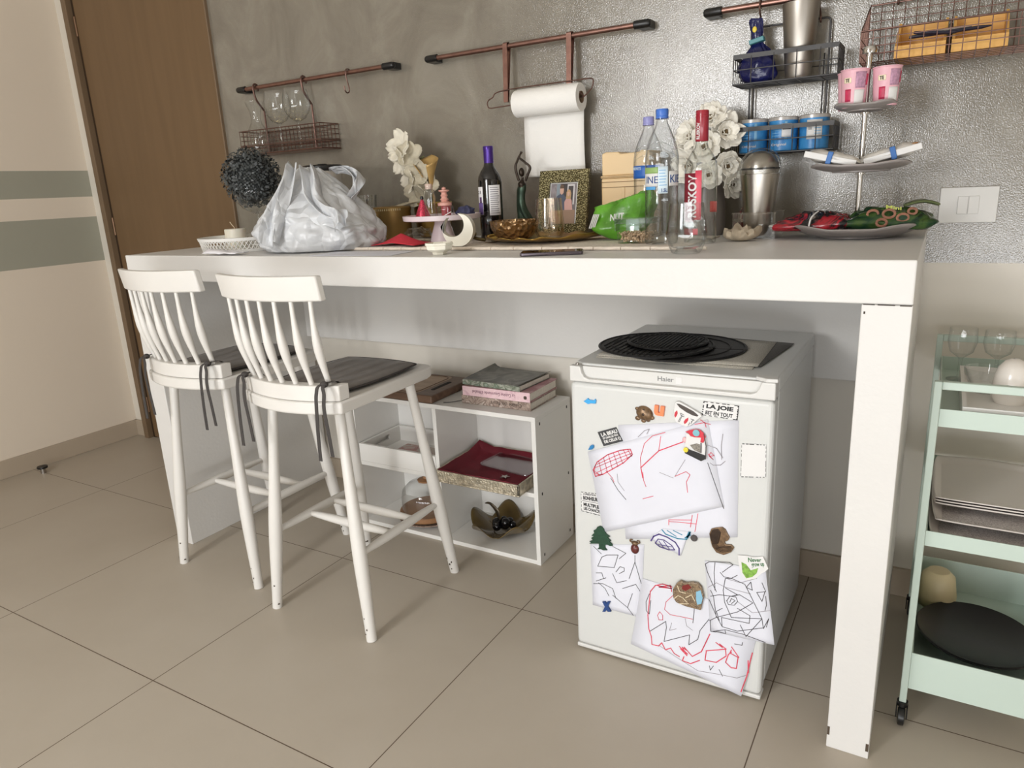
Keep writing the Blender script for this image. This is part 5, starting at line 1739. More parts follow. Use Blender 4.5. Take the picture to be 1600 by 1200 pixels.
mxs.inputs[0].default_value = .25
nt.links.new(b_.outputs[0], mxs.inputs[1])
nt.links.new(tl_.outputs[0], mxs.inputs[2])
nt.links.new(mxs.outputs[0], nt.nodes['Material Output'].inputs['Surface'])
pb = thing('carrier_bag', 'crumpled white plastic carrier bag standing full on the bar', 'plastic bag', (.745, -.535, Z))
def bag(d, p):
    t = (d.z + 1) / 2
    th = math.atan2(d.y, d.x)
    prof = [(0, .0), (.02, .93), (.10, 1.02), (.28, 1.03), (.45, .92), (.6, .74), (.75, .55), (.88, .38), (1, .18)]
    for (a, ra), (b, rb_) in zip(prof[:-1], prof[1:]):
        if a <= t <= b:
            s = ra + (rb_ - ra) * (t - a) / (b - a)
            break
    fold = .028 * (1 - 2 * abs(noise.noise(Vector((math.cos(th) * 3.1, math.sin(th) * 3.1, t * .9 + 3))))) * min(1, .25 + t * 1.4) - .02 + .05 * abs(noise.noise(Vector((math.cos(th) * 4, math.sin(th) * 4, t * 5)))) - .05 * abs(noise.noise(Vector((math.cos(th) * 2.4 + 5, math.sin(th) * 2.4, t * 3.2))))
    lump = noise.noise(Vector((math.cos(th) * 1.4, math.sin(th) * 1.4, t * 2.2 + 7))) * .10
    dv = noise.voronoi(Vector((math.cos(th) * 1.9 + 3, math.sin(th) * 1.9, t * 3.0)))[0]
    dw = noise.voronoi(Vector((math.cos(th) * 4.2 + 9, math.sin(th) * 4.2, t * 6.5)))[0]
    lump += (.15 * min(.6, dv[1] - dv[0]) - .04 + .06 * min(.5, dw[1] - dw[0])) * min(1, t * 6)
    s *= 1 + fold + lump
    x, y = math.cos(th) * .212 * s, math.sin(th) * .19 * s
    zt = .256 * (t ** 1.08)
    zt += noise.noise(Vector((math.cos(th) * 3, math.sin(th) * 3, t * 4))) * .010 * t
    return Vector((x - .035 * t, y, max(0.0, zt)))
MB().ball((0, 0, 0), 1, nu=140, nv=70, fn=bag).build('bag_body', PLB, pb, smooth=70)
def handle(P, W, name, tw=0.0):
    pp = smooth_path(P, 8)
    n_ = len(pp)
    def fn(u, v):
        i = min(n_ - 1, int(round(u * (n_ - 1))))
        c = pp[i]
        w = W[0] + (W[1] - W[0]) * u
        a = tw * u
        ww = Vector((math.cos(a) * .8, math.cos(a) * .55, math.sin(a))) * w * (v - .5)
        z = .010 * math.sin(v * 9 + u * 5) + .004 * math.sin(v * 17)
        return c + ww + Vector((z * .5, -z, z))
    MB().sheet(fn, n_ - 1, 12).build(name, PLB, pb, smooth=70, solid=.0012)
# gathered front handle standing up then flopping down to the right
handle([(-.015, -.222, .03), (-.005, -.205, .10), (.0, -.150, .19), (-.022, -.085, .268)], (.06, .045), 'gathered_handle')
handle([(.02, -.06, .255), (.055, -.085, .225), (.085, -.11, .17), (.14, -.12, .13), (.195, -.125, .115), (.205, -.13, .085)], (.05, .055), 'loose_handle', .5)
handle([(.03, .05, .245), (.07, .07, .245), (.12, .06, .225), (.135, .03, .19), (.12, .0, .15)], (.035, .04), 'loose_handle', .3)
# things hidden behind the bag
kt = thing('storage_jar', 'jar with a flat black lid just showing above the carrier bag', 'jar', (.40, -.155, Z))
MB().lathe([(0, 0), (.07, 0), (.072, .004), (.072, .262), (0, .262)], n=40).build('jar_body', mat('pale_grey_jar', rgb(176, 168, 158), .3, vary=.03), kt)
MB().lathe([(0, .262), (.076, .262), (.078, .266), (.078, .280), (.07, .285), (.02, .286), (.018, .29), (0, .291)], n=40).build('lid', BLACK, kt)
vg = thing('glass_tumbler', 'clear tumbler behind the carrier bag, next to the gold canister', 'glass', (.637, -.20, Z))
MB().lathe([(0, .004), (.034, .004), (.034, 0), (.036, 0), (.038, .06), (.047, .165), (.0455, .165), (.036, .06), (.033, .006)], n=36).build('tumbler_body', GLASS, vg)
MB().box(-.018, .012, -.004, .004, .095, .15).build('label_patch', STEEL, vg, smooth=0)
# papers under the bag
pp_ = thing('paper_sheet', 'white sheet of paper sticking out from under the carrier bag', 'paper', (1.06, -.70, Z), math.radians(6))
MB().box(-.16, .13, -.052, .075, 0, .0008).build('sheet', PAPER, pp_, smooth=0)
# gold canister
gc = thing('gold_canister', 'gold metal canister with a lid behind the bag', 'canister', (.768, -.205, Z))
GOLDS = mat('satin_gold', rgb(158, 130, 82), .4, metal=.85, vary=.08, vscale=8)
MB().lathe([(0, 0), (.066, 0), (.068, .003), (.068, .105), (0, .105)], n=48).build('canister_body', GOLDS, gc)
MB().lathe([(0, .105), (.0705, .105), (.0705, .116), (.066, .120), (.03, .122), (0, .1225)], n=48).build('lid', GOLDS, gc)
gd_ = MB()
for k in range(14):
    a = -1.9 + k * .11
    gd_.obox((.0712 * math.cos(a), .0712 * math.sin(a), .110), (.003, .003, .007), rotm(0, 0, a))
gd_.build('pierced_band', mat('pale_band', rgb(212, 198, 160), .5, vary=.2), gc, smooth=0)

# orchid pot
op = thing('orchid_pot', 'white artificial orchid in a round gold pot against the wall', 'potted orchid', (.872, -.095, ZR))
MB().lathe([(0, 0), (.05, 0), (.062, .02), (.068, .07), (.07, .115), (.073, .12), (.071, .124), (.066, .12), (.06, .11), (0, .105)], n=44).build('pot', GOLD, op)
STEM = mat('olive_stem', rgb(112, 116, 72), .6, vary=.1)
ORW = mat('ivory_petal', rgb(226, 220, 204), .7, vary=.08, vscale=30, bump=.15, bscale=80)
ORV = mat('dusty_petal', rgb(186, 178, 158), .7, vary=.15, vscale=30)
MB().tube(smooth_path([(0, 0, .10), (-.01, -.01, .17), (-.03, -.02, .24), (-.062, -.03, .30), (-.085, -.04, .325)], 6), .0028, 7).tube(smooth_path([(.01, 0, .10), (0, -.02, .16), (-.03, -.035, .22), (-.025, -.03, .27), (.0, -.03, .285)], 6), .0022, 7).build('stem', STEM, op)
def petal_at(mb, c, direc, up, ln, wd, curl, fold=.0):
    d = Vector(direc).normalized()
    u = Vector(up)
    u = (u - d * u.dot(d)).normalized()
    s = d.cross(u)
    c = Vector(c)
    def fn(a, b):
        w = wd * math.sin(PI * (.07 + a * .88)) ** .6 * (b - .5) * 2
        rip = .06 * ln * math.sin(b * 9 + a * 7) * a
        return c + d * (ln * a) + s * w + u * (curl * ln * a * a + fold * abs(b - .5) * ln + rip)
    mb.sheet(fn, 8, 8)
def blossom(parent, c, face, r, npet, m, name='blossom', rng=None, cup=.35, roll=0):
    f = Vector(face).normalized()
    o1 = f.orthogonal().normalized()
    o2 = f.cross(o1)
    mb = MB()
    for k in range(npet):
        a = 2 * PI * k / npet + roll
        d = o1 * math.cos(a) + o2 * math.sin(a) + f * .15
        petal_at(mb, c, d, f, r * (1 if rng is None else rng.uniform(.85, 1.15)), r * .48, cup)
    return mb.build(name, m, parent, smooth=60, solid=.0012)
rg = random.Random(11)
for c, f, r, m in (((-.085, -.045, .325), (-.2, -1, .3), .062, ORW), ((-.05, -.05, .295), (.4, -1, .2), .052, ORV), ((-.085, -.055, .275), (-.4, -1, -.2), .05, ORW), ((-.055, -.05, .205), (-.4, -1, 0), .052, ORW), ((-.01, -.05, .225), (.2, -1, .1), .052, ORV), ((-.02, -.05, .165), (.1, -1, .1), .058, ORV), ((.012, -.045, .185), (.4, -1, .3), .05, ORV)):
    blossom(op, c, f, r, 5, m, rng=rg, cup=.2, roll=rg.uniform(0, 1))
lfm = MB()
petal_at(lfm, (-.01, -.04, .125), (-.7, -.5, .15), (0, 0, 1), .10, .03, -.3)
petal_at(lfm, (.02, -.05, .12), (.5, -.5, .5), (-.4, -.5, .5), .08, .03, .2)
petal_at(lfm, (.0, -.05, .12), (.1, -.4, .9), (0, -1, .3), .08, .03, .2)
lfm.build('pale_leaf', ORV, op, smooth=60, solid=.0012)
cl = MB()
GOLDP = mat('gold_calla', rgb(190, 156, 98), .45, metal=.35, vary=.12, vscale=14)
def calla(u, v):
    a = 2 * PI * (.08 + u * .84)
    r = .008 + .040 * v ** 1.5
    k = math.cos(a)
    return (.030 + r * math.sin(a) * 1.0 - .012 * v, -.045 - r * .8 * k, .165 + .085 * v + .040 * v * (1 - abs(u - .5) * 2))
cl.sheet(calla, 28, 14)
cl.tube(smooth_path([(.030, -.045, .10), (.042, -.045, .135), (.030, -.045, .17)], 5), .005, 8)
cl.build('gold_calla', GOLDP, op, smooth=60, solid=.0015)

# red napkin and lace doily
RED = mat('red_felt', rgb(196, 46, 62), .8, vary=.05, bump=.2, bscale=200)
LACW = print_mat('white_lace', [rgb(226, 220, 214), rgb(168, 158, 148), rgb(232, 228, 222), rgb(150, 138, 128)], 160, .8, 2)
tag(MB().lathe([(0, 0), (.094, 0), (.096, .001), (.094, .0022), (0, .0022)], n=48).build('lace_doily', LACW, loc=(1.0, -.48, ZR)), 'round white lace doily under the red napkin', 'doily')
def redf(u, v):
    x, y = -.085 + .17 * u, -.05 + .11 * v
    return (x, y, .003 + .034 * max(0, 1 - abs(u - .5) * 2) * max(0, 1 - abs(v - .45) * 1.7))
tag(MB().sheet(redf, 20, 14).build('folded_napkin', RED, solid=.0018, loc=(1.035, -.492, ZR + .0028)), 'red folded napkin lying before the gold canister', 'napkin')
CELO = glass('clear_cellophane', tint=(.93, .92, .90), refl=1.0, rough=.12, edge=.6)
def celf(d, p):
    w = noise.noise(Vector((d.x * 3, d.y * 3, d.z * 3))) * .35
    return Vector((p.x * (1 + w), p.y * (1 + w), max(-.0, p.z * (1 + w) + .014)))
tag(MB().ball((0, 0, 0), .055, .04, .03, 24, 14, fn=celf).build('cellophane_wrapper', CELO, loc=(.985, -.335, ZR + .002)), 'crumpled clear cellophane wrapper behind the red napkin', 'wrapper')

# cake stand with little bottles
cs = thing('cake_stand', 'pale pink glass cake stand holding small bottles', 'cake stand', (1.112, -.375, ZR))
OPAL = mat('pale_pink_opal_glass', rgb(214, 200, 204), .25, vary=.03, coat=.3)
MB().lathe([(0, .0), (.042, 0), (.044, .003), (.026, .060), (.024, .072), (0, .072)], n=44).build('foot', OPAL, cs)
CSR = .124
MB().lathe([(0, .072), (CSR - .006, .072), (CSR, .074), (CSR + .002, .088), (CSR - .001, .089), (CSR - .006, .080), (0, .079)], n=64).build('plate', OPAL, cs)
ZC_ = ZR + .0796
gl = thing('glitter_cone', 'small red glitter cone at the left of the cake stand', 'ornament', (1.026, -.360, ZC_))
MB().lathe([(0, 0), (.026, 0), (.026, .003), (.004, .058), (0, .059)], n=28).build('cone', mat('red_glitter', rgb(196, 60, 84), .3, metal=.4, vary=.6, vscale=400), gl)
MB().lathe([(0, .058), (.006, .059), (.005, .068), (0, .07)], n=14).build('cone_tip', BLACK, gl)
vb = thing('glass_vial', 'tall clear glass vial with a cork at the front of the cake stand', 'bottle', (1.105, -.425, ZC_))
MB().lathe([(0, 0), (.0165, 0), (.0175, .002), (.0175, .084), (.012, .089), (.012, .095), (.014, .096), (.014, .100)], n=32).build('vial_body', GLASS, vb)
MB().lathe([(0, .089), (.0105, .089), (.0115, .105), (0, .106)], n=20).build('cork', mat('pale_cork', rgb(196, 172, 158), .8, vary=.1), vb)
sbt = thing('stoppered_bottle', 'small glass bottle with a pink turned wooden stopper on the cake stand', 'bottle', (1.134, -.385, ZC_))
MB().lathe([(0, 0), (.026, 0), (.028, .003), (.028, .032), (.018, .038), (.014, .040)], n=32).build('bottle_body', GLASS, sbt)
PINKW = mat('pink_painted_wood', rgb(206, 152, 138), .45, vary=.06)
MB().lathe([(0, .036), (.022, .037), (.023, .045), (.014, .048), (.010, .051), (.014, .056), (.010, .060), (.009, .063), (.012, .068), (.009, .072), (.008, .077), (.017, .081), (.017, .084), (.006, .086), (.007, .091), (0, .095)], n=28).build('turned_stopper', PINKW, sbt)
rb2 = thing('red_jar', 'small red jar behind the glass vial on the cake stand', 'jar', (1.090, -.318, ZC_))
MB().lathe([(0, 0), (.016, 0), (.016, .04), (.013, .044), (.013, .05), (0, .051)], n=24).build('jar_body', mat('red_lacquer', rgb(170, 34, 52), .3, vary=.05), rb2)
BLU = mat('navy_fabric', rgb(52, 54, 84), .7, vary=.3, vscale=80)
def lumpf(k):
    return lambda d, p: p * (1 + noise.noise(Vector((d.x * 3 + k, d.y * 3, d.z * 3))) * .45)
def lumpz(k):
    def f(d, p):
        q = p * (1 + noise.noise(Vector((d.x * 3 + k, d.y * 3, d.z * 3))) * .45)
        return Vector((q.x, q.y, max(0.0, q.z + .012)))
    return f
tag(MB().ball((0, 0, 0), .030, .022, .02, 20, 12, fn=lumpz(2)).build('hair_tie', BLU, loc=(1.195, -.36, ZC_)), 'crumpled navy hair tie at the right of the cake stand', 'hair tie')
tag(MB().tube([(1.150, -.425, ZC_ + .004), (1.178, -.415, ZC_ + .018)], .0012, 6).build('pin', STEEL), 'thin silver pin leaning on the navy hair tie', 'pin')

# dish and moon
CERM = mat('cream_ceramic', rgb(226, 222, 208), .3, vary=.02, coat=.2)
dh = thing('small_dish', 'small white octagonal dish at the front edge of the bar', 'dish', (1.330, -.700, Z))
MB().lathe([(0, 0), (.020, 0), (.021, .006), (.036, .014), (.038, .024), (.041, .026), (.040, .031), (.036, .031), (.034, .018), (0, .010)], n=8, rot=rotm(0, 0, .3)).build('dish_body', CERM, dh, smooth=0)
mo = thing('moon_ornament', 'white ceramic crescent moon ornament on the runner', 'ornament', (1.265, -.505, ZR))
po = []
R1, R2 = .046, .036
for k in range(41):
    a = math.radians(62 - 288 * k / 40)
    po.append((R1 * math.cos(a), R1 * 1.06 * math.sin(a) + .0485))
ci = (-.016, .016)
for k in range(29):
    a = math.radians(-172 + 232 * k / 28)
    po.append((ci[0] + R2 * math.cos(a) * .98, .0485 + ci[1] + R2 * math.sin(a)))
mb = MB()
po2 = [(x, max(z, .001)) for x, z in po]
mb.prism(po2, -.02, .02, 'y')
m_ = mb.build('crescent', CERM, mo, smooth=50, bevel=.004, segs=3)
mo.rotation_euler = (0, 0, math.radians(22))

# wine bottle
WGL = mat('dark_bottle_glass', rgb(14, 12, 13), .08, vary=.05, coat=.5)
wb_ = thing('wine_bottle', 'dark red wine bottle with a purple capsule in the middle of the bar', 'wine bottle', (1.226, -.255, ZR))
MB().lathe([(0, .006), (.03, 0), (.0375, .003), (.0385, .008), (.0385, .185), (.036, .2), (.028, .216), (.018, .230), (.0148, .245), (.0148, .262)], n=48).build('bottle_glass', WGL, wb_)
MB().lathe([(.0153, .222), (.0158, .235), (.0158, .278), (.0165, .280), (.0165, .290), (.0155, .2925), (0, .293)], n=36).build('capsule', mat('purple_foil', rgb(70, 42, 128), .3, metal=.5, vary=.05), wb_)
LABW = mat('label_paper', rgb(226, 224, 226), .6, vary=.02)
def d2a(d):
    return math.radians(d)
cyl_patch('front_label', LABW, .0387, d2a(180), d2a(262), .080, .168, wb_)
cyl_patch('purple_print', mat('purple_print', rgb(112, 90, 156), .6, vary=.1), .0394, d2a(185), d2a(261), .081, .118, wb_, t=.0004)
pt_ = MB()
for a in range(24):
    pass
cyl_patch('arch_print', mat('plum_print2', rgb(96, 70, 110), .6, vary=.1), .0396, d2a(238), d2a(254), .118, .136, wb_, t=.0004)
cyl_patch('back_label', LABW, .0387, d2a(-66), d2a(-6), .078, .172, wb_)
for k in range(13):
    cyl_patch('small_print', mat('grey_small_print', rgb(128, 126, 130), .6), .0394, d2a(-60), d2a(-14 - (k * 7 % 11)), .084 + k * .0066, .0862 + k * .0066, wb_, t=.0003)
cyl_patch('capsule_line', LABW, .0160, d2a(-90), d2a(0), .2335, .2348, wb_, t=.0003)
lettering('label_lettering', '21', .016, .010, cyl_fn(.0394, d2a(226), .146), INK, wb_)

# bronze dancer
dn = thing('dancer_figurine', 'slim green bronze dancer figurine with raised arms before the wall', 'figurine', (1.295, -.165, ZR))
BRZ = mat('verdigris_bronze', rgb(52, 66, 54), .4, metal=.7, vary=.3, vscale=30)
BRZD = mat('dark_patina_bronze', rgb(56, 46, 38), .35, metal=.7, vary=.2, vscale=30)
def skirt(u, v):
    a = 2 * PI * u
    prof = [(0, .040), (.10, .036), (.25, .026), (.45, .018), (.62, .0145), (.78, .014), (.90, .016), (1, .0125)]
    for (p0, r0), (p1, r1) in zip(prof[:-1], prof[1:]):
        if p0 <= v <= p1:
            r = r0 + (r1 - r0) * (v - p0) / (p1 - p0)
            break
    r *= 1 + (.22 * math.sin(a * 5 + v * 2)) * max(0, .6 - v) / .6
    sw_ = .022 * (1 - v) ** 2 * 1.2 - .012 * math.sin(v * PI)
    return (r * math.cos(a) + sw_, r * .7 * math.sin(a), .032 + .135 * v - .02 * (1 - v) ** 3 * math.cos(a - .6))
MB().sheet(skirt, 40, 26).build('dress', BRZ, dn, smooth=60, solid=.0015)
bd = MB()
bd.tube(smooth_path([(0, 0, .16), (-.001, 0, .170), (.001, 0, .182), (.002, 0, .192)], 5), [.0115, .0115, .012, .0125, .013, .0135, .0135, .012, .0095, .0075, .006, .0048, .0042, .0042, .0042, .0045], 12)
bd.ball((.001, -.002, .208), .0095, .0105, .0145, 16, 12)
bd.tube(smooth_path([(-.011, 0, .181), (-.018, -.002, .205), (-.020, -.004, .228), (-.008, -.006, .250), (.000, -.007, .262), (.008, -.008, .272)], 5), [.0045] * 12 + [.0038] * 8 + [.0032] * 4 + [.0045, .004], 8)
bd.tube(smooth_path([(.013, 0, .181), (.024, -.002, .200), (.034, -.004, .222), (.018, -.006, .238), (.002, -.007, .250), (-.006, -.008, .256)], 5), [.0045] * 12 + [.0038] * 8 + [.0032] * 4 + [.0034, .003], 8)
for xx in (.003, .014):
    MB().tube([(xx, -.002, .0095), (xx + .002, -.001, .02), (xx, 0, .055)], .0045, 8).build('leg', BRZD, dn)
bd.build('body', BRZD, dn)
MB().lathe([(0, 0), (.034, 0), (.034, .006), (.03, .009), (0, .009)], n=28).build('base', BRZD, dn)

# picture frame
FRM = mat('gold_mosaic_frame', rgb(168, 156, 112), .35, metal=.7, vary=.1)
_nt = FRM.node_tree
_b = _nt.nodes['Principled BSDF']
_v = _nt.nodes.new('ShaderNodeTexVoronoi')
_v.inputs['Scale'].default_value = 250
_tc = _nt.nodes.new('ShaderNodeTexCoord')
_r = _nt.nodes.new('ShaderNodeValToRGB')
_r.color_ramp.elements[0].position = .25
_r.color_ramp.elements[0].color = rgb(206, 196, 150)
_r.color_ramp.elements[1].position = .5
_r.color_ramp.elements[1].color = rgb(78, 70, 42)
_nt.links.new(_tc.outputs['Object'], _v.inputs['Vector'])
_nt.links.new(_v.outputs['Distance'], _r.inputs['Fac'])
_nt.links.new(_r.outputs['Color'], _b.inputs['Base Color'])
_bp = _nt.nodes.new('ShaderNodeBump')
_bp.inputs['Strength'].default_value = .8
_bp.inputs['Distance'].default_value = -.003
_nt.links.new(_v.outputs['Distance'], _bp.inputs['Height'])
_nt.links.new(_bp.outputs['Normal'], _b.inputs['Normal'])
pf = thing('picture_frame', 'gold mosaic picture frame with a portrait photograph leaning before the wall', 'picture frame', (1.418, -.135, ZR + .0012), math.radians(3))
FW, FHH, LEAN = .088, .212, math.radians(-14)
RX = rotm(LEAN, 0, 0)
def fpt(x, y, z):
    return RX @ Vector((x, y, z))
def fprism(name, poly, y0, y1, m, parent, bev=0):
    n_ = len(poly)
    vs = [fpt(x, y0, z) for x, z in poly] + [fpt(x, y1, z) for x, z in poly]
    fs = [tuple(range(n_)), tuple(range(n_, 2 * n_))] + [(k, (k + 1) % n_, n_ + (k + 1) % n_, n_ + k) for k in range(n_)]
    return MB().add(vs, fs).build(name, m, parent, smooth=0, bevel=bev)
OX0, OX1, OZ0, OZ1 = -.051, .051, .036, .172
fm = MB()
for x0, x1, z0, z1 in ((-FW, FW, OZ1, FHH), (-FW, FW, 0, OZ0), (-FW, OX0, OZ0, OZ1), (OX1, FW, OZ0, OZ1)):
    vs = [fpt(x, y, z) for x in (x0, x1) for y in (-.009, .009) for z in (z0, z1)]
    fm.add(vs, [(0, 1, 3, 2), (4, 6, 7, 5), (0, 4, 5, 1), (2, 3, 7, 6), (0, 2, 6, 4), (1, 5, 7, 3)])
fm.build('frame', FRM, pf, smooth=0)
fprism('mount', [(OX0 - .002, OZ0 - .002), (OX1 + .002, OZ0 - .002), (OX1 + .002, OZ1 + .002), (OX0 - .002, OZ1 + .002)], .0, .004, INKW, pf)
PH = fprism('photograph', [(OX0 + .004, OZ0), (OX1 - .007, OZ0), (OX1 - .007, OZ1 - .003), (OX0 + .004, OZ1 - .003)], -.0012, .0002, print_mat('photo_background', [rgb(112, 104, 108), rgb(150, 142, 146), rgb(92, 84, 84)], 12, .25), pf)
def ph(name, m, poly, o=0):
    fprism(name, poly, -.0016 - .0003 * o, -.0011, m, PH)
SKIN = mat('skin_print', rgb(206, 166, 148), .3, vary=.05)
ph('doorway_print', mat('pale_print', rgb(206, 202, 204), .3), [(.012, .10), (.038, .10), (.038, .166), (.012, .166)])
ph('doorway_print', mat('dark_print', rgb(62, 56, 58), .3), [(.016, .10), (.033, .10), (.033, .160), (.016, .160)], 1)
ph('window_print', mat('grey_print2', rgb(132, 146, 156), .3, vary=.1), [(-.026, .12), (-.014, .12), (-.014, .168), (-.026, .168)])
ph('dark_print', mat('dark_print', rgb(62, 56, 58), .3), [(-.012, .125), (.012, .125), (.012, .168), (-.012, .168)])
ph('man_print', mat('slate_print', rgb(72, 80, 100), .3, vary=.15), [(-.032, .082), (-.030, .112), (-.024, .128), (-.012, .136), (.0, .134), (.008, .122), (.010, .082)], 2)
ph('face_print', SKIN, [(-.013, .138), (-.007, .132), (-.001, .138), (.0, .150), (-.002, .158), (-.012, .158), (-.014, .150)], 3)
ph('hair_print', mat('brown_print', rgb(96, 72, 56), .3), [(-.014, .153), (.0005, .153), (-.001, .163), (-.008, .166), (-.014, .161)], 4)
ph('woman_print', mat('rose_print', rgb(206, 160, 152), .3, vary=.15), [(.006, .082), (.004, .108), (.012, .124), (.022, .126), (.030, .112), (.034, .082)], 3)
ph('hair_print', mat('blonde_print', rgb(188, 152, 110), .3), [(.010, .118), (.010, .140), (.016, .149), (.023, .147), (.027, .136), (.026, .118)], 4)
ph('face_print', SKIN, [(.014, .130), (.018, .126), (.022, .131), (.022, .141), (.014, .141)], 5)
ph('floor_print', mat('warm_print', rgb(150, 120, 98), .3, vary=.1), [(OX0 + .005, OZ0 + .001), (OX1 - .008, OZ0 + .001), (OX1 - .008, .082), (OX0 + .005, .082)], 1)
fprism('easel_back', [(-.012, .02), (.012, .02), (.008, .15), (-.008, .15)], .0095, .0115, BLACK, pf)

# gold leaf tray, copper bowl, amber glass
lt_ = thing('leaf_tray', 'long gold leaf-shaped tray with a curled tip on the runner', 'tray', (1.465, -.378, ZR + .001))
BRASS = mat('old_brass', rgb(176, 146, 82), .28, metal=1.0, vary=.2, vscale=25, bump=.2, bscale=60)
def leaf(u, v):
    s = u * 2 - 1
    w = .125 * max(.03, (1 - abs(s) ** 2.6)) * (1 + .06 * math.sin(u * 40))
    y = (v - .5) * 2 * w
    e = abs(v - .5) * 2
    z = .004 + .014 * e ** 3 + .003 * math.sin(u * 40) * e ** 2 + .028 * max(0, s - .55) ** 1.5 * 2
    return (s * .205, y - .02 * math.cos(s * 2) + .02 + .11 * max(0, s) ** 2, z)
MB().sheet(leaf, 60, 20).build('leaf_body', BRASS, lt_, smooth=60, solid=.0022)
MB().tube(smooth_path([(-.19, 0, .006), (-.215, -.012, .012), (-.222, -.03, .022), (-.212, -.04, .028), (-.2, -.034, .026)], 5), .0055, 8).build('curled_stem', mat('dark_brass', rgb(92, 80, 52), .35, metal=.9, vary=.2), lt_)
def bowlm():
    m = mat('amber_cut_glass', rgb(150, 120, 86), .14, metal=.75, vary=.1)
    nt = m.node_tree
    b = nt.nodes['Principled BSDF']
    v = nt.nodes.new('ShaderNodeTexVoronoi')
    v.inputs['Scale'].default_value = 70
    tc = nt.nodes.new('ShaderNodeTexCoord')
    bp = nt.nodes.new('ShaderNodeBump')
    bp.inputs['Strength'].default_value = .9
    bp.inputs['Distance'].default_value = .006
    nt.links.new(tc.outputs['Object'], v.inputs['Vector'])
    nt.links.new(v.outputs['Distance'], bp.inputs['Height'])
    nt.links.new(bp.outputs['Normal'], b.inputs['Normal'])
    return m
BWL = bowlm()
def cbowl(label, loc, r, hh):
    t = thing('cut_glass_bowl', label, 'bowl', loc)
    MB().lathe([(0, 0), (r * .55, 0), (r * .8, hh * .25), (r * .97, hh * .7), (r, hh), (r * .965, hh), (r * .93, hh * .7), (r * .76, hh * .3), (r * .5, .005), (0, .005)], n=44).build('bowl_body', BWL, t)
    return t
cbowl('wide amber cut glass bowl on the gold leaf tray', (1.377, -.370, ZR + .0075), .076, .058)
ag = thing('drinking_glass', 'pale amber ribbed drinking glass before the picture frame', 'glass', (1.500, -.375, ZR + .0075))
pr_ = [(0, .004), (.03, .003), (.036, .006), (.0445, .025), (.0445, .04), (.038, .118), (.0365, .118), (.042, .04), (.041, .026), (.033, .010), (0, .008)]
MB().lathe(pr_, n=40).build('glass_body', ROSEGLASS, ag)

# beige ribbed box behind
BEI = mat('peach_plastic', rgb(226, 196, 150), .4, vary=.02)
bx = thing('bread_bin', 'peach plastic upright box with ribbed bands behind the green bag', 'box', (1.637, -.075, Z))
MB().box(-.075, .085, -.055, .055, 0, .178).build('box_body', BEI, bx, smooth=0, bevel=.005, segs=3)
MB().box(-.077, .087, -.057, .057, .1785, .186).build('band', BEI, bx, smooth=0, bevel=.003)
MB().prism([(-.073, .1865), (.083, .1865), (.083, .255), (.055, .257), (.05, .252), (-.012, .25), (-.018, .256), (-.06, .257), (-.073, .252)], -.053, .053, 'y').build('lid', BEI, bx, smooth=0, bevel=.004)
gv = MB()
for z in (.150, .166, .1815):
    gv.box(-.0776, .0876, -.0576, .0576, z, z + .0016)
gv.build('groove', mat('brown_groove', rgb(122, 94, 62), .7, vary=.2, vscale=30), bx, smooth=0)
MB().box(-.006, .004, -.0572, -.054, 0.0, .150).build('seam_rib', BEI, bx, smooth=0, bevel=.001)

# green snack bag, nut box
GRF = mat('bright_green_foil', rgb(92, 156, 44), .28, vary=.3, vscale=16, bump=.5, bscale=45)
gs = thing('snack_bag', 'bright green foil snack bag slumped behind the nut box', 'snack bag', (1.700, -.315, ZR))
def gbag(d, p):
    t = (d.z + 1) / 2
    w = noise.noise(Vector((d.x * 2.5, d.y * 2.5, d.z * 2.5 + 4)))
    r = 1 - 2 * abs(noise.noise(Vector((d.x * 3.4, d.y * 3.4, d.z * 3.4 + 9))))
    a = math.atan2(d.y, d.x)
    sq = min(1.3, 1 / max(abs(math.cos(a)), abs(math.sin(a))))
    x = p.x * sq * (1 + .10 * w + .06 * r) * (.92 - .12 * t)
    y = p.y * sq * (1 - .85 * t) * (1 + .2 * w + .12 * r)
    return Vector((x + .012 * t, y + .025 * t, min(t * 1.6, 1) * (.108 + .026 * max(-1, min(1, p.x / .09))) + .012 * r * t))
MB().ball((0, 0, 0), .098, .06, .06, 48, 28, fn=gbag).build('bag_body', GRF, gs, smooth=50)
lettering('bag_lettering', 'NUT', .042, .020, plane_fn((-.008, -.058, .056), (1, -.05, .1), (-.1, .45, 1), (0, -1, .3)), INKW, gs, bold=.02)
ls = MB()
for k in range(4):
    ls.add([(-.085 + k * .006, -.034 - .002 * k, .035), (-.081 + k * .006, -.036 - .002 * k, .035), (-.066 + k * .006, -.034 - .002 * k, .075), (-.070 + k * .006, -.032 - .002 * k, .075)], [(0, 1, 2, 3)])
ls.build('white_stripe_print', INKW, gs, smooth=0, solid=.001)
NUTG = mat('mixed_nuts', rgb(206, 178, 146), .6, vary=.3, vscale=80)
nb = thing('nut_box', 'small clear food box of chopped nuts with a frosted clip lid', 'food box', (1.790, -.415, ZR))
q8 = rrect(-.052, .052, -.04, .04, .012)
def tub(z0, z1, s0, s1):
    vs, n_ = [], len(q8)
    for s, z in ((s0, z0), (s1, z1)):
        vs += [(x * s, y * s, z) for x, y in q8]
    return vs, [(k, (k + 1) % n_, n_ + (k + 1) % n_, n_ + k) for k in range(n_)] + [tuple(range(n_))]
MB().add(*tub(0, .052, .88, 1.0)).build('box_body', GLASS, nb)
FROST = glass('frosted_lid', tint=(.80, .85, .85), refl=1.0, rough=.25, edge=.7)
MB().prism([(x * 1.06, y * 1.06) for x, y in q8], .0525, .066, 'z').build('clip_lid', FROST, nb)
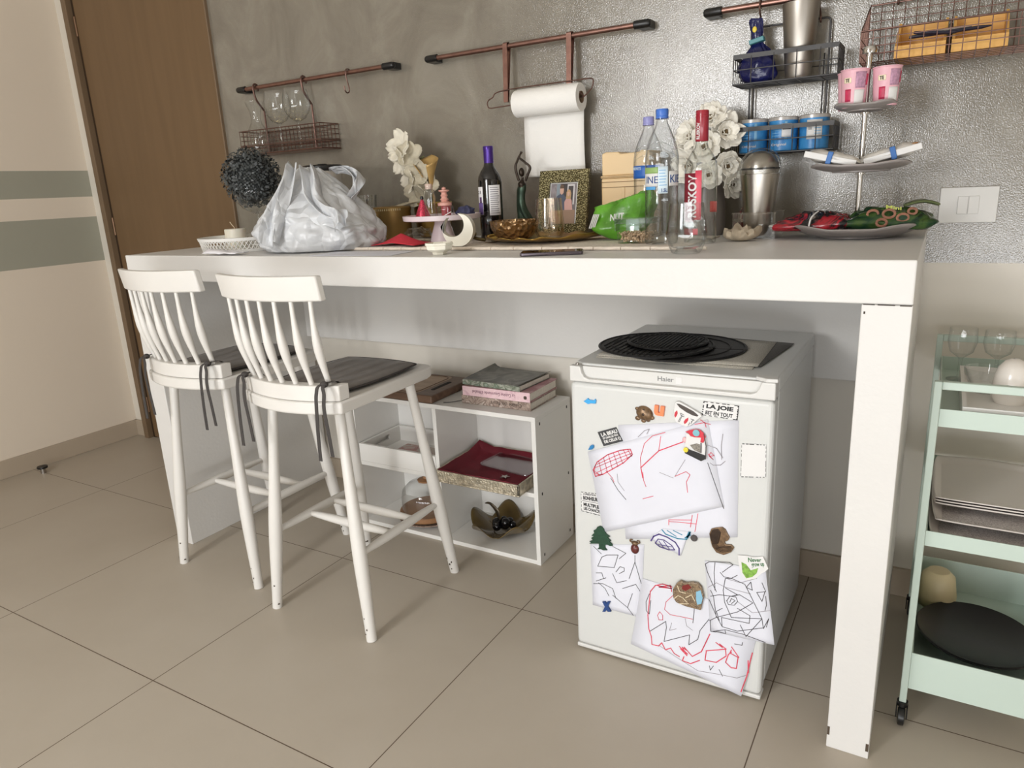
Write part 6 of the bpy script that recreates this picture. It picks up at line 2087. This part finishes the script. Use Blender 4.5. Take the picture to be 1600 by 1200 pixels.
cp = MB().box(-.016, .02, -.0455, -.043, .036, .064).box(-.0605, -.057, -.016, .016, .032, .064)
cp.build('clip', FROST, nb, smooth=0)
nu = MB()
rr = random.Random(9)
for k in range(420):
    lay = rr.uniform(0, 1)
    s = .88 + .1 * lay
    nu.ball((rr.uniform(-.043, .043) * s, rr.uniform(-.032, .032) * s, .0055 + .024 * lay), rr.uniform(.002, .0036), rr.uniform(.002, .0036), rr.uniform(.0016, .003), 6, 4, rotm(rr.uniform(0, 3), rr.uniform(0, 3), 0))
nuo = nu.build('chopped_nuts', NUTG)
nuo.location = (1.790, -.415, ZR)
tag(nuo, 'chopped nuts filling the lower half of the clear food box', 'nuts', kind='stuff')

# water bottles
BLUC = mat('blue_cap', rgb(66, 112, 196), .35, vary=.03)
LILC = mat('lilac_cap', rgb(146, 146, 200), .35, vary=.03)
NAVY = mat('navy_print', rgb(34, 70, 130), .5, vary=.02)
LBLU = mat('pale_blue_label', rgb(206, 222, 232), .5, vary=.02)
SKYB = mat('sky_blue_print', rgb(84, 156, 210), .5, vary=.05)
GRNL = mat('green_label_print', rgb(142, 172, 104), .5, vary=.05)
def water(label, loc, rz, cap, full):
    t = thing('water_bottle', label, 'water bottle', loc, rz, 'clear plastic water bottles on the bar')
    R_ = .0435
    prof = [(0, .008), (.02, .006), (.034, .0), (.041, .006), (R_, .016)]
    for k in range(12):
        z = .02 + k * .0085
        prof += [(R_ - (.0016 if k % 2 else 0), z)]
    prof += [(R_ - .001, .125), (R_ - .0015, .13), (R_ - .0015, .20), (R_, .206), (R_ - .001, .222), (R_ - .004, .242), (R_ - .010, .262), (.0255, .280), (.0185, .294), (.0145, .305), (.0135, .312), (.0165, .313), (.0165, .3155), (.013, .316), (.013, .32)]
    MB().lathe(prof, n=48).build('bottle_body', PET, t)
    # moulded relief curves
    rl = MB()
    for k in range(5):
        pts = []
        for q in range(15):
            a = d2a(-150 + 130 * q / 14)
            z = .03 + k * .017 + .03 * math.sin(q / 14 * PI * .9)
            pts.append(((R_ + .0004) * math.cos(a), (R_ + .0004) * math.sin(a), z))
        rl.tube(pts, .0011, 5)
    for k in range(3):
        pts = []
        for q in range(13):
            a = d2a(-140 + 110 * q / 12)
            z = .212 + k * .014 + .018 * math.sin(q / 12 * PI)
            r = R_ + .0004 if z < .226 else R_ - .003 * ((z - .226) / .019) + .0002
            pts.append((r * math.cos(a), r * math.sin(a), z))
        rl.tube(pts, .001, 5)
    rl.build('moulded_ripple', PET, t)
    c = MB().lathe([(.0145, .314), (.0162, .3145), (.0162, .319), (.0152, .320), (.0157, .3215), (.0157, .335), (.0145, .337), (0, .3372)], n=36)
    c.build('cap', cap, t)
    return t, R_
wa, R_ = water('clear water bottle with the blue cap, the front one', (1.868, -.448, Z), 0, BLUC, True)
cyl_patch('label', LBLU, R_ - .0010, d2a(-84), d2a(-50), .132, .198, wa)
cyl_patch('label', INKW, R_ - .0012, d2a(-150), d2a(-84), .150, .192, wa)
cyl_patch('green_band', GRNL, R_ - .0006, d2a(-150), d2a(-84), .182, .197, wa, t=.0004)
cyl_patch('wave_print', SKYB, R_ - .0006, d2a(-140), d2a(-92), .142, .150, wa, t=.0004)
lettering('label_lettering', 'TANNOURINE'[-3:], .036, .017, cyl_fn(R_ - .0004, d2a(-131), .158), NAVY, wa, bold=.0)
lettering('label_lettering', 'KIE', .034, .019, cyl_fn(R_ - .0004, d2a(-42), .158), NAVY, wa)
lettering('label_lettering', '1.5L', .015, .009, cyl_fn(R_ - .0004, d2a(-72), .1355), NAVY, wa, bold=.02)
for k in range(6):
    cyl_patch('small_print', SKYB, R_ - .0006, d2a(-80), d2a(-54 - (k * 5 % 7)), .152 + k * .0072, .1535 + k * .0072, wa, t=.0003)
cyl_patch('label', INKW, R_ - .0012, d2a(-46), d2a(0), .150, .186, wa)
wb2, _ = water('clear water bottle with the lilac cap behind the blue-capped one', (1.768, -.300, Z + .004), 0, LILC, False)
wb2.location = (1.748, -.215, ZR)
cyl_patch('label', mat('strong_blue_label', rgb(40, 96, 178), .45, vary=.05), R_ + .0002, d2a(-200), d2a(-20), .206, .240, wb2) if False else cyl_patch('label', mat('strong_blue_label', rgb(40, 96, 178), .45, vary=.05), R_ - .0008, d2a(-200), d2a(-20), .168, .204, wb2)
lettering('label_lettering', 'RIVIERES', .05, .008, cyl_fn(R_ - .0002, d2a(-165), .192), LBLU, wb2)

# vodka bottle
VGL = glass('clear_spirit_glass', tint=(.97, .985, .985), refl=1.0, edge=.62)
vk = thing('vodka_bottle', 'clear vodka bottle with a red cap and red label', 'spirit bottle', (1.955, -.395, Z))
MB().lathe([(0, .012), (.03, .010), (.036, 0), (.040, .002), (.0415, .008), (.0415, .185), (.038, .205), (.028, .225), (.017, .240), (.0145, .252), (.0145, .275)], n=48).build('bottle_glass', VGL, vk)
CAPR = mat('crimson_cap', rgb(150, 26, 46), .3, vary=.04, coat=.3)
MB().lathe([(.0155, .255), (.0162, .256), (.0162, .312), (.0170, .313), (.0170, .316), (.0162, .317), (.0162, .327), (.015, .3295), (0, .330)], n=36).build('cap', CAPR, vk)
cyl_patch('red_label', mat('dark_red_label', rgb(128, 28, 46), .45, vary=.05), .0417, d2a(-152), d2a(-94), .062, .178, vk)
cyl_patch('pink_label', mat('pink_red_label', rgb(214, 78, 98), .45, vary=.04), .0417, d2a(-94), d2a(-72), .062, .184, vk)
cyl_patch('red_label', mat('dark_red_label', rgb(128, 28, 46), .45), .0417, d2a(-152), d2a(-100), .024, .040, vk)
cyl_patch('pink_label', mat('pink_red_label', rgb(214, 78, 98), .45), .0417, d2a(-100), d2a(-82), .024, .040, vk)
cyl_patch('coral_back_label', mat('coral_label', rgb(228, 98, 92), .5, vary=.04), .0409, d2a(20), d2a(70), .078, .105, vk)
def vert_fn(r, a0, z0):
    # reads upward: text x runs up, text height runs clockwise-to-left
    return lambda u, v, d: Vector(((r + d) * math.cos(a0 - v / r), (r + d) * math.sin(a0 - v / r), z0 + u))
lettering('label_lettering', 'RUSKOV', .106, .025, vert_fn(.0425, d2a(-88), .068), INKW, vk, bold=.03)
lettering('label_lettering', 'RUSKOV', .040, .010, vert_fn(.0164, d2a(-92), .260), INKW, vk, bold=.03)
lettering('label_lettering', 'VODKA', .036, .012, cyl_fn(.0422, d2a(-136), .044), INKW, vk, bold=.03)
lettering('label_lettering', 'ORIGINAL', .034, .004, cyl_fn(.0424, d2a(-140), .0575), mat('pink_print', rgb(220, 150, 158), .5), vk)
# clear stemless glass at the front edge
sg = thing('drinking_glass', 'clear stemless drinking glass at the front edge by the vodka bottle', 'glass', (1.998, -.655, Z))
MB().lathe([(0, .010), (.022, .010), (.026, .003), (.03, 0), (.034, .003), (.0445, .028), (.0465, .045), (.043, .075), (.0385, .112), (.0372, .112), (.0415, .075), (.0448, .045), (.0425, .029), (.032, .013), (0, .011)], n=44).build('glass_body', GLASS, sg)

# white flower bouquet in a vase
bq = thing('flower_vase', 'bouquet of large white fabric flowers in a grey vase behind the bottles', 'vase of flowers', (1.900, -.120, Z))
MB().lathe([(0, 0), (.042, 0), (.05, .03), (.048, .09), (.038, .14), (.04, .155), (.036, .155), (0, .14)], n=40).build('vase', mat('taupe_ceramic', rgb(120, 112, 106), .5, vary=.05), bq)
FLW = mat('white_fabric_petal', rgb(232, 228, 218), .75, vary=.05, vscale=20, bump=.1, bscale=60)
FLC = mat('dark_seed_head', rgb(92, 74, 46), .8, vary=.5, vscale=160)
rg = random.Random(4)
for c, f, r in (((-.045, -.030, .280), (-.5, -.9, .3), .054), ((.008, -.025, .325), (.1, -.8, .6), .05), ((.045, -.02, .285), (.6, -.8, .2), .054), ((-.045, -.045, .200), (-.5, -1, -.1), .054), ((.0, -.05, .250), (.0, -1, .1), .052), ((.058, -.035, .195), (.6, -.9, -.1), .05), ((.015, -.055, .175), (.1, -1, -.2), .046), ((.072, -.03, .145), (.8, -.7, -.2), .04)):
    fv = Vector(f).normalized()
    o1 = fv.orthogonal().normalized()
    o2 = fv.cross(o1)
    mb = MB()
    for ring, (np_, el, sc_) in enumerate(((7, .25, 1.0), (6, .8, .78), (4, 1.6, .5))):
        for k in range(np_):
            a = 2 * PI * k / np_ + ring * .5 + rg.uniform(-.2, .2)
            d = o1 * math.cos(a) + o2 * math.sin(a) + fv * el
            petal_at(mb, Vector(c), d, fv, r * sc_ * rg.uniform(.9, 1.15), r * .46 * sc_, .15, .1)
    o = mb.build('blossom', FLW, bq, smooth=60, solid=.001)
    MB().ball(Vector(c) + fv * r * .12, r * .2, nu=12, nv=8).build('seed_head', FLC, o)
sm = MB()
for c in ((-.05, -.03, .30), (.01, -.02, .33), (.05, -.02, .28), (-.05, -.05, .22), (.06, -.04, .2), (0, -.05, .26)):
    sm.tube([(0, 0, .12), (c[0] * .5, c[1] * .5, .16), c], .0025, 6)
sm.build('stem', STEM, bq)
# small things between vase and grinder
PATB = print_mat('dark_red_print_foil', [rgb(36, 26, 24), rgb(120, 24, 32), rgb(46, 38, 32), rgb(190, 176, 158)], 60, .35)
def smbag(d, p):
    t = (d.z + 1) / 2
    w = noise.noise(Vector((d.x * 3, d.y * 3, d.z * 3 + 1)))
    return Vector((p.x * (1 + .2 * w), p.y * (1 - .6 * t), t * .10 + .01 * w * t))
tag(MB().ball((0, 0, 0), .035, .022, .05, 24, 16, fn=smbag).build('snack_sachet', PATB, loc=(2.045, -.20, Z)), 'small dark red printed sachet between the vodka bottle and the steel grinder', 'sachet')
SCARF = mat('beige_cloth', rgb(186, 172, 152), .8, vary=.15, vscale=30)
def clf(d, p):
    t = (d.z + 1) / 2
    w = noise.noise(Vector((d.x * 3, d.y * 3, 8)))
    return Vector((p.x * (1 + .4 * w), p.y * (1 + .4 * w), max(0, t * .034 * (1 + w))))
tag(MB().ball((0, 0, 0), .045, .035, .04, 28, 16, fn=clf).build('crumpled_cloth', SCARF, loc=(2.045, -.335, Z)), 'crumpled beige cloth right of the vodka bottle', 'cloth')

# coffee grinder
gn = thing('coffee_grinder', 'brushed steel coffee grinder with a clear dome lid and clear base', 'coffee grinder', (2.066, -.225, Z))
GST = mat('satin_steel', rgb(170, 164, 156), .28, metal=1.0, vary=.03)
MB().lathe([(0, .006), (.036, .006), (.037, .01), (.040, .07), (.046, .13), (.0515, .168), (0, .168)], n=48).build('steel_body', GST, gn)
MB().lathe([(.0515, .1685), (.0535, .175), (.053, .190), (.049, .207), (.040, .221), (.026, .230), (.012, .2345), (0, .2355)], n=48).build('dome_lid', GLASS, gn)
MB().lathe([(0, .1690), (.047, .1690), (.048, .180), (.046, .196), (.041, .206), (.030, .218), (.016, .226), (0, .228)], n=48, rot=rotm(0, 0, 0)).build('steel_cap', GST, gn)
MB().lathe([(.0485, .1795), (.0505, .1800), (.0500, .184), (.0480, .184), (.0485, .1795)], n=48).build('dark_seal', BLACK, gn)
ACR = glass('clear_acrylic', tint=(.965, .96, .955), refl=1.0, edge=.8)
cb_ = MB()
for x0, x1, y0, y1 in ((-.056, .056, -.056, -.053), (-.056, .056, .053, .056), (-.056, -.053, -.053, .053), (.053, .056, -.053, .053)):
    cb_.box(x0, x1, y0, y1, 0, .070)
cb_.box(-.053, .053, -.053, .053, .0, .004)
cb_.box(-.058, .058, -.058, -.056, .066, .070).box(-.058, .058, .056, .058, .066, .070)
cb_.build('acrylic_base', ACR, gn, smooth=0)
tag(MB().lathe([(0, 0), (.05, 0), (.052, .004), (.052, .062), (.045, .066), (0, .066)], n=36, rot=rotm(PI / 2, 0, 0)).build('wooden_coaster', wood('dark_mahogany', rgb(70, 48, 34), rgb(56, 38, 26), (1, 8, 8)), loc=(2.155, -.03, Z + .085)), 'dark round wooden disc behind the steel grinder', 'coaster') if False else None

# phone
ph_ = thing('phone', 'smartphone lying face up at the front edge of the bar', 'phone', (1.668, -.690, Z), math.radians(24))
MB().prism(rrect(-.078, .078, -.037, .037, .009), 0, .008, 'z').build('case', mat('graphite_case', rgb(96, 88, 96), .3, metal=.6, vary=.1), ph_, smooth=0, bevel=.002)
MB().prism(rrect(-.0755, .0755, -.0345, .0345, .008), .0078, .0084, 'z').build('screen', mat('black_screen', rgb(14, 13, 15), .06, vary=.05), ph_, smooth=0)

# three tier stand
PX, PY = 2.312, -.225
ts = thing('cake_stand', 'three tier stand of grey plates on a steel pole at the right end', 'tiered stand', (PX, PY, Z))
def tplate(r, z, nm, lift=.012):
    def fn(u, v):
        a = 2 * PI * u + .2
        sq = 1 / (abs(math.cos(a)) ** 3.2 + abs(math.sin(a)) ** 3.2) ** (1 / 3.2)
        rad = r * v * (1 + (sq - 1) * v * .9)
        corner = max(0, sq - 1.05) / .18
        return (rad * math.cos(a), rad * math.sin(a), z + .003 + (lift * (1 + .9 * corner)) * max(0, (v - .55) / .45) ** 1.6)
    MB().sheet(fn, 72, 14).lathe([(r * .55, z), (r * .58, z + .0005), (r * .58, z + .0035), (r * .52, z + .0035), (r * .55, z)], n=48).build(nm, GREYC, ts, smooth=60, solid=.0035)
tplate(.150, 0.0022, 'plate', .022)
tplate(.114, .162, 'plate', .013)
tplate(.070, .306, 'plate', .010)
pl = MB().lathe([(0, .004), (.0062, .004), (.0062, .44), (0, .44)], n=20)
pl.lathe([(0, .435), (.0155, .437), (.0165, .444), (.014, .452), (0, .454)], n=24)
for z in (.157, .301):
    pl.lathe([(0, z - .002), (.012, z - .002), (.012, z + .001), (0, z + .001)], n=20)
pl.build('pole', CHROME, ts)
# pink tubs on the top plate
PNK = mat('pink_tub', rgb(226, 176, 188), .45, vary=.04, vscale=20)
CRIMP = mat('crimson_print', rgb(190, 46, 84), .45, vary=.15, vscale=80)
LILP = mat('lilac_small_print', rgb(176, 136, 160), .5, vary=.2, vscale=200)
CRM = mat('cream_print', rgb(240, 226, 196), .5)
def tub_(label, x, y, rz):
    t = thing('yogurt_tub', label, 'tub', (PX + x, PY + y, Z + .3125), rz, 'pink tubs on the top plate')
    r0, r1, hh = .026, .0315, .085
    MB().lathe([(0, 0), (r0, 0), (r1, hh), (r1 + .0015, hh + .001), (r1 + .0015, hh + .003), (0, hh + .0035)], n=40).build('tub_body', PNK, t)
    def cone(a0, a1, z0, z1, m, nm, e=.0005):
        def fn(u, v):
            z = z0 + (z1 - z0) * v
            r = r0 + (r1 - r0) * z / hh + e
            a = d2a(a0 + (a1 - a0) * u)
            return (r * math.cos(a), r * math.sin(a), z)
        MB().sheet(fn, 8, 5).build(nm, m, t, solid=.0005)
    cone(-82, -32, .006, .040, INKW, 'nutrition_panel')
    cone(-80, -30, .044, .080, LILP, 'small_print')
    cone(-126, -98, .014, .042, CRIMP, 'berry_print')
    cone(-132, -98, .056, .068, CRM, 'name_panel')
    lettering('tub_lettering', 'TE', .010, .008, lambda u, v, d: Vector(((.0312 + d) * math.cos(d2a(-124) + u / .0312), (.0312 + d) * math.sin(d2a(-124) + u / .0312), .058 + v)), INK, t, bold=.03)
    cone(-30, -16, .05, .075, CRIMP, 'berry_print')
    return t
tub_('pink tub nearest the pole at the left front of the top plate', -.026, -.026, 0)
tub_('pink tub at the right of the top plate', .043, -.012, .15)
tub_('pink tub half hidden behind at the left of the top plate', -.040, .034, .6)
# wafers on the middle plate
FILM = mat('clear_white_film', rgb(206, 202, 196), .22, vary=.18, vscale=25, bump=.6, bscale=40)
CLIPB = mat('blue_clip', rgb(52, 104, 170), .4, vary=.05)
def packet(label, loc, rz, tilt, ln):
    t = thing('snack_packet', label, 'packet', loc, rz, 'white packets with blue clips on the middle plate')
    t.rotation_euler = (0, tilt, rz)
    def fn(s):
        def g(u, v):
            a, b = 2 * u - 1, 2 * v - 1
            hgt = .017 * (1 - a ** 4) * (1 - b ** 2) ** .6
            w = noise.noise(Vector((u * 5, v * 4, s * 3 + ln * 50))) * .004
            return (a * ln, b * .042 * (1 - .15 * abs(a)), s * hgt + w)
        return g
    MB().sheet(fn(1), 20, 12).sheet(fn(-1), 20, 12).build('packet_film', FILM, t, smooth=60)
    MB().box(-ln * .99, ln * .8, -.0405, .0405, -.009, .006).build('white_card', INKW, t, smooth=0, bevel=.002)
    MB().obox((-ln * .12, 0, .0), (.012, .088, .03)).build('clip', CLIPB, t, smooth=0, bevel=.002)
    return t
packet('white snack packet with a blue clip, leaning on the left side of the middle plate', (PX - .058, PY - .055, Z + .1955), math.radians(4), math.radians(14), .068)
p2 = packet('white snack packet with a blue clip on the right side of the middle plate', (PX + .062, PY - .03, Z + .1985), math.radians(186), math.radians(14), .070)
MB().ball((-.052, .018, .0085), .014, .008, .002, 16, 6).build('bread_print', mat('brown_bread_print', rgb(176, 122, 70), .5, vary=.2, vscale=60), p2)
# snack bags on the bottom plate
def foil(label, cols, scale, loc, rz, sx, sy, sz, seed, tilt=(0, 0)):
    t = thing('snack_bag', label, 'snack bag', loc, rz)
    t.rotation_euler = (tilt[0], tilt[1], rz)
    m = print_mat('foil_print_%d' % seed, cols, scale, .25, 2.2)
    def f(d, p):
        w = noise.noise(Vector((d.x * 2.4, d.y * 2.4, d.z * 2.4 + seed)))
        w2 = noise.noise(Vector((d.x * 6, d.y * 6, d.z * 6 + seed))) * .3
        a = math.atan2(d.y, d.x)
        sq = min(1.35, 1 / max(abs(math.cos(a)), abs(math.sin(a))))
        flat = (1 - abs(d.z)) * .12
        return Vector((p.x * sq * (1 + .12 * w + flat), p.y * sq * (1 + .12 * w + flat), max(-sz * .5, p.z * (1 + .5 * w + w2))))
    MB().ball((0, 0, 0), sx, sy, sz, 48, 26, fn=f).build('bag_body', m, t, smooth=50)
    return t
rbag = foil('black and red foil snack bag at the left of the bottom plate', [rgb(206, 196, 190), rgb(30, 28, 30), rgb(24, 22, 24), rgb(170, 32, 46), rgb(32, 30, 32), rgb(186, 40, 56)], 11, (PX - .088, PY - .035, Z + .036), math.radians(-8), .085, .062, .030, 3)
MB().ball((-.105, -.01, -.004), .016, .034, .005, 14, 8).build('white_seam', INKW, rbag)
MB().tube(smooth_path([(.0, -.078, -.004), (.003, -.07, .02), (.008, -.03, .034)], 5), .0022, 6, flat=.4).build('white_band', INKW, rbag)
gbag_ = foil('dark green pretzel snack bag at the right of the bottom plate', [rgb(18, 46, 30), rgb(66, 92, 44), rgb(24, 58, 38), rgb(30, 34, 24)], 12, (PX + .076, PY - .025, Z + .038), math.radians(6), .088, .066, .032, 5)
PRZ = mat('pretzel_print', rgb(150, 104, 84), .45, vary=.25, vscale=60)
pz = MB()
for (x, y, z, r) in ((-.04, -.05, .022, .012), (-.005, -.055, .022, .013), (.025, -.058, .012, .012), (-.02, -.068, .002, .011), (.045, -.045, .026, .009)):
    pz.tube([(x + r * math.cos(q), y - .006 + .2 * r * math.sin(q), z + r * .75 * math.sin(q)) for q in [2 * PI * k / 14 for k in range(14)]], .0032, 6, True)
pz.build('pretzel_print', PRZ, gbag_)
lettering('bag_lettering', 'Mini', .034, .010, plane_fn((-.012, -.050, .034), (1, 0, -.15), (0, .6, .8), (0, -.8, .6)), mat('lime_print', rgb(206, 216, 110), .4), gbag_, bold=.02)
fl_ = MB()
def flap(u, v):
    return (.03 + .075 * u, -.02 + .06 * v, .036 + .010 * math.sin(u * 3) + .004 * math.sin(v * 8))
fl_.sheet(flap, 10, 8)
fl_.build('folded_flap', mat('olive_foil', rgb(92, 104, 64), .3, vary=.15, vscale=20), gbag_, smooth=60, solid=.0012)
